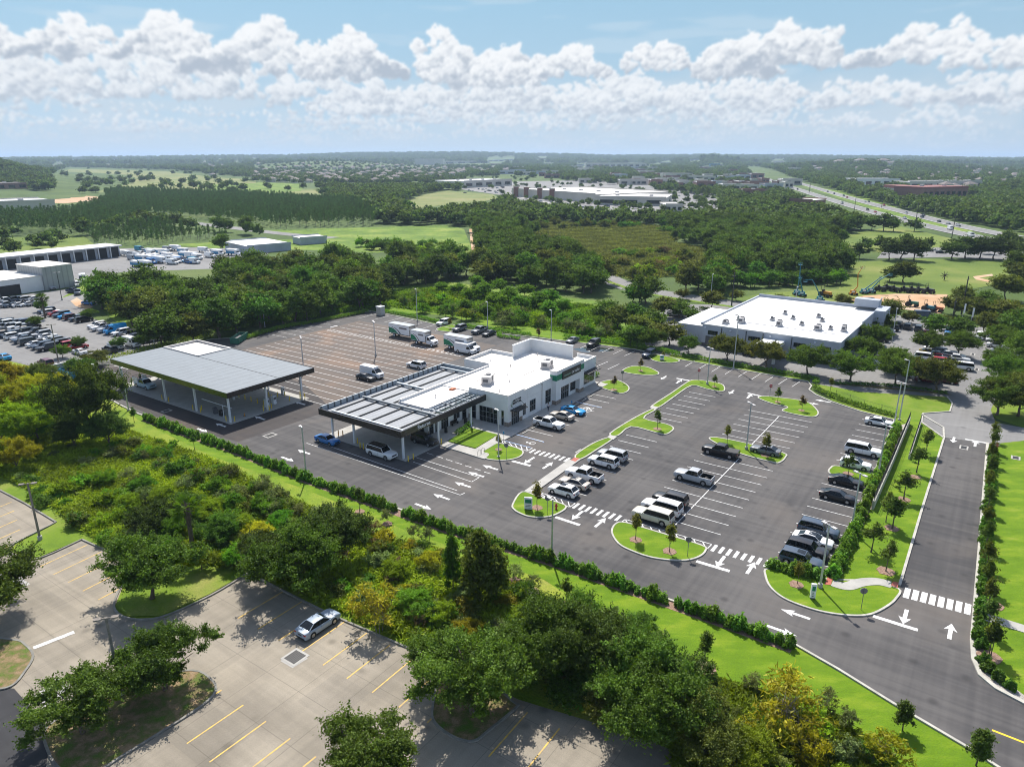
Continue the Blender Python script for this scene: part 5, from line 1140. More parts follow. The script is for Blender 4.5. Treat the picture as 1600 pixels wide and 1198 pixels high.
for r, x, y, z, u, v, band in cand:
    if ispine(u, v):
        if npn < 150 and RND.random() < .9:
            plant('pine', (x, y, z), 'slender pine in the plantation beyond the yard of white vans', RND.uniform(.45, .62) if v > 366 else RND.uniform(.6, .82), 'pine', 'pines of the plantation'); npn += 1
        else: STUFF['pine'].append((x, y, z, RND.uniform(.45, .62) if v > 366 else RND.uniform(.58, .8), RND.uniform(0, 6.28)))
    elif nb < 200 and u > -60 and u < 1680:
        w = wlabel(u, v); lowgreen = (u < 1000 and v > 500)
        plant('mid', (x, y, z), 'dense dark green tree in the woods %s' % w, RND.uniform(.8, 1.25) if v < 495 or u < 620 else RND.uniform(.6, .9), RND.choice(['oak', 'oak', 'dark', 'green', 'olive', 'oak']), 'trees of the woods %s' % w, RND.uniform(.75, 1.0)); nb += 1
    elif r < 520: STUFF['mid'].append((x, y, z, RND.uniform(.75, 1.2), RND.uniform(0, 6.28)))
    else: STUFF['far'].append((x, y, z, RND.uniform(.75, 1.25), RND.uniform(0, 6.28)))
cand = []
scatter(1150, 2400, 15, 2)
for c in cand:
    if RND.random() < (0.62 if 800 < c[4] < 1230 else 0.95): STUFF['far'].append((c[1], c[2], c[3], RND.uniform(.9, 1.5), RND.uniform(0, 6.28)))
cand = []
scatter(2400, 4200, 27, 2)
for c in cand: STUFF['far'].append((c[1], c[2], c[3], RND.uniform(1.0, 1.9), RND.uniform(0, 6.28)))
cand = []
scatter(4200, 9500, 62, 2)
for c in cand: STUFF['far'].append((c[1], c[2], c[3], RND.uniform(1.8, 3.6), RND.uniform(0, 6.28)))
# sparse garden trees in the suburb and the shopping centre
for poly, n, s0, s1 in ((CLEAR[9], 1200, .7, 1.25), (CLEAR[5], 200, .45, .75), (CLEAR[10], 90, .8, 1.3), ([(1000, 250), (1150, 252), (1160, 300), (1020, 300)], 120, .6, 1.1), (CLEAR[8], 16, .6, .9), ([(0, 368), (130, 368), (120, 388), (0, 398)], 14, .5, .8)):
    us = [p[0] for p in poly]; vs_ = [p[1] for p in poly]; k = 0
    while k < n:
        u = RND.uniform(min(us), max(us)); v = RND.uniform(min(vs_), max(vs_))
        if pip(u, v, poly):
            p = G(u, v); STUFF['far'].append((p[0], p[1], terrain(*p), RND.uniform(s0, s1), RND.uniform(0, 6.28))); k += 1
def instances(name, pts, meshes, label, col):
    """one object: the points carry the trees"""
    n = len(pts)
    me = bpy.data.meshes.new(name); me.from_pydata([p[:3] for p in pts], [], [])
    for an, k in (('scl', 3), ('rot', 4)):
        a = me.attributes.new(an, 'FLOAT', 'POINT'); a.data.foreach_set('value', [p[k] for p in pts])
    o = link(name, me, color=col)
    ng = bpy.data.node_groups.new(name+'_nodes', 'GeometryNodeTree'); ng.interface.new_socket('Geometry', in_out='INPUT', socket_type='NodeSocketGeometry'); ng.interface.new_socket('Geometry', in_out='OUTPUT', socket_type='NodeSocketGeometry')
    gi = ng.nodes.new('NodeGroupInput'); go = ng.nodes.new('NodeGroupOutput'); gi2 = ng.nodes.new('GeometryNodeGeometryToInstance')
    for src in meshes:
        oi = ng.nodes.new('GeometryNodeObjectInfo'); oi.inputs[0].default_value = src; oi.transform_space = 'ORIGINAL'; oi.inputs['As Instance'].default_value = True
        ng.links.new(oi.outputs['Geometry'], gi2.inputs[0])
    # each source already arrives as an instance: join them so that one is picked per point
    jn = ng.nodes.new('GeometryNodeJoinGeometry')
    for nd in list(ng.nodes):
        if nd.bl_idname == 'GeometryNodeObjectInfo': ng.links.new(nd.outputs['Geometry'], jn.inputs[0])
    ng.nodes.remove(gi2)
    ip = ng.nodes.new('GeometryNodeInstanceOnPoints'); ng.links.new(gi.outputs[0], ip.inputs['Points']); ng.links.new(jn.outputs[0], ip.inputs['Instance'])
    ip.inputs['Pick Instance'].default_value = True
    na_ = ng.nodes.new('GeometryNodeInputNamedAttribute'); na_.data_type = 'FLOAT'; na_.inputs['Name'].default_value = 'scl'
    nr = ng.nodes.new('GeometryNodeInputNamedAttribute'); nr.data_type = 'FLOAT'; nr.inputs['Name'].default_value = 'rot'
    cx = ng.nodes.new('ShaderNodeCombineXYZ'); ng.links.new(nr.outputs[0], cx.inputs[2]); ng.links.new(cx.outputs[0], ip.inputs['Rotation']); ng.links.new(na_.outputs[0], ip.inputs['Scale'])
    ng.links.new(ip.outputs[0], go.inputs[0])
    md = o.modifiers.new('trees', 'NODES'); md.node_group = ng
    return tag(o, label, 'woods', kind='stuff')
def crown_srcs(kind):
    """crowns that already stand somewhere in the scene"""
    out = []
    for cr, tr in PLANT[kind]:
        for ob in C.objects:
            if ob.data == cr: out.append(ob); break
    return out
# a few individually built far trees give the distant mass its source
for i, (u, v, s) in enumerate(((1063, 357, 1.0), (640, 330, 1.1), (260, 291, 1.1), (268, 293, 1.0))):
    p = G(u, v); plant('far', (p[0], p[1], 0), ['lone dark tree at the upper corner of the marsh', 'lone tree below the pale distant field', 'lone tree in the pasture far left', 'second lone tree in the pasture far left'][i], s, 'oak', var=i)
bpy.context.view_layer.update()
instances('woods', STUFF['far'], crown_srcs('far'), 'distant dark green woods fading towards the horizon', (0.10, 0.155, 0.034))
if STUFF['mid']: instances('woods', STUFF['mid'], crown_srcs('mid'), 'unbroken green tree mass behind the nearer woodland trees', (0.10, 0.165, 0.026))
if STUFF['pine']: instances('woods', STUFF['pine'], crown_srcs('pine'), 'far part of the pine plantation', (0.07, 0.135, 0.035))
print('STUFF', {k: len(v) for k, v in STUFF.items()}, 'broad', nb, 'pines', npn)
# ================================================================ vehicles
def car_parts(kind):
    """returns meshes of one vehicle, nose towards +x, wheels on z = 0"""
    P = dict(sedan=dict(L=4.8, W=1.84, hood=.90, belt=.95, roof=1.44, trunk=1.03, zb=.24, xf=1.42, xr=-1.42, wr=.33, ws=(1.02, .28), rs=(-1.05, -1.85), wt=.60),
             hatch=dict(L=4.5, W=1.86, hood=.98, belt=1.03, roof=1.60, trunk=1.05, zb=.26, xf=1.36, xr=-1.36, wr=.35, ws=(.98, .30), rs=(-1.62, -2.12), wt=.64),
             suv=dict(L=4.95, W=1.96, hood=1.06, belt=1.10, roof=1.78, trunk=1.10, zb=.30, xf=1.5, xr=-1.5, wr=.39, ws=(1.05, .45), rs=(-2.15, -2.42), wt=.72),
             bigsuv=dict(L=5.6, W=2.06, hood=1.15, belt=1.19, roof=1.92, trunk=1.2, zb=.34, xf=1.75, xr=-1.7, wr=.42, ws=(1.20, .62), rs=(-2.5, -2.74), wt=.78),
             pickup=dict(L=5.9, W=2.03, hood=1.20, belt=1.26, roof=1.95, trunk=1.3, zb=.36, xf=1.85, xr=-1.8, wr=.42, ws=(1.22, .62), rs=(-.78, -.98), wt=.76, bed=(-1.12, -2.86)),
             van=dict(L=5.9, W=2.06, hood=1.25, belt=1.35, roof=2.55, trunk=1.4, zb=.32, xf=2.0, xr=-1.75, wr=.37, ws=(2.35, 1.35), rs=(-2.86, -2.93), wt=.84),
             coupe=dict(L=4.75, W=1.9, hood=.86, belt=.92, roof=1.36, trunk=1.02, zb=.22, xf=1.4, xr=-1.4, wr=.34, ws=(.85, .1), rs=(-.85, -1.85), wt=.58))[kind]
    L, Wd = P['L'], P['W']; hw = Wd/2; zb = P['zb']; wr = P['wr']; ra = wr+.07
    x0, x1 = -L/2, L/2
    xs = {x0, x0+.05, x0+.16, x0+.4, x1, x1-.05, x1-.18, x1-.5, x1-.9, P['ws'][0], P['ws'][0]+.1, P['rs'][1], 0, -.5, .5}
    for xw in (P['xf'], P['xr']):
        for k in range(9): xs.add(xw+ra*math.cos(math.pi*k/8))
        xs.add(xw+ra+.01); xs.add(xw-ra-.01)
    bed = P.get('bed')
    if bed: xs |= {bed[0], bed[0]-.01, bed[1], bed[1]+.01}
    xs = sorted(x for x in xs if x0 <= x <= x1)
    def top(x):
        if x > P['ws'][0]: k = (x-P['ws'][0])/(x1-P['ws'][0]); return P['belt']-(P['belt']-P['hood'])*k-0.22*max(0, k-.55)**1.3
        if x < P['rs'][1] and not bed: k = (P['rs'][1]-x)/(P['rs'][1]-x0+1e-6); return P['trunk']-0.05*k if kind in ('sedan', 'coupe') else P['trunk']-.02*k
        if bed and x < P['rs'][1]: return P['belt']+.05
        if kind in ('sedan', 'coupe') and x < P['rs'][0]: return P['belt']+(P['trunk']-P['belt'])*(P['rs'][0]-x)/(P['rs'][0]-P['rs'][1])
        return P['belt']
    mb = MB(); n = 0
    for x in xs:
        e = 1.0
        df = (x1-x); dr = (x-x0)
        e -= 0.16*max(0, 1-df/.75)**2+0.10*max(0, 1-dr/.5)**2
        lift = 0.20*max(0, 1-df/.12)+0.14*max(0, 1-dr/.1)
        w = hw*e; zt = top(x)-(0.10*max(0, 1-df/.15))
        z_0 = zb+lift*.5
        for xw in (P['xf'], P['xr']):
            d = abs(x-xw)
            if d < ra: z_0 = max(z_0, wr+math.sqrt(max(0, ra*ra-d*d))*0.98)
        zm = z_0+(zt-z_0)*.5; inb = bed and bed[1]+.005 <= x <= bed[0]-.005
        zi = .72 if inb else zt+.015
        ring = [(w*.93, z_0), (w*.985, min(z_0+.07, zt-.1)), (w, zm), (w*.975, zt-.09), (w*.93, zt-.015), (w*.86, zt+(0 if inb else .005)), (w*.84, zi), (0, zi+(0 if inb else .02))]
        vs = [(x, y, z) for y, z in ring]+[(x, -y, z) for y, z in ring[::-1][1:]]
        mb.v += vs; n += 1
    m = 15
    for i in range(n-1):
        for j in range(m-1):
            a = i*m+j; f = (a, a+m, a+m+1, a+1)
            xi = (xs[i]+xs[i+1])/2
            mb.f.append(f); mb.m.append(1 if (bed and bed[1] <= xi <= bed[0] and j in (5, 6, 7, 8)) else 0)
        mb.f.append((i*m, i*m+m-1, i*m+2*m-1, i*m+m)); mb.m.append(1)
    mb.f.append(tuple(range(m))); mb.m.append(0); mb.f.append(tuple(range((n-1)*m, n*m))[::-1]); mb.m.append(0)
    mb.box(x0+.12, x1-.12, -hw+.24, hw-.24, zb-.04, .62, 1)              # dark underside
    mb.box(x1-.10, x1+.012, -hw*.52, hw*.52, P['hood']-.42, P['hood']-.18, 1)  # grille
    mb.box(x1-.10, x1+.015, -hw*.72, hw*.72, zb+.02, zb+.16, 1)
    mb.box(x0-.012, x0+.1, -hw*.74, hw*.74, zb+.02, zb+.17, 1)
    if kind in ('sedan', 'coupe', 'hatch', 'suv', 'bigsuv', 'pickup'):
        mb.box(x0-.015, x0+.05, -.26, .26, .62 if kind not in ('pickup',) else .62, .76, 1)
    # cabin: roof skin and pillars belong to the body
    zr = P['roof']; wt = P['wt']; wbt = hw*.9; fa, fb = P['ws']; ra_, rb = P['rs']; bz = P['belt']-.01
    rx0, rx1 = ra_, fb
    def pane(p, nm): q = MB(); q.add(p, [tuple(range(len(p)))]); return q
    th = .035
    nseg = 5
    rv = []
    for i in range(nseg+1):
        k = i/nseg; x = rx0+(rx1-rx0)*k; cr = .045*math.sin(math.pi*k)
        for (y, dz) in ((wt+.02, -.06), (wt-.02, .0), (wt*.6, .03), (0, .045), (-wt*.6, .03), (-wt+.02, .0), (-wt-.02, -.06)): rv.append((x, y, zr+dz+cr-.03))
    mb.add(rv, [(i*7+j, (i+1)*7+j, (i+1)*7+j+1, i*7+j+1) for i in range(nseg) for j in range(6)], 0)
    pil = [((fa, wbt, bz), (fb, wt, zr-.05)), ((rb, wbt*.97, top(rb)-.01 if kind in ('sedan', 'coupe') else bz), (ra_, wt, zr-.05))]
    mids = {'sedan': (-.30,), 'coupe': (-.55,), 'hatch': (-.3, -1.25), 'suv': (-.2, -1.3), 'bigsuv': (0, -1.2), 'pickup': (.1,), 'van': (.9,)}[kind]
    for s in (1, -1):
        for (a, b) in pil:
            mb.tube((a[0], a[1]*s, a[2]), (b[0], b[1]*s, b[2]), .05, .045, 5, 0)
        for xm in mids:
            mb.tube((xm, wbt*s, bz), (xm+.05, wt*s, zr-.05), .045, .04, 4, 1 if kind != 'van' else 0)
    g = {}
    e = .008
    zrb = top(rb) if kind in ('sedan', 'coupe') else bz
    ws_ = MB(); ws_.add([(fa-.02, wbt*.97, bz), (fb, wt*.97, zr-.05), (fb, -wt*.97, zr-.05), (fa-.02, -wbt*.97, bz)], [(0, 1, 2, 3)]); g['windshield'] = ws_
    rw = MB()
    if kind == 'van': rw.add([(rb, .7, bz+.2), (ra_, .65, zr-.3), (ra_, -.65, zr-.3), (rb, -.7, bz+.2)], [(0, 1, 2, 3)])
    else: rw.add([(rb+.02, wbt*.93, zrb), (ra_, wt*.97, zr-.05), (ra_, -wt*.97, zr-.05), (rb+.02, -wbt*.93, zrb)], [(3, 2, 1, 0)])
    g['rear_window'] = rw
    for s in (1, -1):
        sw_ = MB()
        if kind == 'van':
            sw_.add([(fa-.1, wbt*s+.0*s, bz), (fb, wt*s, zr-.62), (.95, wt*s+.012*s, zr-.62), (.95, wbt*s, bz)], [(0, 1, 2, 3)])
        else:
            xr_ = rb
            sw_.add([(fa, wbt*s, bz), (fb, wt*s+.01*s, zr-.06), (ra_, wt*s+.01*s, zr-.06), (xr_, wbt*.98*s, zrb if kind in ('sedan', 'coupe') else bz)], [(0, 1, 2, 3)])
        g['side_window%d' % (0 if s > 0 else 1)] = sw_
    if kind == 'van':           # closed body sides
        vv = [(.95, wbt, bz-.02), (.95, wt, zr-.04), (ra_, wt, zr-.04), (rb, wbt, bz-.02)]
        for s in (1, -1):
            mb.add([(x, y*s, z) for x, y, z in vv], [(0, 1, 2, 3)], 0)
            mb.add([(fb, wt*s, zr-.62), (fb-.3, wt*s, zr-.05), (.95, wt*s, zr-.05), (.95, wt*s, zr-.62)], [(0, 1, 2, 3)], 0)
        mb.add([(rb, wbt, bz-.02), (ra_, wt, zr-.04), (ra_, -wt, zr-.04), (rb, -wbt, bz-.02)], [(0, 1, 2, 3)], 0)
        g['windshield'] = MB(); g['windshield'].add([(fa-.02, wbt*.95, bz), (fb, wt*.97, zr-.45), (fb, -wt*.97, zr-.45), (fa-.02, -wbt*.95, bz)], [(0, 1, 2, 3)])
        mb.add([(fb, wt, zr-.45), (fb-.35, wt, zr-.04), (fb-.35, -wt, zr-.04), (fb, -wt, zr-.45)], [(0, 1, 2, 3)], 0)
    # door seams, sills and handles drawn by thin dark and body strips
    for s in (1, -1):
        for xm in mids: mb.box(xm-.008, xm+.008, s*(hw-.012)-.004, s*(hw-.012)+.012*s, zb+.25, bz-.08, 1) if s > 0 else mb.box(xm-.008, xm+.008, -hw, -hw+.016, zb+.25, bz-.08, 1)
        mb.box(P['xr']+ra+.05, P['xf']-ra-.05, min(s*(hw-.03), s*(hw+.012)), max(s*(hw-.03), s*(hw+.012)), zb-.02, zb+.07, 1)
    out = dict(P=P, body=mb)
    out['glass'] = g
    wh = MB(); wh.lathe([(wr*.55, -.11), (wr*.93, -.115), (wr, -.08), (wr, .08), (wr*.93, .115), (wr*.55, .11)], n=18, axis='y'); out['tyre'] = wh
    rim = MB(); rim.lathe([(wr*.6, -.118), (wr*.66, -.10), (wr*.66, .10), (wr*.6, .118)], n=14, axis='y')
    for k in range(5):
        a = k*1.2566; c, s = math.cos(a), math.sin(a)
        for ys in (-.122, .112): rim.add([(-s*.04, ys, c*.04), (c*wr*.62-s*.03, ys, s*wr*.62+c*.03), (c*wr*.62+s*.03, ys, s*wr*.62-c*.03)], [(0, 1, 2)])
    out['rim'] = rim
    hl = MB(); hl.box(-.10, .0, -.17, .17, -.07, .07); out['hl'] = hl
    tl = MB(); tl.box(0, .08, -.13, .13, -.09, .09); out['tl'] = tl
    mi = MB(); mi.lathe([(.05, -.09), (.075, -.03), (.07, .05), (.03, .09)], n=6, axis='y'); out['mirror'] = mi
    return out
CM = {}
for k_ in ('sedan', 'hatch', 'suv', 'bigsuv', 'pickup', 'van', 'coupe'):
    d = car_parts(k_); e = {'P': d['P']}
    e['body'] = d['body'].mesh(k_+'_body', [M['carpaint'], M['black']], True)
    bm = bmesh.new(); bm.from_mesh(e['body']); bmesh.ops.recalc_face_normals(bm, faces=bm.faces); bm.to_mesh(e['body']); bm.free()
    try: e['body'].set_sharp_from_angle(angle=R(38))
    except Exception: pass
    for gname, gm in d['glass'].items(): e[gname] = gm.mesh(k_+'_'+gname.rstrip('01'), M['carglass'])
    allg = MB()
    for gm in d['glass'].values(): allg.add(gm.v, gm.f)
    e['windows'] = allg.mesh(k_+'_windows', M['carglass'])
    for nm, mt in (('tyre', 'rubber'), ('rim', 'alloy'), ('hl', 'headlight'), ('tl', 'taillight')): e[nm] = d[nm].mesh(k_+'_'+nm, M[mt])
    both = MB(); both.add(d['tyre'].v, d['tyre'].f); both.add(d['rim'].v, d['rim'].f, 1); e['wheel'] = both.mesh(k_+'_wheel', [M['rubber'], M['alloy']])
    e['mirror'] = d['mirror'].mesh(k_+'_mirror', M['carpaint']); CM[k_] = e
COLR = dict(white=(.78, .78, .77), silver=(.42, .43, .44), grey=(.16, .17, .18), darkgrey=(.05, .055, .06), black=(.012, .012, .014), blue=(.02, .16, .42), brightblue=(.0, .28, .62), navy=(.012, .03, .07), slate=(.05, .075, .11), cream=(.62, .57, .47), red=(.40, .015, .02), maroon=(.11, .012, .02), beige=(.50, .45, .38), lightblue=(.35, .5, .62), teal=(.02, .25, .35), yellow=(.8, .5, .01), orange=(.6, .12, .02), charcoal=(.03, .033, .038))
NM = dict(sedan=('parked_sedan', 'sedan'), hatch=('parked_hatchback', 'hatchback'), suv=('parked_sport_utility_car', 'car'), bigsuv=('parked_sport_utility_car', 'car'), pickup=('parked_pickup', 'pickup truck'), van=('parked_van', 'van'), coupe=('parked_coupe', 'car'))
def car(kind, pos, hd, col, label, group=None, full=True, extra=(), name=None, cat=None, s=1.0):
    e = CM[kind]; P = e['P']; c = COLR[col] if isinstance(col, str) else col
    t = thing(name or NM[kind][0], label, cat or NM[kind][1], (pos[0], pos[1], pos[2] if len(pos) > 2 else 0.0), hd, group, s)
    link('body', e['body'], t, color=c)
    hw = P['W']/2
    if full:
        for g in ('windshield', 'rear_window', 'side_window0', 'side_window1'): link(g.rstrip('01'), e[g], t)
        for x in (P['xf'], P['xr']):
            for y in (hw-.13, -hw+.13):
                w = link('wheel', e['tyre'], t, (x, y, P['wr'])); link('rim', e['rim'], w)
        for s_ in (1, -1):
            link('headlight', e['hl'], t, (P['L']/2-.02, s_*hw*.66, P['hood']-.27), s_*.25)
            link('taillight', e['tl'], t, (-P['L']/2-.01, s_*hw*.78, (P['trunk'] if kind in ('sedan', 'coupe') else P['belt'])-.2))
            link('mirror', e['mirror'], t, (P['ws'][0]-.25, s_*(hw+.07), P['belt']+.06), color=c)
        if 'sunroof' in extra: q = MB(); q.box(-.55, .35, -.42, .42, P['roof']+.02, P['roof']+.055); q.build('sunroof', M['carglass'], t)
        if 'blackroof' in extra: q = MB(); q.box(P['rs'][0]+.05, P['ws'][1]-.05, -P['wt']+.03, P['wt']-.03, P['roof']-.02, P['roof']+.06); q.build('roof_panel', M['bronze'], t)
        if 'rails' in extra:
            for s_ in (1, -1):
                q = MB(); q.tube((P['rs'][0]+.1, s_*P['wt'], P['roof']+.06), (P['ws'][1]-.1, s_*P['wt'], P['roof']+.06), .022, n=5); q.build('roof_rail', M['black'], t)
        if 'cover' in extra: q = MB(); q.box(P['bed'][1], P['bed'][0], -hw*.84, hw*.84, P['belt']+.02, P['belt']+.075); q.build('bed_cover', M['black'], t)
    else:
        link('windows', e['windows'], t)
        for x in (P['xf'], P['xr']):
            for y in (hw-.13, -hw+.13): link('wheel', e['wheel'], t, (x, y, P['wr']))
    return t
PB, NB, PA, NA = TH+math.pi/2, TH-math.pi/2, TH, TH+math.pi
def stall(a0, a1, n, k): st = (a1-a0)/(n-1); return a0+st*(k+.5)
for (k, kind, col, ex, lab) in [(-1, 'hatch', 'white', ('sunroof',), 'white hatchback with a long dark sunroof at the front end of its row'), (0, 'sedan', 'beige', ('sunroof',), 'beige sedan with a small sunroof between the white hatchback and white pickup'), (1, 'pickup', 'white', (), 'white pickup with open black bed beside the beige sedan'), (3, 'suv', 'white', ('rails',), 'white crossover with black roof rails next to the silver one'), (4, 'suv', 'silver', ('rails',), 'silver grey crossover at the far end of the short row')]:
    car(kind, F(stall(-15.8, 9.1, 9, k), -22.0), PB, col, lab, None, True, ex)
for (k, kind, col, ex, lab) in [(-1, 'bigsuv', 'cream', (), 'large cream coloured car nearest the front island'), (0, 'bigsuv', 'white', ('rails',), 'long white car between the cream one and the black one'), (1, 'suv', 'black', ('rails',), 'black car with shiny roof beside the long white one'), (4, 'pickup', 'silver', (), 'silver pickup alone in the middle row'), (8, 'pickup', 'black', ('cover',), 'black pickup with covered bed beside the grass island')]:
    car(kind, F(stall(-15.7, 8.3, 9, k), -36.0), PB, col, lab, None, True, ex)
car('sedan', F(14.7, -41.9), PB, 'grey', 'grey sedan parked beyond the young yellow tree on the middle island')
for (k, kind, col, ex, lab) in [(-1, 'suv', 'slate', ('sunroof',), 'slate blue crossover at the hedge nearest the zebra crossing'), (0, 'suv', 'black', (), 'black crossover between slate blue crossover and white sedan'), (1, 'sedan', 'white', ('sunroof',), 'white sedan with dark sunroof in the right kerb row'), (2, 'suv', 'slate', ('rails',), 'dark slate crossover above the white sedan in the right row'), (6, 'sedan', 'black', (), 'black sedan with four empty bays below it'), (8, 'sedan', 'black', ('sunroof',), 'black sedan directly below the small right hand island')]:
    car(kind, F(stall(-15.8, 8.1, 9, k), -55.3), NB, col, lab, None, True, ex)
for (k, kind, col, ex, lab) in [(-1, 'hatch', 'white', ('sunroof',), 'white sedan partly behind the island tree'), (1, 'bigsuv', 'white', ('rails',), 'long white car in the right row above the island tree'), (6, 'sedan', 'white', (), 'white sedan at the top corner of the right row')]:
    car(kind, F(stall(18.7, 41.6, 8, k), -55.3), NB, col, lab, None, True, ex)
car('pickup', F(4.5, -5.9), NB, 'white', 'white pickup with black open bed in front of the building entrance', None, True)
car('sedan', F(9.7, -5.6), PB, 'beige', 'pale beige sedan between the white pickup and the bright blue car')
car('coupe', F(13.4, -5.9), NB, 'brightblue', 'bright blue coupe in front of the building')
car('sedan', F(-23.6, 21.5), NB, 'blue', 'blue sedan driving under the edge of the return canopy')
car('bigsuv', F(-22.5, 9.6), NB, 'white', 'white car with a black roof stopped beside the return canopy post', None, True, ('blackroof',))
car('suv', F(-14.3, 7.5), NB, 'black', 'black car parked in the shade under the return canopy')
car('van', F(8.3, 43.0), NB, 'white', 'white passenger van alone in the back lot', None, True)
car('sedan', F(6.0, 42.6), NB, 'charcoal', 'dark sedan side by side with the white passenger van')
car('suv', F(19.4, 39.8), PB, 'white', 'white car parked behind the ribbed canopy roof', None, True, ('sunroof',))
car('suv', G(693, 507.5), NA, 'white', 'white crossover beside the tiny back island')
car('suv', G(718, 516.5), NA, 'grey', 'grey crossover just right of the tiny back island', None, True, ('rails',))
car('pickup', G(749.5, 520), NA, 'grey', 'grey pickup second from the tiny back island')
car('sedan', G(764, 524), NA, 'charcoal', 'charcoal sedan beside the grey pickup in the back corner')
car('sedan', G(894.4, 535), NA, 'grey', 'grey sedan at the hedge behind the screen wall')
car('suv', G(927.3, 540), NA, 'black', 'black crossover beside the puddle behind the building')
car('suv', G(1013.7, 557), NA, 'navy', 'navy blue crossover at the back hedge by its island')
car('sedan', G(498, 981), TH, (.30, .37, .45), 'silver sedan alone in the old lot with yellow lines', None, True)
car('van', F(36.2, 38.4), NB, 'white', 'white high roof van tucked behind the last box truck')
# box trucks
def box_truck(a, b, boxl, label, s=1.0):
    p = F(a, b); t = thing('box_truck', label, 'truck', (p[0], p[1], 0), NB, 'box trucks in the back lot', s)
    x0 = -boxl/2-.6; x1 = x0+boxl
    q = MB(); q.box(x0, x1, -1.22, 1.22, 1.05, 3.65); q.build('cargo_box', M['signwhite'], t)
    q = MB(); q.box(x0-.03, x1+.03, -1.25, 1.25, 3.56, 3.70); q.box(x0-.03, x0+.06, -1.25, 1.25, 1.0, 1.15); q.box(x1-.06, x1+.03, -1.25, 1.25, 1.0, 3.6); q.build('box_trim', M['alloy'], t)
    for s_ in (-1, 1):
        y = 1.226*s_
        def panel(pts, nm, m, off=0):
            w = MB(); w.add([(x0+px_*boxl, y+off*s_, 1.08+pz*2.45) for px_, pz in pts], [tuple(range(len(pts)))]); return w.build(nm, m, t)
        panel([(.0, .02), (.0, .62), (.12, .60), (.24, .50), (.34, .34), (.43, .10), (.45, .02)], 'green_swoosh', M['green'])
        panel([(.20, .62), (.32, .52), (.42, .36), (.52, .08), (.54, .02), (.60, .02), (.53, .22), (.43, .46), (.32, .60)], 'dark_swoosh', M['signblack'])
        panel([(.15, .72), (.19, .69), (.24, .64), (.20, .63), (.14, .68)], 'swoosh_tip', M['signblack'])
        panel([(.50, .58), (.50, .80), (.88, .80), (.88, .58)], 'phone_panel', M['hvac'])
        panel([(.52, .64), (.52, .74), (.86, .74), (.86, .64)], 'phone_lettering', M['hvacdark'], .004)
    q = MB(); q.box(x0+.1, x1+1.9, -.45, .45, .62, 1.0); q.box(x0+.0, x0+.1, -1.0, 1.0, .5, .62); q.build('chassis', M['black'], t)
    # conventional cab with a sloping hood
    c = MB(); cx = x1+.12
    prof = [(0, .62), (0, 2.45), (.25, 2.55), (.95, 2.50), (1.38, 1.78), (2.25, 1.52), (2.42, 1.35), (2.45, .62)]
    n_ = len(prof)
    c.add([(cx+x, -1.0, z) for x, z in prof]+[(cx+x, 1.0, z) for x, z in prof], [tuple(range(n_)), tuple(range(n_, 2*n_))[::-1]]+[(i, i+n_, (i+1) % n_+n_, (i+1) % n_) for i in range(n_)]); c.build('cab', M['signwhite'], t)
    g = MB(); g.add([(cx+.99, -.88, 2.44), (cx+.99, .88, 2.44), (cx+1.385, .9, 1.83), (cx+1.385, -.9, 1.83)], [(0, 1, 2, 3)]); g.v = [(x+.012, y, z+.012) for x, y, z in g.v]; g.build('windshield', M['carglass'], t)
    for s_ in (-1, 1):
        g = MB(); g.add([(cx+.25, 1.008*s_, 1.6), (cx+.25, 1.008*s_, 2.35), (cx+.85, 1.008*s_, 2.35), (cx+1.2, 1.008*s_, 1.6)], [(0, 1, 2, 3)]); g.build('side_window', M['carglass'], t)
        g = MB(); g.box(cx+1.2, cx+1.3, min(1.02*s_, 1.3*s_), max(1.02*s_, 1.3*s_), 1.6, 2.0); g.build('mirror', M['black'], t)
        g = MB(); g.box(cx+2.38, cx+2.47, s_*.78-.14, s_*.78+.14, 1.05, 1.3); g.build('headlight', M['headlight'], t)
    g = MB(); g.box(cx+2.3, cx+2.475, -.55, .55, .95, 1.35); g.build('grille', M['black'], t)
    g = MB(); g.box(cx+2.35, cx+2.6, -1.0, 1.0, .5, .75); g.build('bumper', M['hvac'], t)
    for x in (x0+1.7, cx+1.75):
        for s_ in (-1, 1):
            w = MB(); w.lathe([(.3, -.14), (.45, -.14), (.48, -.1), (.48, .1), (.45, .14), (.3, .14)], n=18, axis='y'); w = w.build('wheel', M['rubber'], t, loc=(x, s_*.88, .48))
            w2 = MB(); w2.lathe([(.28, -.15), (.3, .15)], n=12, axis='y'); w2.build('rim', M['signwhite'], w)
    return t
box_truck(39.6, 62.5, 7.6, 'long white box truck with green swoosh, rearmost of the three')
box_truck(36.9, 53.2, 5.0, 'shorter white box truck with green swoosh in the middle of the three')
box_truck(37.9, 41.5, 7.6, 'long white box truck with green swoosh nearest the building')
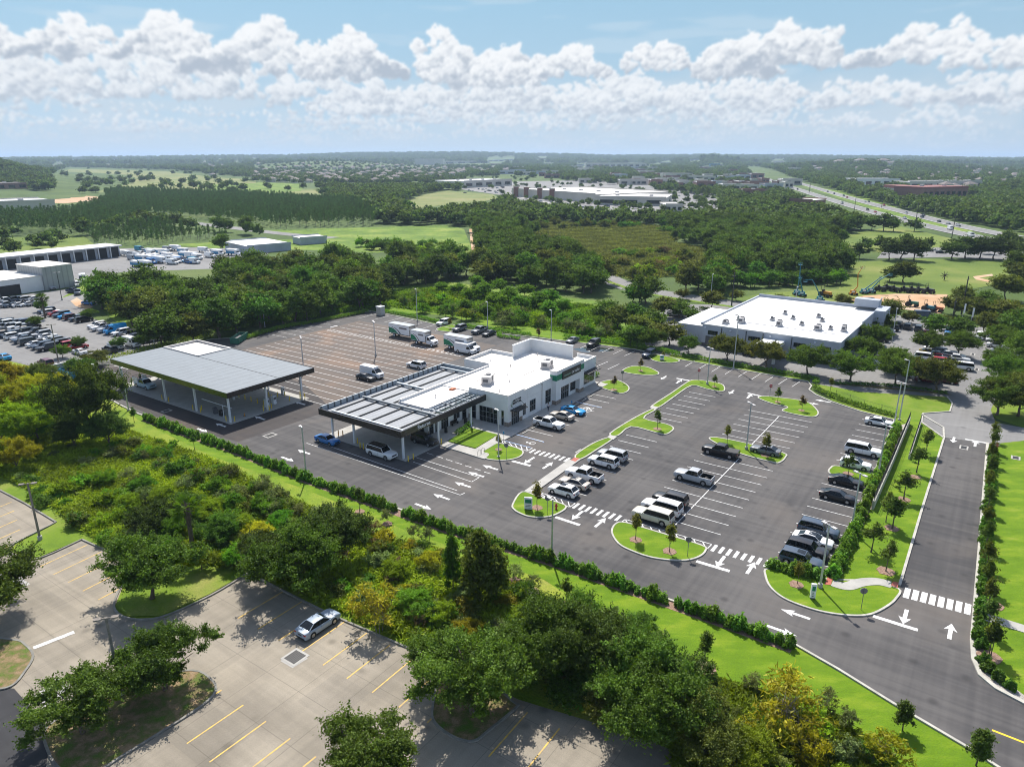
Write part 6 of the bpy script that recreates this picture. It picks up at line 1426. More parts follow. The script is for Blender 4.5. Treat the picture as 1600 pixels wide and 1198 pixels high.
# --- left hand lot: packed rows of parked cars
LK = ['sedan', 'suv', 'suv', 'pickup', 'hatch', 'sedan', 'bigsuv']; LC = ['white', 'silver', 'grey', 'darkgrey', 'black', 'navy', 'slate', 'white', 'charcoal', 'white', 'silver']
CLN = dict(white='white', silver='silver', grey='grey', darkgrey='dark grey', black='black', navy='navy', slate='slate blue', charcoal='charcoal', cream='cream', red='red', maroon='maroon', blue='blue', brightblue='bright blue', beige='beige', teal='teal', yellow='yellow', orange='orange', lightblue='pale blue')
def carrow(p, q, n, hd, where, cols=None, kinds=None, grp=None, jitter=.15, skip=()):
    A_, B_ = G(*p), G(*q)
    for i in range(n):
        if i in skip: continue
        k = i/max(1, n-1); kd = kinds[i % len(kinds)] if kinds else RND.choice(LK); cl = cols[i % len(cols)] if cols else RND.choice(LC)
        if cl is None: continue
        car(kd, (A_[0]+(B_[0]-A_[0])*k+RND.uniform(-jitter, jitter), A_[1]+(B_[1]-A_[1])*k+RND.uniform(-jitter*2, jitter*2)), hd+RND.uniform(-.03, .03)+(math.pi if RND.random() < .25 else 0), cl, '%s %s %s' % (CLN[cl], dict(sedan='sedan', hatch='hatchback', suv='crossover', bigsuv='large family car', pickup='pickup', van='van', coupe='coupe')[kd], where), grp or 'cars parked '+where, False)
carrow((25, 528), (76, 547), 7, NA, 'in the front row of the left hand lot', ['white', 'silver', 'slate', 'darkgrey', 'white', 'slate', 'charcoal'], ['suv', 'suv', 'pickup', 'bigsuv', 'sedan', 'suv', 'bigsuv'])
carrow((40, 517), (122, 545), 10, PA, 'back to back with the front row of the left hand lot', ['beige', 'black', 'charcoal', 'silver', 'white', 'white', 'grey', 'darkgrey', 'red', 'red'], ['sedan', 'suv', 'pickup', 'suv', 'sedan', 'sedan', 'suv', 'suv', 'suv', 'sedan'])
carrow((-22, 524), (18, 526), 5, NA, 'at the left end of row two, left lot', ['silver', 'white', 'grey', 'beige', 'slate'], ['bigsuv', 'suv', 'van', 'suv', 'suv'])
carrow((-14, 514), (48, 514), 8, PA, 'in the third row of the left hand lot', ['black', 'navy', 'darkgrey', 'silver', 'grey', 'white', 'silver', 'black'], ['pickup', 'pickup', 'suv', 'suv', 'pickup', 'pickup', 'suv', 'suv'])
carrow((-16, 506), (34, 508), 7, NA, 'in the fourth row of the left hand lot', ['black', 'darkgrey', 'slate', 'charcoal', 'white', 'grey', 'navy'])
carrow((73, 489), (130, 503), 8, NA, 'in the row along the palm end of the left hand lot', ['navy', 'white', 'red', 'slate', 'brightblue', 'maroon', 'slate', 'black'], ['suv', 'suv', 'sedan', 'suv', 'hatch', 'suv', 'suv', 'suv'])
carrow((151, 512), (235, 534), 9, NA, 'in the row against the woods of the left hand lot', ['white', 'white', 'silver', 'brightblue', 'white', 'black', 'slate', 'charcoal', 'silver'], ['suv', 'pickup', 'pickup', 'van', 'suv', 'suv', 'sedan', 'suv', 'pickup'])
carrow((8, 480), (56, 477), 5, NA, 'in front of the repair building', ['silver', 'slate', 'white', 'white', 'grey'], ['pickup', 'sedan', 'sedan', 'sedan', 'sedan'])
carrow((9, 473), (55, 469), 5, PA, 'second row from the repair building', ['white', 'black', 'slate', 'silver', 'white'], ['pickup', 'pickup', 'pickup', 'suv', 'sedan'])
car('suv', G(80, 452), NB, 'silver', 'silver green crossover at the foot of the tall grey workshop wall', None, False)
car('pickup', G(115, 457.5), NB+.2, 'navy', 'navy pickup on the grass edge by the woods', None, False)
car('sedan', G(139, 476), NB+.3, 'blue', 'blue grey sedan parked on the grass under the woods', None, False)
car('pickup', G(182, 544), NB, 'white', 'white pickup behind the hedge beside the wash canopy', None, False)
car('van', G(206, 541), NB, 'white', 'white van behind the hedge beside the wash canopy', None, False)
car('suv', G(172, 550), PB, 'black', 'black car half hidden in front of the hedge side pickup', None, False)
car('suv', G(72, 571), PB, 'maroon', 'maroon car at the near edge of the left hand lot', None, False)
car('sedan', G(7, 561), PB, 'brightblue', 'bright blue car peeping over the yellow trees at the left edge', None, False)
car('sedan', G(125, 553), PB, 'white', 'white sedan behind the bushes at the kerb tip', None, False)
car('van', G(130, 441), R(-60), 'white', 'white camper van beside the long bay building', None, False, s=1.25)
car('suv', G(122, 447), R(-60), 'white', 'white and orange cart car below the camper van', None, False)
car('pickup', G(122, 460), R(-60), 'slate', 'blue grey pickup behind the tall grey workshop', None, False)
# far yard of blue and white hire trucks
def yard_truck(u, v, hd, label, m='blue', s=1.0):
    p = G(u, v); t = thing('yard_truck', label, 'truck', (p[0], p[1], 0.02), hd, 'blue and white trucks in the far yard', s)
    q = MB(); q.box(-3.6, 1.5, -1.15, 1.15, .9, 3.0); q.build('cargo_box', M['blue'] if m == 'blue' else M['signwhite'], t)
    q = MB(); q.box(-3.65, 1.55, -1.2, 1.2, 3.0, 3.15); q.box(-3.0, 2.9, -1.24, 1.24, 2.2, 2.98); q.build('white_top', M['signwhite'], t)
    q = MB(); q.add([(1.6, y, z) for y in (-.95, .95) for z in (.5, 2.2)]+[(2.6, y, 2.1) for y in (-.9, .9)]+[(3.7, y, z) for y in (-.95, .95) for z in (.5, 1.3)], [(0, 1, 4, 7, 6), (2, 8, 9, 5, 3), (1, 3, 5, 4), (4, 5, 9, 7), (6, 7, 9, 8), (0, 2, 3, 1)]); q.build('cab', M['signwhite'], t)
    q = MB(); q.add([(2.65, -.8, 2.08), (2.65, .8, 2.08), (3.3, .85, 1.62), (3.3, -.85, 1.62)], [(0, 1, 2, 3)]); q.build('windshield', M['carglass'], t)
    for x in (-2.3, 2.9):
        for y in (-.95, .95): w = MB(); w.lathe([(.3, -.15), (.45, -.1), (.45, .1), (.3, .15)], n=10, axis='y'); w.build('wheel', M['rubber'], t, loc=(x, y, .45))
    return t
ty = [(196, 400), (236, 397), (247, 397), (257, 398), (222, 408), (232, 408), (241, 407), (262, 404), (289, 402), (300, 404), (308, 405), (287, 396), (275, 392), (340, 399), (365, 399), (318, 394), (228, 418), (215, 417), (250, 411), (275, 408)]
for i, (u, v) in enumerate(ty):
    yard_truck(u, v, R(-25), 'blue and white hire truck parked in the far yard beyond the woods', 'blue' if i % 3 else 'white', RND.uniform(.8, 1.05))
for i in range(34):
    u = RND.uniform(205, 330); v = RND.uniform(392, 413)
    if u > 320 and v > 405: continue
    cl = RND.choice(['white', 'white', 'white', 'silver', 'teal', 'blue', 'white', 'maroon']); car(RND.choice(['van', 'suv', 'sedan', 'van']), G(u, v), R(-25)+RND.uniform(-.1, .1), cl, '%s vehicle among the trucks in the far yard' % CLN[cl], 'vehicles standing in the far yard', False)
# --- right hand old lot
carrow((1460, 549), (1476, 574), 7, NB+.1, 'in the left middle row of the old grey lot', ['white', 'silver', 'white', 'red', 'slate', 'red', 'white'], ['sedan', 'suv', 'sedan', 'sedan', 'sedan', 'suv', 'sedan'])
carrow((1490, 560), (1500, 577), 4, NB+.1, 'in the right middle row of the old grey lot', ['white', 'white', 'grey', 'white'], ['suv', 'pickup', 'suv', 'bigsuv'])
car('coupe', G(1452, 553.5), NB+.05, 'yellow', 'yellow sports car in the old grey lot', None, False)
car('bigsuv', G(1448, 563), NB+.05, 'white', 'white large car below the yellow sports car', None, False)
carrow((1420, 583), (1450, 598), 5, NB, 'under the oaks at the front of the old grey lot', ['maroon', 'silver', 'white', 'silver', 'maroon'], ['suv', 'sedan', 'suv', 'sedan', 'suv'])
carrow((1465, 583), (1478, 598), 4, NB, 'right of the front oaks in the old grey lot', ['darkgrey', 'silver', 'slate', 'maroon'], ['suv', 'sedan', 'suv', 'sedan'])
carrow((1405, 511), (1450, 519), 4, PA, 'in the shaded top row of the old grey lot', ['black', 'charcoal', 'darkgrey', 'maroon'], ['suv', 'suv', 'suv', 'sedan'])
car('suv', G(1482, 522), NA, 'blue', 'blue car at the top of the old grey lot by the flag poles', None, False)
car('suv', G(1530, 529), NA, 'white', 'white car at the road end of the aisle', None, False)
car('sedan', G(1546, 532), NA, 'silver', 'silver car beside the white car at the road end', None, False)
carrow((1373, 533), (1388, 516), 5, NB, 'beside the warehouse wall', ['charcoal', 'silver', 'slate', 'white', 'black'], ['sedan', 'sedan', 'suv', 'sedan', 'suv'])
carrow((1357, 567), (1368, 545), 4, NB, 'under the oaks at the warehouse wall', ['white', 'charcoal', 'silver', 'slate'], ['sedan', 'suv', 'sedan', 'suv'])
car('sedan', G(1558, 543), NB, 'white', 'white sedan under the right hand oaks', None, False); car('sedan', G(1564, 552), NB, 'white', 'second white sedan nearer under the right hand oaks', None, False)
car('pickup', G(1057, 494), NB, 'silver', 'silver pickup left of the warehouse', None, False)
car('van', G(1444, 498), R(-15), 'slate', 'dark van driving on the road behind the warehouse', None, False, name='road_van'); 
car('sedan', G(1450, 393), R(-20), 'black', 'black car waiting on the cross street beyond the field', None, False); car('sedan', G(1470, 396), R(-20), 'black', 'second black car waiting on the cross street', None, False)
car('suv', G(1361, 473), R(10), 'black', 'black car beside the sandy yard', None, False)
# highway traffic
for i in range(34):
    pth = hw if i % 2 else hw2; k = int((0.05+0.9*(RND.random()**.6))*(len(pth)-1)); p = pth[k]; q = pth[min(k+1, len(pth)-1)]; a = math.atan2(q[1]-p[1], q[0]-p[0]); off = RND.choice((-3.6, 0, 3.6))
    cl = RND.choice(['white', 'silver', 'black', 'white', 'charcoal', 'red', 'navy']); car(RND.choice(['sedan', 'suv', 'van', 'suv']), (p[0]-math.sin(a)*off, p[1]+math.cos(a)*off, .3), a, cl, '%s vehicle driving on the distant divided highway' % CLN[cl], 'traffic on the highway', False, name='moving_car', cat='car')
# cars glinting in the shopping lot
for i in range(60):
    u, v = RND.choice([(RND.uniform(1040, 1125), RND.uniform(298, 325)), (RND.uniform(800, 960), RND.uniform(314, 326)), (RND.uniform(725, 790), RND.uniform(290, 303))])
    cl = RND.choice(['white', 'silver', 'white', 'black', 'navy', 'white']); car(RND.choice(['sedan', 'suv']), (*G(u, v), .06), RND.choice((0.3, 1.9)), cl, '%s car in the distant shopping centre lot' % CLN[cl], 'cars in the shopping centre lot', False)
# ================================================================ buildings
def window(par, x0, x1, z0, z1, at, axis='y', face=-1, nx=2, nz=2, fr=.07, mat_=None, name='window'):
    """framed window on a wall lying at `at`; axis 'y': wall runs along x, face -1 looks to -y; axis 'x': wall runs along y"""
    f = MB(); d = .06
    def bx(a0, a1, c0, c1, dd0, dd1, mb):
        lo, hi = sorted((at+face*dd0, at+face*dd1))
        if axis == 'y': mb.box(a0, a1, lo, hi, c0, c1)
        else: mb.box(lo, hi, a0, a1, c0, c1)
    bx(x0, x0+fr, z0, z1, -.02, d, f); bx(x1-fr, x1, z0, z1, -.02, d, f); bx(x0+fr, x1-fr, z1-fr, z1, -.02, d, f); bx(x0+fr, x1-fr, z0, z0+fr, -.02, d, f)
    for i in range(1, nx): x = x0+(x1-x0)*i/nx; bx(x-.03, x+.03, z0+fr, z1-fr, -.02, d-.01, f)
    for i in range(1, nz):
        z = z0+(z1-z0)*i/nz
        for j in range(nx): a = x0+(x1-x0)*j/nx+(fr if j == 0 else .03); b = x0+(x1-x0)*(j+1)/nx-(fr if j == nx-1 else .03); bx(a, b, z-.025, z+.025, -.02, d-.01, f)
    w = f.build(name, mat_ or M['alframe'], par)
    g = MB(); bx(x0+fr*.5, x1-fr*.5, z0+fr*.5, z1-fr*.5, -.01, .022, g); g.build('pane', M['glass'], w)
    return w
def text(par, s, size, m, loc, rot, name='lettering', ext=.01):
    c = bpy.data.curves.new(name, 'FONT'); c.body = s; c.size = size; c.extrude = ext; c.align_x = 'CENTER'; c.align_y = 'CENTER'; c.materials.append(m)
    o = bpy.data.objects.new('text', c); me = bpy.data.meshes.new_from_object(o); bpy.data.objects.remove(o)
    if not me.materials: me.materials.append(m)
    o = link(name, me, par, loc); o.rotation_euler = rot; return o
B = thing('rental_office', 'white flat roofed office building with green and dark sign band and parapet walls', 'building', (A0[0], A0[1], 0), TH)
# --- main body
q = MB(); HR = 5.35
q.prism([(0, 0), (33.2, 0), (33.2, 4.6), (31.2, 4.6), (31.2, 15.6), (25, 15.6), (25, 22.2), (15.4, 22.2), (15.4, 15.9), (-11.5, 15.9), (-11.5, 9.2), (0, 9.2)], 0, HR-.35)
q.build('wall', M['white'], B)
q = MB(); q.prism([(.2, .2), (33.0, .2), (33.0, 4.4), (31.0, 4.4), (31.0, 15.4), (24.8, 15.4), (24.8, 22.0), (15.6, 22.0), (15.6, 15.7), (.2, 15.7)], HR-.35, HR-.05)
q.prism([(-11.3, 9.4), (.19, 9.4), (.19, 15.7), (-11.3, 15.7)], HR-.35, HR-.5+.3)
roof = q.build('roof', M['whiteroof'], B)
pr = MB(); cp = MB()
def par(x0, x1, y0, y1, z1, cap=True, z0=HR-.35):
    pr.box(x0, x1, y0, y1, z0, z1)
    if cap: cp.box(x0-.05, x1+.05, y0-.05, y1+.05, z1, z1+.07)
par(0, 5.3, 0, .3, 6.05); par(5.3, 15.2, .001, .3, 5.75); par(26.3, 33.2, 0, .3, 5.9); par(32.9, 33.2, .301, 4.6, 5.9)
par(0, .3, .301, 9.0, 6.05); par(-11.5, .001, 9.2, 9.45, 5.15); par(-11.5, -11.25, 9.451, 15.9, 5.15); par(-11.249, 15.4, 15.6, 15.9, 5.55)
par(15.4, 15.7, 15.901, 22.2, 5.9); par(15.701, 25, 21.9, 22.2, 5.9); par(24.7, 25, 15.6, 21.899, 5.9)
pr.build('parapet', M['white'], B); cp.build('parapet_coping', M['hvac'], B)
sc_ = MB(); sc_.box(24, 31.2, 15.3, 15.62, HR-.3, 8.0); sc_.box(30.9, 31.22, 4.6, 15.299, HR-.3, 8.0); sc_.build('screen_wall', M['white'], B)
sc_ = MB(); sc_.box(23.9, 31.3, 15.2, 15.72, 8.0, 8.12); sc_.box(30.8, 31.3, 4.5, 15.199, 8.0, 8.12); sc_.build('screen_coping', M['steelwhite'], B)
jn = MB()
for a in (2.4, 6.4, 10.8, 14.8, 29.9): jn.box(a-.012, a+.012, -.008, .0, 3.4 if a in (2.4, ) else .96, 5.6)
for b in (2.0, 6.9): jn.box(-.008, 0, b-.012, b+.012, 3.3, 5.9)
jn.box(0.01, 14.9, -.007, 0, 4.02, 4.04); jn.build('panel_joints', M['hvac'], B)
dp_ = MB(); dp_.box(11.3, 11.42, -.1, -.0, .1, 5.2); dp_.box(11.2, 11.52, -.14, 0, 5.2, 5.5); dp_.build('downpipe', M['hvac'], B)
# --- sign tower
q = MB(); TA0, TA1, TB = 15.2, 26.3, -.9
q.box(TA0, TA1, TB, .6, 3.3, 6.95); q.box(TA0, TA0+1.9, TB, 0, .0, 3.3); q.box(TA1-1.7, TA1, TB, 0, .0, 3.3); q.build('sign_tower', M['white'], B)
q = MB(); q.box(TA0-.06, TA1+.06, TB-.06, .66, 6.95, 7.05); q.build('tower_coping', M['hvac'], B)
q = MB(); q.box(TA0-.012, TA1+.012, TB-.012, .55, 5.05, 6.2); q.build('green_band', M['green'], B)
sg = MB(); sg.box(TA0+2.2, TA1-1.6, TB-.16, TB-.013, 4.85, 6.45); sg = sg.build('sign_board', M['signblack'], B)
text(sg, 'enterprise', .62, M['signgreen'], (TA0+4.05, TB-.17, 5.55), (math.pi/2, 0, 0)); text(sg, 'car sales', .92, M['signwhite'], (TA0+7.25, TB-.17, 5.6), (math.pi/2, 0, 0))
for (a0, a1, b0, b1) in ((-.05, 1.0, -.05, .0), (-.05, 0, .001, .85), (3.6, 4.6, -.05, 0), (-.05, 0, 8.55, 9.1), (-11.5, -11.25, 9.13, 9.199), (-5.4, -4.5, 9.13, 9.199), (TA0-.03, TA0+1.93, TB-.05, .0), (TA1-1.73, TA1+.03, TB-.05, 0)): q = MB(); q.box(a0, a1, b0, b1, 0, .95); q.build('stone_base', M['stone'], B)
# --- openings of the front
window(B, 17.4, 21.6, .1, 3.0, 0.0, nx=5, nz=2, name='entrance_glazing'); window(B, 22.2, 24.4, .9, 3.2, 0, nx=1, nz=1)
window(B, 27.2, 32.6, .8, 3.3, 0, nx=5, nz=2); window(B, 12.6, 14.6, .9, 3.7, 0, nx=2, nz=2); window(B, 7.1, 9.1, .9, 3.2, 0, nx=3, nz=2); window(B, 4.75, 5.7, .9, 3.2, 0, nx=2, nz=2)
window(B, 1.0, 3.5, .05, 2.9, 0, nx=4, nz=2, name='door_glazing')
# left side
window(B, .9, 1.5, .2, 3.1, 0.0, 'x', -1, 1, 2); window(B, 2.4, 6.5, .1, 3.1, 0, 'x', -1, 5, 3); window(B, 7.3, 8.5, .2, 3.1, 0, 'x', -1, 1, 2)
# porch wall
for a0, a1, z0, nx in ((-1.9, -.6, .1, 1), (-4.4, -2.6, .9, 2), (-7.9, -5.9, .1, 3), (-9.6, -8.7, .1, 1), (-11.2, -10, .1, 1)): window(B, a0, a1, z0, 3.0, 9.2, nx=nx, nz=2)
window(B, 10.0, 11.2, .2, 2.8, -11.5, 'x', -1, 1, 2); window(B, 12.0, 14.8, .2, 2.9, -11.5, 'x', -1, 4, 2)
# awnings
def awning(a0, a1, z, b=-.02, nm='awning'):
    q = MB(); q.box(a0, a1, b-1.5, b, z, z+.16); o = q.build(nm, M['black'], B)
    r = MB()
    for a in (a0+.15, a1-.15): r.tube((a, b, z+1.1), (a, b-1.35, z+.15), .03, n=5)
    r.build('tie_rod', M['black'], o)
awning(.6, 4.2, 3.05); awning(27.0, 32.9, 3.5)
# corner emblem: a swoosh with two bars
q = MB(); pts = []
q2 = MB()
for i in range(10):
    t_ = i/9; x = 1.0+.55*(1-math.cos(t_*1.57)); z = 3.65+1.15*math.sin(t_*1.57)
    pts.append((x, z))
for (x0_, z0_), (x1_, z1_) in zip(pts, pts[1:]): q.add([(x0_, -.03, z0_), (x0_+.30, -.03, z0_+.05), (x1_+.30, -.03, z1_-.12), (x1_, -.03, z1_)], [(0, 1, 2, 3)])
q.build('emblem_swoosh', M['green'], B)
q2.box(1.55, 4.1, -.05, -.012, 4.5, 4.84); q2.box(1.42, 4.1, -.05, -.012, 4.0, 4.36); e_ = q2.build('emblem_bars', M['signblack'], B)
text(e_, 'enterprise', .30, M['signwhite'], (2.85, -.06, 4.66), (math.pi/2, 0, 0)); text(e_, 'car rental', .30, M['signwhite'], (2.85, -.06, 4.17), (math.pi/2, 0, 0))
# --- roof plant
def hvac(par_, x, y, z, w=2.2, d=1.5, h=1.25, rz=0):
    q = MB(); q.box(-w/2-.15, w/2+.15, -d/2-.15, d/2+.15, 0, .28); q.box(-w/2, w/2, -d/2, d/2, .28, .28+h); q.box(w*.1, w/2+.1, -d/2-.1, d/2+.1, .28+h, .28+h+.1)
    o = q.build('rooftop_unit', M['hvac'], par_, loc=(x, y, z), rz=rz)
    g = MB(); g.box(w*.12, w*.46, -d/2-.02, d/2+.02, .6, .2+h); g.box(-w/2-.02, -w/2+.2, -d*.3, d*.3, .6, 1.2); g.build('grille', M['hvacdark'], o)
    g = MB(); g.lathe([(.45, 0), (.5, .05), (.5, .12), (.2, .14)], (w*.28, 0, .28+h+.1), 12); g.build('fan_shroud', M['hvacdark'], o)
    return o
hvac(B, 5.8, 8.9, HR-.06, 2.3, 1.7, 1.35, .3); hvac(B, 21.6, 5.3, HR-.06, 2.6, 1.7, 1.2, .2)
q = MB(); q.box(-.6, .6, -.45, .45, 0, .12); q.box(-.5, .5, -.36, .36, .12, .3); q.build('roof_hatch', M['red'], B, loc=(-.6, 12.4, HR-.2))
q = MB()
for (x, y) in ((9, 6), (12.5, 9), (18, 12), (3, 4), (24, 9), (28, 7), (19, 18), (-6, 12), (28.5, 12)): q.lathe([(.09, 0), (.09, .45), (.13, .46), (.13, .52)], (x, y, HR-.1), 8)
q.box(14, 18.5, 6.2, 6.3, HR-.04, HR+.02); q.box(6, 12, 11.5, 11.6, HR-.04, HR+.02); q.build('vent_pipe', M['hvac'], B)
# --- porch extras
for i, a in enumerate((-8.5, -2.9)):
    q = MB(); q.lathe([(.28, 0), (.3, .05), (.27, .95), (.2, 1.05)], (0, 0, 0), 12); o = q.build('litter_bin', M['black'], loc=(*F(a, 7.6), .14)); tag(o, ('black litter bin beside the hedge end under the porch', 'black litter bin near the porch door by the long window')[i], 'bin')
bn = thing('bench', 'dark bench against the porch wall under the window', 'bench', (*F(-4.6, 8.7), .14), TH)
q = MB(); q.box(-.9, .9, -.22, .22, .42, .47); q.build('seat', M['bronze'], bn); q = MB(); q.box(-.9, .9, .2, .25, .5, .9); q.build('backrest', M['bronze'], bn)
for s in (-.75, .75): q = MB(); q.box(s-.03, s+.03, -.2, .2, 0, .42); q.build('leg', M['bronze'], bn)
# ================================================================ return canopy
RC = thing('return_canopy', 'open steel return canopy with ribbed pale deck, dark fascia and white posts', 'canopy', (A0[0], A0[1], 0), TH)
ZC = 4.75
q = MB()
q.prism([(-22.4, 5.2), (-11.7, 5.2), (-11.7, 16.1), (10.6, 16.1), (10.6, 24.0), (-22.4, 24.0)], ZC, ZC+.12)
q.build('deck', M['deck'], RC)
f_ = MB(); f_.box(-22.7, -22.4, 4.9, 24.3, 4.35, 5.45); f_.box(-22.399, -.05, 4.9, 5.2, 4.35, 5.45); f_.build('fascia', M['bronze'], RC)
f_ = MB(); f_.box(-22.399, 10.9, 24.0, 24.25, 4.45, 5.75); f_.box(10.65, 10.9, 16.1, 23.999, 4.45, 5.75); f_.build('upturned_parapet', M['parapetgrey'], RC)
f_ = MB()
for b in (7.0, 10.3, 13.4, 16.6, 19.4, 22.2):
    x1 = -11.7 if b < 16 else 10.5
    f_.box(-22.3, x1, b-.10, b+.10, ZC+.12, ZC+.34)
    for i in range(int((x1+22.3)/.55)): f_.box(-22.2+i*.55, -22.0+i*.55, b+.1, b+.3, ZC+.12, ZC+.26)
f_.build('purlin', M['frame'], RC)
f_ = MB()
for a, b0, b1 in ((-21.8, 5.2, 21.8), (-13.4, 5.2, 23.0), (-3.8, 16.2, 23.6), (9.2, 16.2, 23.6)):
    f_.box(a-.22, a+.22, b0, b1, ZC+.36, ZC+.44); f_.box(a-.22, a+.22, b0, b1, ZC+.62, ZC+.70); f_.box(a-.05, a+.05, b0, b1, ZC+.44, ZC+.62)
f_.build('roof_beam', M['parapetgrey'], RC)
# trellis arm over the porch
f_ = MB()
for b in (6.0, 7.2, 8.4): f_.box(-11.6, -.3, b-.07, b+.07, 4.85, 5.1)
for a in (-11.4, -7.6, -3.9, -.4): f_.box(a-.08, a+.08, 5.2, 9.15, 5.1, 5.25)
f_.build('trellis', M['parapetgrey'], RC)
f_ = MB(); f_.box(-11.69, -5.4, 7.4, 9.15, 4.7, 4.8); f_.build('trellis_soffit', M['deck'], RC)
for a, b in ((-20.8, 23.2), (-21.1, 17.5), (-21.2, 6.0), (-12.8, 5.7), (-3.4, 5.9), (-2.0, 22.8), (8.6, 22.8), (-11.8, 22.8)):
    q = MB(); q.box(-.15, .15, -.15, .15, .06, ZC); q.build('post', M['steelwhite'], RC, loc=(a, b, 0))
text(RC, 'Returns', 1.0, M['signwhite'], (-17.2, 4.88, 4.9), (math.pi/2, 0, 0), 'sign_lettering', .03)
def bollard(x, y, z, label, group=None, m='yellow'):
    q = MB(); q.lathe([(.09, 0), (.09, .95), (.07, 1.02), (.02, 1.05)], (0, 0, 0), 10); return tag(q.build('bollard', M[m], loc=(x, y, z)), label, 'bollard', group)
for i, (a, b, w, m) in enumerate(((-22.0, 15.2, 'by the middle post of the return canopy', 'yellow'), (-22.0, 14.4, 'by the middle post of the return canopy', 'yellow'), (-20.3, 22.4, 'by the outer post of the return canopy', 'orange'), (-20.0, 21.6, 'by the outer post of the return canopy', 'orange'), (-21.6, 4.6, 'at the foot of the front corner post', 'yellow'), (-20.5, 4.5, 'at the foot of the front corner post', 'yellow'), (-20.9, 17.0, 'beside the white car', 'yellow'), (-13.0, 4.9, 'beside the black car at the porch', 'yellow'))):
    bollard(*F(a, b), .03, '%s safety bollard %s' % (m, w), 'bollards of the return canopy %s' % w, m)
# ================================================================ wash and fuel canopy
WCN = thing('wash_canopy', 'wide low pitched grey metal canopy with dark green fascia over the wash bays', 'canopy', (WO[0], WO[1], 0), TH)
HZ = 5.35
q = MB(); ox0, ox1, oy0, oy1 = -.9, 19.0, -1.2, 39.6
def rz_(b): return HZ+.75
pts = [(ox0, oy0), (11, oy0), (11, 26), (11, 39.6), (ox0, oy1)]
q.prism([(ox0, oy0), (10.6, oy0), (10.6, oy1), (ox0, oy1)], HZ+.25, HZ+.82); q.prism([(10.601, oy0), (ox1, oy0), (ox1, 26), (10.601, 26)], HZ+.25, HZ+.80)
q.build('roof', M['seam'], WCN)
q = MB(); q.prism([(11.3, 26.4), (18.6, 26.4), (18.6, 38.8), (11.3, 38.8)], HZ-.3, HZ+.5); q.build('tunnel_roof', M['whiteroof'], WCN)
q = MB(); q.box(10.62, 11.0, 26.0, 39.2, HZ-.3, HZ+1.05); q.box(10.62, 19.0, 26.001, 26.35, HZ-.3, HZ+1.0); q.box(18.7, 19.0, 26.36, 39.2, HZ-.3, HZ+1.0); q.box(11.01, 18.69, 38.85, 39.2, HZ-.3, HZ+1.0); q.build('tunnel_parapet', M['hvac'], WCN)
q = MB(); q.box(10.55, 10.66, oy0, 26, HZ+.8, HZ+.86); q.build('roof_joint', M['frame'], WCN)
q = MB(); q.box(ox0-.12, ox0, oy0-.12, oy1, HZ-.15, HZ+.86); q.build('side_fascia', mat('green_black_fascia', (.03, .045, .01), .22, .3, spec=.9), WCN)
q = MB(); q.box(ox0, ox1, oy0-.12, oy0, HZ-.15, HZ+.86); q.box(ox1, ox1+.12, oy0-.12, 26, HZ-.15, HZ+.86); q.build('end_fascia', M['bronze'], WCN)
q = MB(); q.box(12, 18.4, 27, 38.6, 0.06, HZ-.31); q.build('tunnel_wall', M['white'], WCN)
for a in (0, 8.2, 16.6):
    for b in (.1, 10.9, 21.6, 38.0):
        if a == 16.6 and b > 26: continue
        q = MB(); q.box(-.16, .16, -.16, .16, .06, HZ+.25); q.build('post', M['steelwhite'], WCN, loc=(a, b, 0))
bars = MB(); bars.tube((.6, .1, 2.6), (.6, 9.6, 2.6), .07, n=8); bars.tube((.6, 3.0, .06), (.6, 3.0, 2.6), .06, n=8); bars.tube((3.4, 1.5, 3.6), (3.4, 9.6, 3.6), .05, n=6); bars.build('hose_rail', M['steelwhite'], WCN)
for i, (a, b) in enumerate(((-.1, 1.3), (.7, -.2), (-.1, 9.4), (-.1, 12.0), (.8, 10.5), (-.1, 20.4), (-.1, 22.8), (.3, 36.8), (16.9, -.4), (15.8, -.3), (17.2, 1.4), (14.2, 1.0), (8.3, -.3), (7.4, .3), (9.2, .2), (9.5, 3), (9.5, 5), (9.5, 7), (9.5, 9), (9.5, 11), (9.5, 13), (14.4, 5), (13.4, 6.5), (12.6, 4.5), (15.4, 4))):
    w = 'at the near corner of the wash canopy' if i < 3 else ('along the open side of the wash canopy' if i < 8 else ('beside the end posts of the wash canopy' if i < 15 else 'guarding the pumps inside the wash canopy'))
    bollard(*FW(a, b), .06, 'yellow bollard %s' % w, 'yellow bollards %s' % w)
def machine(a, b, label, h=1.7, w=.8, m='steelwhite'):
    t = thing('fuel_pump', label, 'pump', (*FW(a, b), .06), TH+RND.uniform(-.2, .2))
    q = MB(); q.box(-w/2, w/2, -.3, .3, .0, h); q.build('cabinet', M[m], t)
    q = MB(); q.box(-w/2+.08, w/2-.08, -.315, -.301, h*.55, h*.85); q.build('display', M['hvacdark'], t)
    q = MB(); q.tube((w/2+.03, 0, h*.6), (w/2+.15, -.2, h*.2), .03, n=5); q.tube((w/2+.15, -.2, h*.2), (w/2+.05, 0, h*.9), .03, n=5); q.build('hose', M['black'], t)
machine(9.2, 1.6, 'pale pump cabinet under the wash canopy end'); machine(11.2, 2.0, 'second pale pump cabinet behind the end post'); machine(16.2, 5.6, 'white dispenser standing on the sunlit end of the slab', 1.5, .5); machine(1.2, 4.6, 'black vacuum machine beside the hose rail', 1.1, .7, 'black'); machine(1.2, 6.6, 'dark drum machine at the hose rail', 1.2, .7, 'hvacdark')
machine(11, 4.5, 'low grey pump between the yellow bollards', 1.3, .6, 'hvac')
cn = thing('traffic_cone', 'orange traffic cone on the wash slab corner', 'cone', (*FW(3.5, .8), .06))
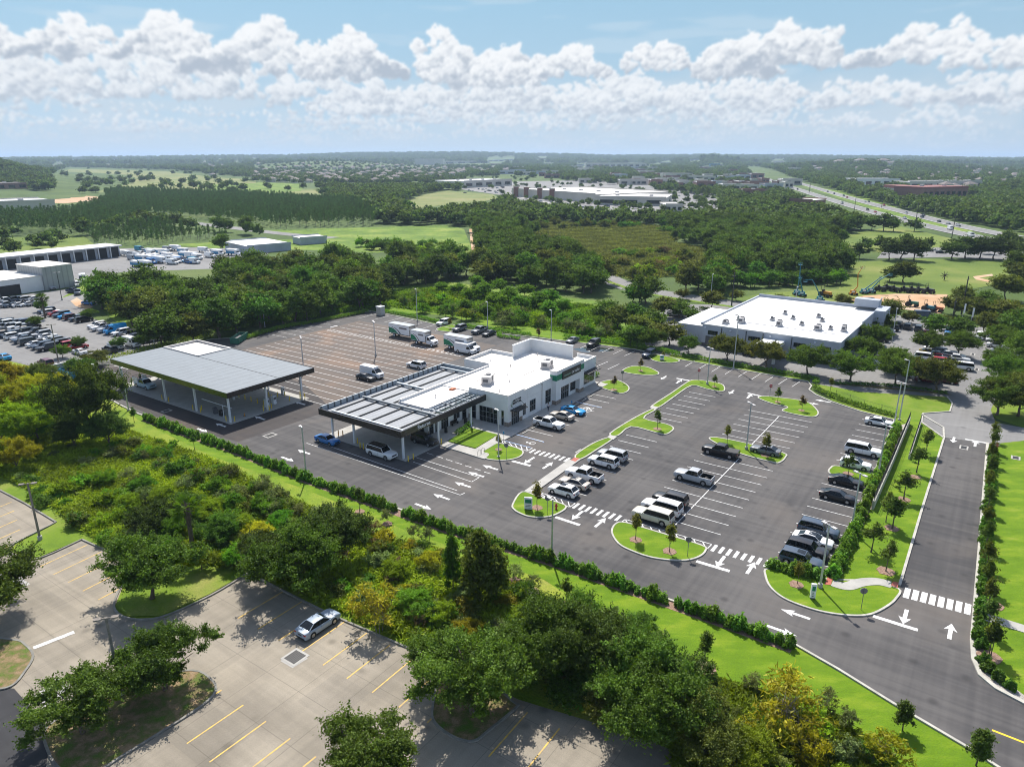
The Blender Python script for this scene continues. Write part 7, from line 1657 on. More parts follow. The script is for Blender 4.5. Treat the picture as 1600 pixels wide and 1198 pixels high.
q = MB(); q.box(-.2, .2, -.2, .2, 0, .04); q.build('base', M['black'], cn); q = MB(); q.lathe([(.14, .04), (.03, .7)], (0, 0, 0), 10); q.build('cone_body', M['orange'], cn)
# ================================================================ warehouse next door
WH0 = G(1308, 572.5); WA = R(54.0)
WHS = thing('warehouse', 'large low warehouse with weathered white roof and pale grey walls beyond the hedge', 'warehouse', (WH0[0], WH0[1], 0), WA)
q = MB(); q.box(0, 46, 0, 33.5, 0, 5.6); q.build('wall', M['wallgrey'], WHS)
q = MB(); q.box(-.1, 46, -.1, 33.6, 5.6, 5.85); q.build('roof', M['greyroof'], WHS)
q = MB(); q.box(24, 46.3, -.3, .0, 0, 6.5); q.box(46.0, 46.3, .001, 33.6, 5, 6.7); q.box(38, 46.3, -3.0, -.301, 3.0, 7.0); q.box(43.5, 46.3, -.29, 6, 6.7, 8.8); q.box(-.1, 46, 33.4, 33.9, 5.6, 6.2); q.build('parapet', M['wallgrey'], WHS)
q = MB(); q.box(2, 26, 33.901, 41, 0, 4.6); q.build('side_wing', M['wallgrey'], WHS)
q = MB(); q.box(1.9, 26.1, 33.91, 41.2, 4.6, 4.75); q.build('wing_roof', M['greyroof'], WHS)
for b0, b1, z0 in ((29.3, 31.9, 3.2), (18.5, 21.4, 3.2), (7.6, 10.4, 3.2), (2.2, 4.6, 3.2), (1.9, 2.1, 3)): window(WHS, b0, b1, z0, 4.3, 0, 'x', -1, 3, 1, mat_=M['frame'])
for i, a in enumerate((3, 9, 15, 21)): window(WHS, a, a+3, 1.0, 3.8, -.0, 'y', -1, 2, 2, mat_=M['frame'])
q = MB(); q.box(-.06, 0, 29.4, 32.4, 0, 2.8); q.box(-.06, 0, 13.4, 17.6, 0, 3.4); q.build('loading_door', M['hvacdark'], WHS)
q = MB(); q.box(-7.2, 0, 12.4, 13.2, 3.6, 4.4); q.box(-7.2, -6.6, 12.5, 13.1, 0, 3.6); q.box(-7.2, -.01, 13.201, 17.4, 4.1, 4.35); q.build('entrance_canopy', M['white'], WHS)
q = MB()
for b in (28.3, 22.0, 17.8, 10.9): q.tube((-.12, b, 0), (-.12, b, 5.4), .09, n=6)
q.build('downpipe', M['frame'], WHS)
q = MB()
for b in (32.6, 26, 16.0, 5.5): q.box(-.5, -.02, b-.18, b+.18, 4.9, 5.15)
q.build('wall_light', M['steelwhite'], WHS)
q = MB(); q.box(-.03, 0, 0, 33.5, 0, .9); q.build('wall_plinth', M['hvacdark'], WHS)
for i, (a, b, w, h) in enumerate(((6.5, 25.6, 2.2, 1.5), (8.6, 16.6, 1.9, 1.5), (9.8, 7.5, 2.4, 1.3), (12, 1.9, 1.7, 1.6), (3.2, 28.6, 2.0, .8), (24, 19.5, 1.2, .6), (19, 16, 1.3, .4), (25, 11, 1.4, .5), (20.5, 9, 1.3, .4), (13, 12.2, 1.4, .4), (14.2, 20, 1.4, .4), (9, 27.2, 1.2, .5), (12, 5, 1.2, .4))): hvac(WHS, a, b, 5.85, w*.8, w*.6, h*.75)
q = MB(); q.box(7.6, 7.7, 2, 27, 5.86, 5.93); q.build('conduit', M['hvac'], WHS)
# ================================================================ repair buildings on the left
def bays(par, x0, x1, y, z1, n, gap, m, depth=.25):
    for i in range(n):
        a = x0+(x1-x0)*(i+.5)/n; w = (x1-x0)/n*(1-gap)/2
        q = MB(); q.box(a-w, a+w, y-.05, y, 0, z1); q.build('bay_door', m, par)
L0 = G(118, 447); 
t1 = thing('workshop', 'white roofed repair workshop with open bays and a tall windowless grey end', 'building', (*G(72, 454), 0), R(100))
gp = G(72, 454)
d1 = G(118, 447); v1 = Vector((d1[0]-gp[0], d1[1]-gp[1])); an = math.atan2(v1.y, v1.x)
t1.rotation_euler = (0, 0, an); lw = v1.length
q = MB(); q.box(0, lw, 0, 17, 0, 8.4); q.build('wall', M['ribwall'], t1)
q = MB(); q.box(-.15, lw+.15, -.15, 17.2, 8.4, 8.6); q.build('roof', M['whiteroof'], t1)
t2 = thing('low_workshop', 'low white roofed workshop with open garage bays joined to the tall grey block', 'building', (gp[0], gp[1], 0), an)
q = MB(); q.prism([(-.05, 1), (-.05, 26), (-62, 26), (-62, 1)], 0, 5.4); q.build('wall', M['white'], t2)
q = MB(); q.prism([(-.05, .8), (-.05, 26.2), (-62, 26.2), (-62, .8)], 5.4, 5.6); q.build('roof', M['whiteroof'], t2)
for i in range(5): q = MB(); x = -8-i*9.5; q.box(x-7, x, .93, 1.0, 0, 3.6); q.build('garage_door', M['black'], t2)
p0 = G(-60, 430); p1 = G(192, 401); v = Vector((p1[0]-p0[0], p1[1]-p0[1])); a3 = math.atan2(v.y, v.x)
t3 = thing('long_bay_building', 'long open fronted service building with a row of dark bays in front of the meadow', 'building', (p0[0], p0[1], 0), a3)
q = MB(); q.box(0, v.length, 2, 14, 0, 5.2); q.build('wall', M['wallgrey'], t3); q = MB(); q.box(-.2, v.length+.2, -.5, 14.2, 5.2, 5.7); q.build('roof', M['greyroof'], t3)
for i in range(12):
    x = v.length*(i+.1)/12; q = MB(); q.box(x, x+v.length/12*.78, 1.9, 1.99, 0, 4.1 if i < 9 else 4.8); q.build('bay_opening', M['black'], t3)
    q = MB(); q.box(x-v.length/12*.12, x-.3, -.3, .3, 0, 5.2); q.build('pier', M['white'], t3)
def block(name, label, cat, u0, v0, u1, v1, depth, h, wm, rm, par_=.5, win=0, roofz=.25, extra=None):
    """a far building: front foot from (u0, v0) to (u1, v1), depth away from us"""
    a, b = G(u0, v0), G(u1, v1); za = min(terrain(*a), terrain(*b))
    d = Vector((b[0]-a[0], b[1]-a[1])); t = thing(name, label, cat, (a[0], a[1], za), math.atan2(d.y, d.x)); L_ = d.length
    q = MB(); q.box(0, L_, 0, depth, -2, h); q.build('wall', M[wm], t)
    q = MB(); q.box(-.2, L_+.2, -.2, depth+.2, h, h+roofz); q.build('roof', M[rm], t)
    if par_:
        q = MB(); q.box(-.3, L_+.3, -.3, -.201, h-.5, h+roofz+par_); q.build('parapet', M[wm], t)
        q = MB(); q.box(-.3, L_+.3, depth+.201, depth+.4, h, h+roofz+par_); q.build('parapet', M[wm], t)
    for i in range(win): x = L_*(i+.5)/win; q = MB(); w = L_/win*.3; q.box(x-w, x+w, -.32 if par_ else -.05, -.01, h*.25, h*.7); q.build('window', M['glass'], t)
    for i in range(int(L_/30)): q = MB(); x = L_*(i+.5)/int(L_/30); q.box(x-2, x+2, depth*.4, depth*.4+3, h+roofz, h+roofz+1.6); q.build('rooftop_unit', M['hvac'], t)
    return t
block('white_shed', 'white roofed metal building at the end of the far truck yard', 'building', 388, 397, 455, 391, 30, 3.6, 'wallgrey', 'greyroof')
block('grey_shed', 'pale grey annexe behind the white roofed metal building', 'building', 470, 383, 511, 380, 12, 3.6, 'wallgrey', 'hvac')
block('brown_store', 'flat roofed store with brown corner piers beyond the pines at left', 'building', 2, 333, 88, 329, 50, 9, 'wallcream', 'greyroof', 1, 0)
block('brick_apartments', 'brown roofed building at the far left edge', 'building', -60, 302, 45, 298, 40, 9, 'brick', 'tile', 0, 6)
block('big_box_store', 'long white roofed superstore in the middle distance', 'building', 800, 307, 930, 317, 110, 8.5, 'wallcream', 'whiteroof', 1.2, 0)
block('stepped_superstore', 'stepped right half of the long white roofed superstore', 'building', 930, 320, 1040, 322, 80, 7.5, 'wallcream', 'whiteroof', 1.2, 3)
block('cream_hall', 'pale cream hall left of the superstore', 'building', 725, 294, 800, 290, 60, 10, 'wallcream', 'greyroof', 1, 5)
block('distant_theatre', 'large pale block standing far off above the rooftops', 'building', 648, 259, 692, 259, 130, 30, 'wallcream', 'hvac', 2, 0)
block('distant_warehouse', 'low pale building stretching right of the distant block', 'building', 693, 258, 765, 257, 90, 15, 'wallcream', 'whiteroof', 1, 4)
block('white_church', 'long white building below the hill at the right', 'building', 1336, 291, 1405, 291, 40, 11, 'white', 'whiteroof', 1, 5)
block('red_roofed_hall', 'low hall with bright red hipped roof beside the red trimmed offices', 'building', 1398, 309, 1428, 309, 30, 11, 'wallcream', 'redroof', 0, 4, 3)
block('red_trimmed_offices', 'brown office block with red roof bands among the trees at right', 'building', 1440, 312, 1510, 310, 40, 12, 'brick', 'redroof', 0, 8, 2)
block('white_parade', 'row of white shop roofs behind the red trimmed offices', 'building', 1420, 295, 1535, 293, 30, 10, 'wallcream', 'whiteroof', 1, 6)
block('brick_restaurant', 'brick restaurant with a white roof left of the highway', 'building', 1232, 323, 1268, 325, 26, 7, 'brick', 'whiteroof', 1, 4)
block('pink_shop', 'pink walled shop beside the brick restaurant', 'building', 1218, 320, 1240, 318, 20, 7, 'brick', 'tile', 1, 2)
block('apartment_row', 'pale apartment row with terracotta touches behind the superstore', 'building', 915, 262, 1010, 262, 60, 18, 'wallcream', 'greyroof', 2, 10)
for i, (u0, u1, v_, d, h, w, r_) in enumerate(((968, 1012, 289, 30, 8, 'wallcream', 'greyroof'), (1014, 1072, 288, 30, 7, 'wallcream', 'hvac'), (1035, 1082, 277, 30, 8, 'wallcream', 'greyroof'), (1100, 1160, 279, 30, 8, 'wallcream', 'greyroof'), (1125, 1158, 281, 26, 7, 'wallgrey', 'whiteroof'), (1132, 1168, 290, 30, 7, 'brick', 'tile'), (1138, 1185, 297, 22, 7, 'wallcream', 'whiteroof'), (1160, 1200, 306, 20, 7, 'brick', 'whiteroof'), (1040, 1066, 331, 28, 6, 'wallcream', 'whiteroof'), (1055, 1090, 262, 30, 12, 'wallcream', 'hvac'), (1110, 1125, 263, 30, 14, 'teal', 'teal'), (1170, 1200, 252, 60, 16, 'brick', 'redroof'), (1200, 1245, 252, 60, 14, 'wallcream', 'whiteroof'), (880, 930, 268, 30, 9, 'wallcream', 'greyroof'), (905, 933, 286, 18, 7, 'wallcream', 'whiteroof'), (1352, 1375, 277, 20, 8, 'wallcream', 'greyroof'), (1390, 1410, 278, 20, 8, 'brick', 'hvac'))):
    block('distant_shop', 'one of the small pale commercial buildings scattered between the superstore and the highway', 'building', u0, v_, u1, v_, d, h, w, r_, 1, 3)['group'] = 'distant commercial buildings'
for (u0, u1, v_) in FARB:
    block('distant_shop', 'one of the small pale commercial buildings scattered between the superstore and the highway', 'building', u0, v_, u1, v_, 26, rf.uniform(6, 10), rf.choice(['wallcream', 'wallgrey', 'wallcream', 'brick']), rf.choice(['whiteroof', 'greyroof', 'whiteroof', 'hvac', 'tile']), .8, 2)['group'] = 'distant commercial buildings'
for i, (u, v) in enumerate(((806, 307.5), (822, 308.7), (843, 310.3), (862, 311.8))):
    t = thing('entrance_tower', 'brown entrance pier on the long front of the superstore', 'tower', (*G(u, v), 0), .1, 'brown entrance piers of the superstore'); q = MB(); q.box(-3, 3, -4, -.5, 0, 12); q.build('shaft', M['brick'], t); q = MB(); q.box(-3.3, 3.3, -4.3, -.2, 12, 12.6); q.build('cap', M['wallcream'], t)
# houses of the suburb superstore_pier
def house_mesh():
    out = []
    for k, (w, d, h) in enumerate(((15, 12, 3.4), (13, 11, 6.0), (17, 12, 6.0))):
        wl = MB(); wl.box(-w/2, w/2, -d/2, d/2, -1, h); wl.box(-w/2-.01, -w/2+6, -d/2-3, -d/2-.01, -1, 3.0)
        rf = MB(); e = .6; r = 3.2
        rf.add([(-w/2-e, -d/2-e, h), (w/2+e, -d/2-e, h), (w/2+e, d/2+e, h), (-w/2-e, d/2+e, h), (-w/2+d/2, 0, h+r), (w/2-d/2, 0, h+r)], [(0, 1, 5, 4), (1, 2, 5), (2, 3, 4, 5), (3, 0, 4), (3, 2, 1, 0)])
        rf.add([(-w/2-.4, -d/2-3.4, 3), (-w/2+6.4, -d/2-3.4, 3), (-w/2+6.4, -d/2, 3), (-w/2-.4, -d/2, 3), (-w/2+3, -d/2-1.5, 4.8), (-w/2+3, -d/2+1, 4.8)], [(0, 1, 4), (1, 2, 5, 4), (3, 0, 4, 5), (2, 3, 5)])
        wn = MB()
        for x in (-w/4+2, w/4, w/2-2): wn.box(x-.7, x+.7, -d/2-.06, -d/2-.01, 1, 2.3); (wn.box(x-.7, x+.7, -d/2-.06, -d/2-.01, 4, 5.2) if h > 4 else None)
        out.append((wl.mesh('house_wall', M['wallcream']), rf.mesh('house_roof', M['tile']), wn.mesh('house_window', M['glass'])))
    return out
HM = house_mesh()
def house(u, v, label, group='houses of the distant suburb'):
    p = G(u, v); t = thing('house', label, 'house', (p[0], p[1], terrain(*p)), RND.choice((0, math.pi, .3, -.3, 1.5))+RND.uniform(-.1, .1), group, RND.uniform(1.0, 1.25))
    w, r_, n = RND.choice(HM); link('wall', w, t); link('roof', r_, t); link('window', n, t)
for rowi, (v0, ua, ub) in enumerate(((264.5, 470, 720), (267.5, 400, 740), (271, 395, 745), (275, 380, 720), (279.5, 395, 690), (284.5, 420, 640))):
    n = int((ub-ua)/9.5)
    for i in range(n):
        if RND.random() < .8: house(ua+(ub-ua)*(i+.5)/n+RND.uniform(-2, 2), v0+RND.uniform(-1.7, 1.7), 'tan house with brown roof in the rows of the distant suburb')
for u, v in HSC: house(u, v, 'lone pale house among the distant woods', 'houses among the distant woods')
for i in range(14): house(RND.uniform(290, 400), RND.uniform(268, 275), 'house at the left end of the suburb by the pale pasture', 'houses by the pale pasture')
for u, v, w in ((1310, 262, 'large pale house on the hillside lawn at right'), (1342, 262, 'white house right of the large pale hillside house'), (1378, 264, 'blue roofed house lower on the right hillside')):
    p = G(u, 268); z = terrain(*p)
    for k_ in range(40):
        if PX(p[0], p[1], z)[1] < v-2: break
        p = (p[0]*1.01, p[1]*1.01); z = terrain(*p)
    t = thing('hillside_house', w, 'house', (p[0], p[1], z+1), 0, None, 2.0); a_, b_, c_ = HM[2]; link('wall', a_, t); link('roof', b_, t); link('window', c_, t)
# ================================================================ lamp posts, signs and small things
def lamp(u, v, h, label, heads=1, hd=0, m='pipe', wood=False, z=0.1):
    p = G(u, v); t = thing('lamp_post', label, 'lamp post', (p[0], p[1], z), hd)
    q = MB(); q.tube((0, 0, 0), (0, 0, h), .13 if not wood else .16, .09 if not wood else .11, 10); q.build('pole', M[m], t)
    q = MB(); q.lathe([(.28, -.05), (.28, .45 if heads > 1 else .1), (.2, .5 if heads > 1 else .14)], (0, 0, 0), 12); q.build('base', M['concrete'], t)
    for i in range(heads):
        s = 1 if i == 0 else -1
        q = MB(); q.box(min(0, s*.5), max(0, s*.5), -.04, .04, h-.12, h-.04); q.box(min(s*.4, s*1.0), max(s*.4, s*1.0), -.2, .2, h-.13, h); q.build('lamp_head', M['hvac'] if not wood else M['barkgrey'], t)
    return t
for u, v, h, w, n, hd in ((479, 746, 8.2, 'beside the long hedge left of the arrow lanes', 1, 1.2), (779, 714, 8.1, 'on the small grass island at the building corner', 1, 1.2), (1166, 702.5, 8.2, 'on the grass island in the middle of the car park', 2, .9), (862, 873, 8.0, 'at the long hedge opposite the round island', 1, 1.2), (1281, 918, 8.0, 'on the corner island beside the zebra crossing', 2, 1.0), (1330, 829, 8.2, 'at the right kerb by the empty bays', 2, 1.0), (1372, 742, 8.2, 'at the right kerb beside the white cars', 2, 1.0), (1397, 664, 8.2, 'at the upper right corner of the lot, thinner one', 2, 1.0), (1405, 656, 11.5, 'at the upper right corner of the lot, taller one', 1, 1.0), (1105, 601, 8.2, 'at the far tip of the long median', 2, 1.0), (1146, 575, 12.5, 'tallest, at the hedge before the warehouse', 1, 1.0), (587, 556, 8.6, 'in the middle of the back lot', 2, 1.0), (475, 583, 8.4, 'next to the wash canopy end in the back lot', 2, 1.0), (414, 511, 8.0, 'at the foot of the woods behind the back lot', 1, 1.0), (652, 501, 9.5, 'in the back row beyond the box trucks', 1, 1.0), (762, 517, 8.2, 'at the back hedge above the grey pickup', 1, 1.0), (861, 531, 8.0, 'behind the screen wall of the building', 1, 1.0), (201, 641, 8.4, 'in the hedge beside the wash canopy', 1, 1.0), (242, 543, 8.0, 'behind the wash canopy at the old lot', 1, 1.0)):
    lamp(u, v, h, 'grey lamp post %s' % w, n, TH+hd)
for u, v, h, w in ((63, 843, 7.9, 'on the grassy tongue of the old lot'), (190, 1085, 8.2, 'on the leaf littered island of the old lot'), (92, 568, 9.5, 'in the left hand lot among the rows'), ):
    lamp(u, v, h, 'concrete lamp post with twin heads %s' % w, 2, 0.3, 'barkgrey', True)
lamp(97, 469, 9.5, 'dark twin lamp post before the repair workshop', 2, 0.3, 'frame')
for i, (u, v) in enumerate(((1110, 470), (1240, 494), (1370, 515), (1393, 535))): lamp(u, v, 9, 'lamp post by the old road beyond the warehouse, %s' % ('farthest left', 'behind the roof', 'by the big oak', 'among the cars')[i], 1, 1)
def sign(u, v, label, h=2.45, face='back', hd=-90, r=.4, z=0.1):
    p = G(u, v); t = thing('stop_sign', label, 'stop sign', (p[0], p[1], z), R(hd)+math.pi/2)
    q = MB(); q.tube((0, 0, 0), (0, 0, h), .035, n=6); q.build('post', M['signback'], t)
    def octa(y, rr, m, nm):
        q = MB(); n = 8; vs = [(rr*math.cos(math.pi/8+i*math.pi/4), y, h-.15+rr*math.sin(math.pi/8+i*math.pi/4)) for i in range(n)]
        q.add(vs+[(x, y+.012, z_) for x, _, z_ in vs], [tuple(range(n)), tuple(range(n, 2*n))[::-1]]+[(i, (i+1) % n, (i+1) % n+n, i+n) for i in range(n)]); return q.build(nm, m, t)
    octa(-.065, r, M['signwhite'], 'white_rim') ; f = octa(-.079, r*.93, M['stopred'], 'red_face'); octa(-.051, r, M['signback'], 'back_plate')
    text(f, 'STOP', .30, M['signwhite'], (0, -.083, h-.16), (math.pi/2, 0, 0), ext=.002)
    return t
sign(1091, 594.5, 'maroon stop sign facing us at the tip of the long median', hd=-100)
sign(1202.5, 620, 'maroon stop sign facing us on the far island', hd=-100)
sign(1553, 716, 'maroon stop sign facing us among the trees at the top of the driveway', hd=-100)
sign(1345, 953, 'grey back of a stop sign on the corner island by the driveway', hd=80)
sign(855, 803, 'grey back of a stop sign on the round island', hd=80)
sign(791, 717, 'grey back of a stop sign on the island at the building corner', hd=80)
sign(1074, 870, 'grey back of a stop sign on the long front island', hd=80)
sign(972, 598, 'back of a stop sign on the island beyond the building', hd=80)
def totem(u, v, label, h=1.9, w=1.1):
    p = G(u, v); t = thing('totem_sign', label, 'sign', (p[0], p[1], .1), R(-10))
    q = MB(); q.box(-w/2, w/2, -.12, .12, .15, h); q.build('panel', M['signwhite'], t)
    q = MB(); q.box(-w/2+.03, w/2-.03, -.1, .1, 0, .15); q.build('base', M['frame'], t)
    q = MB(); q.box(-w/2+.1, w/2-.1, -.128, -.1201, h*.55, h*.85); q.build('header', M['green'], t)
    for k in range(3): q = MB(); q.box(-w/2+.15, w/2-.2, -.128, -.1201, h*.18+k*.22, h*.18+k*.22+.08); q.build('text_row', M['hvacdark'], t)
totem(825.5, 797, 'white directional sign on the round island'); totem(1269, 936, 'narrow white directional sign on the corner island', 1.9, .55); totem(1034, 563.5, 'small white sign on the back island near the blue car', 1.3, 1.0)
hy = thing('fire_hydrant', 'dark red fire hydrant on the round island', 'hydrant', (*G(869, 796), .11))
q = MB(); q.lathe([(.17, 0), (.17, .06), (.12, .08), (.12, .6), (.16, .62), (.15, .7), (.08, .82), (.03, .88)], (0, 0, 0), 12); q.build('barrel', M['stopred'], hy)
for s in (-1, 1): q = MB(); q.tube((0, 0, .48), (s*.24, 0, .48), .07, n=8); q.build('nozzle', M['stopred'], hy)
br = thing('bike_rack', 'wave shaped metal bike rack on the corner pavement', 'bike rack', (*G(752, 709.5), .15), TH)
for k, x in enumerate((-.55, .45)):
    q = MB(); pp = [(x+.42*math.cos(math.pi*i/10), 0, .4+.45*math.sin(math.pi*i/10)) for i in range(11)]; pp = [(x+.42, 0, 0)]+pp+[(x-.42, 0, 0)]
    for a, b in zip(pp, pp[1:]): q.tube(a, b, .03, n=6)
    q.build('loop', M['frame'], br)
# accessible bay signs and wheel stops
for u, v, w in ((787, 690.5, 'at the accessible bay by the building corner'), (893, 641, 'at the accessible bay by the blue coupe')):
    t = thing('bay_sign', 'small blue parking sign %s' % w, 'sign', (*G(u, v), .1), R(-30)); q = MB(); q.tube((0, 0, 0), (0, 0, 1.9), .03, n=6); q.build('post', M['signback'], t); q = MB(); q.box(-.16, .16, -.05, -.03, 1.4, 1.9); q.build('plate', M['blue'], t)
ws2 = MB(); ws2.box(-.85, .85, -.08, .08, 0, .13); wsm = ws2.mesh('wheel_stop', M['kerb'])
for i in range(9): tag(link('wheel_stop', wsm, None, (*F(-.4+3.08*i, -3.9), .004), TH), 'concrete wheel stop at the head of a bay along the building front', 'wheel stop', 'wheel stops along the building front')
# utility cabinet, dumpster pen, container
t = thing('utility_cabinet', 'square stone clad utility cabinet at the tip of the back lot', 'cabinet', (*G(595, 492), 0), TH); q = MB(); q.box(-1.0, 1.0, -.9, .9, 0, 2.6); q.build('housing', M['wallbeige'], t); q = MB(); q.box(-1.1, 1.1, -1, 1, 2.6, 2.8); q.build('lid', M['steelwhite'], t); q = MB(); q.box(-.7, .7, -.93, -.901, .3, 2.2); q.build('door', M['hvac'], t)
DP = G(110, 588)
t = thing('dumpster_pen', 'pale walled dumpster pen half hidden by the big dark tree', 'enclosure', (DP[0], DP[1], 0), TH)
q = MB(); q.box(-4, 4, 4.0, 4.25, 0, 2.3); q.box(-4, -3.75, -3.2, 3.99, 0, 2.3); q.box(3.75, 4, -3.2, 3.99, 0, 2.3); q.build('wall', M['wallbeige'], t); q = MB(); q.box(-4.05, 4.05, 3.95, 4.3, 2.3, 2.4); q.box(-4.05, -3.7, -3.25, 3.94, 2.3, 2.4); q.box(3.7, 4.05, -3.25, 3.94, 2.3, 2.4); q.build('wall_cap', M['white'], t)
def container(x, y, rz, label, m, L_=5.5, W_=2.2, h=1.7, z=0):
    t = thing('open_skip', label, 'skip', (x, y, z), rz); q = MB()
    q.box(-L_/2, L_/2, -W_/2, W_/2, .15, .25)
    for s in (-1, 1): q.box(-L_/2, L_/2, min(s*W_/2, s*(W_/2-.08)), max(s*W_/2, s*(W_/2-.08)), .25, h)
    for s in (-1, 1): q.box(min(s*L_/2, s*(L_/2-.08)), max(s*L_/2, s*(L_/2-.08)), -W_/2+.09, W_/2-.09, .25, h)
    q.build('bin_body', M[m], t); q = MB()
    for i in range(7): x_ = -L_/2+.3+i*(L_-.6)/6; q.box(x_-.05, x_+.05, -W_/2-.07, -W_/2, .2, h); q.box(x_-.05, x_+.05, W_/2, W_/2+.07, .2, h)
    q.box(-L_/2-.06, L_/2+.06, -W_/2-.08, -W_/2+.04, h, h+.08); q.build('rib', M[m], t)
    q = MB(); q.box(-L_/2+.1, L_/2-.1, -W_/2+.1, W_/2-.1, .25, h*.55); q.build('load', M['hvacdark'], t)
container(DP[0], DP[1], TH+math.pi/2, 'blue open skip inside the pale walled pen', 'blue')
container(*G(374, 533), TH+.6, 'long dark green open skip at the edge of the back lot', 'dumpgreen', 7.0)
# retaining wall with fence and the second short wall
rw_ = path_px([(1363, 796), (1392, 730), (1420, 662)])
def wall_run(name, label, pts, h, w, m, posts=True):
    o = thing(name, label, 'wall', (pts[0][0], pts[0][1], 0)); q = MB(); P_ = [(x-pts[0][0], y-pts[0][1]) for x, y in pts]
    n = len(P_)
    for i in range(n-1):
        d = Vector((P_[i+1][0]-P_[i][0], P_[i+1][1]-P_[i][1])); L_ = d.length; d.normalize(); nn = Vector((-d.y, d.x))*w/2
        a, b = P_[i], P_[i+1]; h0 = h*(.55+.45*math.sin(math.pi*min(1, (i+.0)/(n-1)*1.0+.0))) if False else h
        q.add([(a[0]-nn.x, a[1]-nn.y, -.1), (b[0]-nn.x, b[1]-nn.y, -.1), (b[0]+nn.x, b[1]+nn.y, -.1), (a[0]+nn.x, a[1]+nn.y, -.1), (a[0]-nn.x, a[1]-nn.y, h), (b[0]-nn.x, b[1]-nn.y, h), (b[0]+nn.x, b[1]+nn.y, h), (a[0]+nn.x, a[1]+nn.y, h)], [(0, 3, 2, 1), (4, 5, 6, 7), (0, 1, 5, 4), (1, 2, 6, 5), (2, 3, 7, 6), (3, 0, 4, 7)])
    q.build('wall_body', M[m], o)
    if posts:
        q = MB(); r_ = MB()
        for i in range(n-1):
            L_ = math.hypot(P_[i+1][0]-P_[i][0], P_[i+1][1]-P_[i][1]); k = int(L_/2.4)
            for j in range(k+1): s = j/k; x = P_[i][0]+(P_[i+1][0]-P_[i][0])*s; y = P_[i][1]+(P_[i+1][1]-P_[i][1])*s; q.tube((x, y, h), (x, y, h+1.15), .035, n=5)
            for z in (h+.08, h+.6, h+1.12): r_.tube((*P_[i], z), (*P_[i+1], z), .02, n=4)
            for j in range(int(L_/.18)): s = j*.18/L_; x = P_[i][0]+(P_[i+1][0]-P_[i][0])*s; y = P_[i][1]+(P_[i+1][1]-P_[i][1])*s; r_.tube((x, y, h+.08), (x, y, h+1.12), .008, n=3, cap=False)
        q.build('fence_post', M['black'], o); r_.build('fence_rail', M['black'], o)
wall_run('retaining_wall', 'long pale retaining wall topped with a black fence beside the hedge', rw_, 1.35, .3, 'kerb')
wall_run('short_retaining_wall', 'short stepped retaining wall with black rail nearer the driveway', path_px([(1420, 717), (1438, 662)]), .75, .25, 'kerb')
sheet('gravel_bed', [(1352, 792), (1362, 796), (1419, 661), (1406, 664), (1378, 735)], M['gravel'], -.004)
# black chain fence along the scrub
def fence(pts, label, h=1.3, step=2.4):
    p = path_px(pts); o = thing('wire_fence', label, 'fence', (p[0][0], p[0][1], 0)); q = MB(); r_ = MB(); P_ = [(x-p[0][0], y-p[0][1]) for x, y in p]
    for a, b in zip(P_, P_[1:]):
        L_ = math.hypot(b[0]-a[0], b[1]-a[1]); k = max(1, int(L_/step))
        for j in range(k+1): s = j/k; x = a[0]+(b[0]-a[0])*s; y = a[1]+(b[1]-a[1])*s; q.tube((x, y, 0), (x, y, h+.05), .035, n=5)
        for z in (h, .15): r_.tube((*a, z), (*b, z), .02, n=4)
        m_ = int(L_/.3)
        for j in range(m_): s = j/m_; x = a[0]+(b[0]-a[0])*s; y = a[1]+(b[1]-a[1])*s; r_.tube((x, y, .15), (x, y, h), .006, n=3, cap=False)
    q.build('fence_post', M['black'], o); r_.build('fence_wire', M['black'], o)
fence([(60, 745), (105, 772), (180, 812)], 'black wire fence in the tall grass above the far old bays'); fence([(515, 900), (560, 930), (640, 965)], 'black wire fence in the thicket behind the yellow bays'); fence([(580, 838), (640, 862), (700, 885)], 'black wire fence crossing the scrub below the lawn')
fence([(1306, 618), (1350, 634), (1405, 650)], 'black fence behind the curving hedge at the upper corner', 1.2)
# utility poles and flags
for i, (u, v, h, w) in enumerate(((1487, 372, 17, 'tall one beside the right end of the highway'), (1428, 363, 19, 'tall one in the highway verge'), (1334, 334, 19, 'left of the palm by the highway'), (1377, 325, 13, 'on the far side of the highway'), (1143, 478, 11, 'by the road left of the warehouse roof'), (1220, 292, 14, 'farther along the highway'), (1264, 302, 14, 'on the highway verge before the curve'), (1265, 300, 12, 'beside the previous verge pole'), (1502, 491, 12, 'between the mossy oaks'), (1485, 515, 9, 'behind the parked blue car'))):
    t = thing('utility_pole', 'utility pole %s' % w, 'pole', (*G(u, v), 0), .8); q = MB(); q.tube((0, 0, 0), (0, 0, h), .24, .14, 8); q.build('pole', M['frame'], t); q = MB(); q.box(-1.3, 1.3, -.08, .08, h-1.2, h-1.0); q.build('crossarm', M['frame'], t)
for u, v, w in ((1515, 512, 'pale pennant flag nearer the aisle'), (1502, 505, 'pale pennant flag farther left')):
    t = thing('flag_pole', w, 'flag', (*G(u, v), 0)); q = MB(); q.tube((0, 0, 0), (0, 0, 6), .04, n=6); q.build('pole', M['steelwhite'], t); q = MB(); q.prism([(.05, 0), (.5, .02), (.5, .05), (.05, .03)], 3.0, 5.8); q.build('banner', M['signwhite'], t)
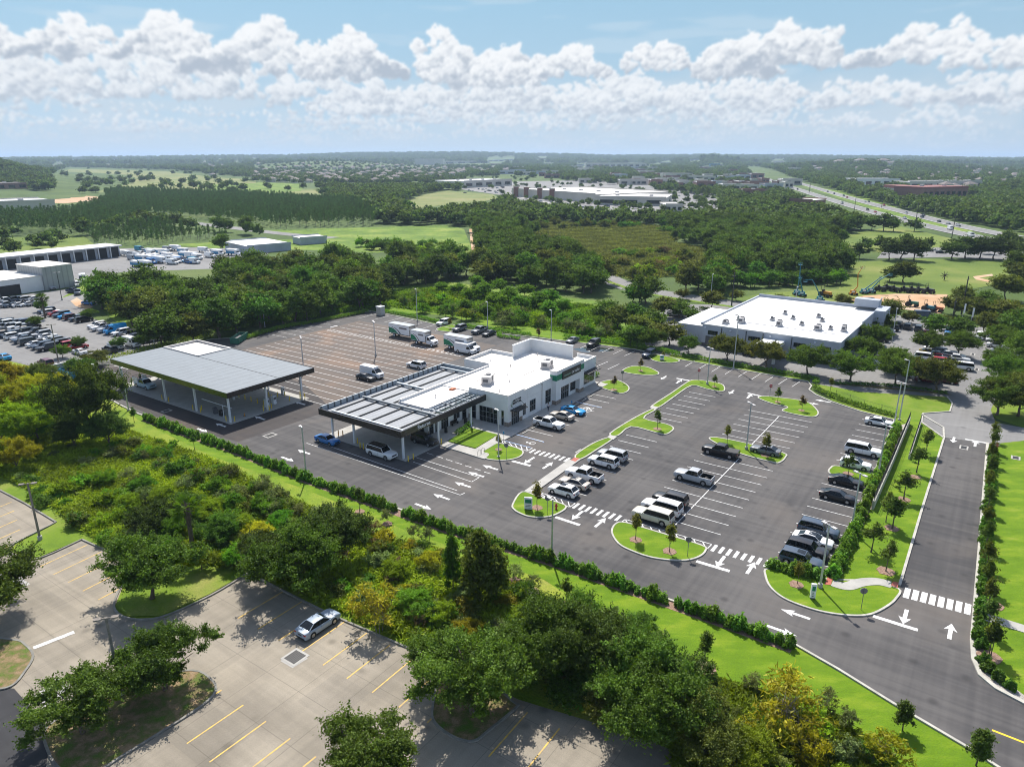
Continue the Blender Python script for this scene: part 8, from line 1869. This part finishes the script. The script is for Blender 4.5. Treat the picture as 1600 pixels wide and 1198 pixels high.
# boom lifts and tractors in the field
def boom(u, v, segs, m, label, s=0.78, hd=0):
    t = thing('boom_lift', label, 'boom lift', (*G(u, v), .03), hd, None, s)
    q = MB(); q.box(-1.6, 1.6, -1.0, 1.0, .4, 1.1); q.box(-1.3, .9, -.8, .8, 1.1, 2.2); q.build('chassis', M[m], t)
    q = MB(); q.box(-1.2, .2, -.82, .82, 1.3, 2.0); q.build('counterweight', M['signwhite'], t)
    for x in (-1.2, 1.2):
        for y in (-1.05, 1.05): w = MB(); w.lathe([(.3, -.2), (.55, -.18), (.55, .18), (.3, .2)], n=12, axis='y'); w.build('wheel', M['rubber'], t, loc=(x, y, .55))
    p = (0, 0, 2.0)
    for k, (x, z) in enumerate(segs): q = MB(); q.tube(p, (x, 0, z), .28-.05*k, .24-.05*k, 6); q.build('boom', M[m], t); p = (x, 0, z)
    q = MB(); q.box(p[0]-.8, p[0]+.8, -.5, .5, p[2]-.9, p[2]-.8)
    for x in (-.8, .8):
        for y in (-.5, .5): q.box(p[0]+x-.04, p[0]+x+.04, y-.04, y+.04, p[2]-.9, p[2]+.2)
    q.box(p[0]-.8, p[0]+.8, -.5, -.44, p[2]+.14, p[2]+.2); q.build('basket', M['hvacdark' if m == 'orange' else 'teal'], t)
boom(1245, 461, [(.3, 8), (0, 14.5)], 'teal', 'blue boom lift raised straight up, leftmost in the field'); boom(1253, 463, [(-1.2, 6), (-1.8, 9)], 'teal', 'blue boom lift with shorter mast beside the tallest'); boom(1281, 471, [(-2.5, 6.5), (-4.5, 9.5), (-7.5, 9.5)], 'teal', 'blue boom lift with its arm bent over to the left'); boom(1333, 461, [(1.5, 4), (0.8, 9.5), (2.5, 13)], 'orange', 'orange boom lift with a zigzag arm'); boom(1350, 459, [(3, 4.5), (7, 8)], 'teal', 'blue boom lift leaning right, left one of the pair'); boom(1361, 458, [(3, 6), (7.5, 9.0)], 'teal', 'blue boom lift leaning right, right one of the pair')
def tractor(u, v, label, m='frame', s=1.0, grp=None):
    t = thing('compact_tractor', label, 'tractor', (*G(u, v), .03), R(-60)+RND.uniform(-.2, .2), grp, s)
    q = MB(); q.box(-.3, 1.5, -.35, .35, .7, 1.35); q.box(-.9, -.1, -.5, .5, .7, 1.1); q.build('body', M[m], t)
    q = MB(); q.box(-.8, -.4, -.3, .3, 1.1, 1.7); q.build('seat', M['black'], t)
    q = MB()
    for y in (-.5, .5): q.tube((-.9, y, 1), (-.9, y, 2.6), .05, n=5)
    q.tube((-.9, -.5, 2.6), (-.9, .5, 2.6), .05, n=5); q.build('roll_bar', M['black'], t)
    for x, y, r_ in ((-.7, -.75, .65), (-.7, .75, .65), (1.1, -.6, .4), (1.1, .6, .4)): w = MB(); w.lathe([(r_*.5, -.16), (r_, -.14), (r_, .14), (r_*.5, .16)], n=12, axis='y'); w.build('wheel', M['rubber'], t, loc=(x, y, r_))
for i, u in enumerate((1375, 1387, 1398, 1414, 1426, 1437, 1451)): tractor(u, 455+i*.55-(i == 1)*2, 'dark compact tractor in the line along the sandy yard', 'frame', 1.3, 'compact tractors lined up on the sand')
tractor(1424, 479, 'green compact machine by the sandy yard fence', 'dumpgreen', 1.3); tractor(1450, 486, 'teal compact machine at the lower edge of the sandy yard', 'teal', 1.3); tractor(1463, 487, 'dark red compact machine at the lower edge of the sandy yard', 'red', 1.2); tractor(1289, 464, 'orange trencher beside the bent boom lift', 'orange', 1.5); tractor(1169, 556, 'yellow forklift in front of the warehouse', 'yellow', 1.0); tractor(1228, 560, 'blue machine under the warehouse entrance canopy', 'blue', 1.0); tractor(1168, 552, 'second yellow lift at the warehouse door', 'yellow', .9)
t = thing('windmill_sculpture', 'spiky dark windmill like sculpture in the grass field', 'sculpture', (*G(1475, 438), 0), 0, None, .5); q = MB(); q.tube((0, 0, 0), (0, 0, 5), .35, .2, 8); q.build('trunk', M['bark'], t)
for k in range(8): q = MB(); a = k*.785+.2; q.tube((0, 0, 4), (4*math.cos(a)*.9, .3, 4+3.2*math.sin(a)), .35, .12, 6); q.build('arm', M['bark'], t)
# people
def person(pos, rz, pose, top, legs, label, hair='hair'):
    t = thing('person', label, 'person', pos, rz)
    J = {'pel': (0, 0, .95), 'sp': (.02, 0, 1.18), 'ch': (.03, 0, 1.38), 'nk': (.03, 0, 1.50), 'hd': (.05, 0, 1.62), 'ht': (.04, 0, 1.72)}
    st = .22 if pose == 'walk' else .04
    for s, n in ((1, 'l'), (-1, 'r')):
        J['hp'+n] = (0, .1*s, .92); J['kn'+n] = (st*.5*s+.04, .11*s, .5); J['an'+n] = (st*s-.05, .11*s, .09); J['to'+n] = (st*s+.13, .12*s, .035)
        J['sh'+n] = (.02, .19*s, 1.42); J['el'+n] = (-.05-st*.4*s, .25*s, 1.14); J['wr'+n] = (.08-st*.6*s, .27*s, .92); J['pm'+n] = (.11-st*.6*s, .27*s, .84)
        for k in range(4): J['f%d%s' % (k, n)] = (.13-st*.6*s+.01*k, (.25+.018*k)*s, .765+.008*abs(k-1.5)); 
        J['th'+n] = (.16-st*.6*s, .245*s, .82)
    E_ = [('pel', 'sp'), ('sp', 'ch'), ('ch', 'nk'), ('nk', 'hd'), ('hd', 'ht')]
    for n in 'lr': E_ += [('pel', 'hp'+n), ('hp'+n, 'kn'+n), ('kn'+n, 'an'+n), ('an'+n, 'to'+n), ('ch', 'sh'+n), ('sh'+n, 'el'+n), ('el'+n, 'wr'+n), ('wr'+n, 'pm'+n), ('pm'+n, 'th'+n)]+[('pm'+n, 'f%d%s' % (k, n)) for k in range(4)]
    Rr = {'pel': .15, 'sp': .135, 'ch': .15, 'nk': .06, 'hd': .095, 'ht': .075, 'hp': .1, 'kn': .06, 'an': .045, 'to': .04, 'sh': .065, 'el': .045, 'wr': .03, 'pm': .032, 'th': .01, 'f': .009}
    ks = list(J); me = bpy.data.meshes.new('person_body'); me.from_pydata([J[k] for k in ks], [(ks.index(a), ks.index(b)) for a, b in E_], [])
    o = link('body', me, t); md = o.modifiers.new('skin', 'SKIN'); sk = me.skin_vertices[0].data
    for i, k in enumerate(ks): r_ = Rr.get(k, Rr.get(k[:2], Rr.get(k[0], .05))); sk[i].radius = (r_, r_)
    sk[0].use_root = True; sb = o.modifiers.new('sub', 'SUBSURF'); sb.levels = 1; sb.render_levels = 1; me.materials.append(M['skin'])
    def cloth(nm, keys, grow, m):
        kk = [k for k in ks if k in keys]; m2 = bpy.data.meshes.new(nm); m2.from_pydata([J[k] for k in kk], [(kk.index(a), kk.index(b)) for a, b in E_ if a in kk and b in kk], [])
        o2 = link(nm, m2, t); o2.modifiers.new('skin', 'SKIN'); s2 = m2.skin_vertices[0].data
        for i, k in enumerate(kk): r_ = Rr.get(k, Rr.get(k[:2], .05))+grow; s2[i].radius = (r_, r_)
        s2[0].use_root = True; q_ = o2.modifiers.new('sub', 'SUBSURF'); q_.levels = 1; q_.render_levels = 1; m2.materials.append(M[m])
    cloth('shirt', ['pel', 'sp', 'ch', 'shl', 'shr', 'ell', 'elr'], .018, top); cloth('trousers', ['pel', 'hpl', 'hpr', 'knl', 'knr', 'anl', 'anr'], .02, legs)
    h = MB(); h.lathe([(.03, .13), (.08, .10), (.105, .04), (.108, -.02), (.095, -.05)], (.035, 0, 1.65), 12); h.build('hair', M[hair], t)
    f = MB(); f.box(.135, .155, -.012, .012, 1.60, 1.635); f.box(.125, .14, -.045, -.02, 1.645, 1.655); f.box(.125, .14, .02, .045, 1.645, 1.655); f.box(.125, .14, -.02, .02, 1.565, 1.572); f.build('face', M['bark'], t)
    return t
person((*G(856.5, 643.5), .145), TH, 'walk', 'fabric_a', 'fabric_b', 'person in pale shirt and dark trousers walking past the parked cars')
# service truck with a worker on its roof
tr = car('pickup', (*FW(2.4, 33.5), 0), NB, 'lightblue', 'white and blue service truck with loaded roof rack under the wash canopy edge', None, True)
q = MB(); q.box(-2.9, -.95, -1.05, -.9, 1.2, 2.2); q.box(-2.9, -.95, .9, 1.05, 1.2, 2.2); q.build('tool_box', M['signwhite'], tr)
q = MB()
for x in (-2.8, -1.0, .8):
    for y in (-.95, .95): q.tube((x, y, 1.9), (x, y, 2.35), .03, n=5)
    q.tube((x, -.95, 2.35), (x, .95, 2.35), .03, n=5)
for y in (-.95, .95): q.tube((-2.9, y, 2.35), (.9, y, 2.35), .03, n=5)
q.build('ladder_rack', M['frame'], tr)
hp = FW(2.4, 35.2); person((hp[0], hp[1], 1.2), NB, 'stand', 'hivis', 'fabric_b', 'worker in a bright yellow green shirt standing on the service truck', 'hivis')
# puddle left behind by the wash
pd = MB(); c = G(928, 546)
pd.prism([(c[0]+r_*math.cos(a*.314), c[1]+r_*.55*math.sin(a*.314)) for a, r_ in enumerate([5.2, 5, 4.4, 4.6, 5.3, 5.8, 5.0, 4.2, 4.6, 5.4, 5.1, 4.6, 4.9, 5.6, 5.2, 4.3, 4.0, 4.4, 5, 5.3])], .005, .009); struct(pd, 'puddle_water', mat('puddle_water', (.03, .033, .036), .04, spec=.9))
# ================================================================ the haze that fades the distance
hz = MB(); hz.box(-30000, 30000, -3000, 41000, -1.5 if False else -2.0, 160)
hm_ = bpy.data.materials.new('haze'); hm_.use_nodes = True; t = hm_.node_tree; t.nodes.clear()
v_ = nt(t, 'ShaderNodeVolumePrincipled'); v_.inputs['Color'].default_value = (.60, .78, 1.0, 1); v_.inputs['Density'].default_value = 0.00009; v_.inputs['Anisotropy'].default_value = 0.2
o_ = nt(t, 'ShaderNodeOutputMaterial'); t.links.new(v_.outputs[0], o_.inputs['Volume']); hm_.cycles.homogeneous_volume = True if hasattr(hm_.cycles, 'homogeneous_volume') else False
tag(hz.build('haze', hm_), 'thin blue summer haze lying over the whole landscape', 'haze', kind='stuff')

# ================================================================ descriptions that single each thing out
ORD = ['first', 'second', 'third', 'fourth', 'fifth', 'sixth', 'seventh', 'eighth', 'ninth', 'tenth', 'eleventh', 'twelfth', 'thirteenth', 'fourteenth', 'fifteenth', 'sixteenth', 'seventeenth', 'eighteenth', 'nineteenth', 'twentieth']
bpy.context.view_layer.update()
byl = {}
for o in C.objects:
    if o.parent is None and o.get('label') and o.get('category'): byl.setdefault(o['label'], []).append(o)
for l, os_ in byl.items():
    n = len(os_)
    if 1 < n <= 30 and len(l.split()) <= 12:
        us = sorted(os_, key=lambda o: PX(o.location.x, o.location.y, o.location.z)[0]); h = (n+1)//2 if n > 12 else n
        for i, o in enumerate(us):
            if n == 2: s = 'left one of two' if i == 0 else 'right one of two'
            elif i == 0: s = 'leftmost of these'
            elif i == n-1: s = 'rightmost of these'
            elif i < h and i < 20: s = '%s from the left' % ORD[i]
            else: s = '%s from the right' % ORD[n-1-i]
            o['label'] = l+', '+s
            if 'group' not in o.keys(): o['group'] = l[:60]
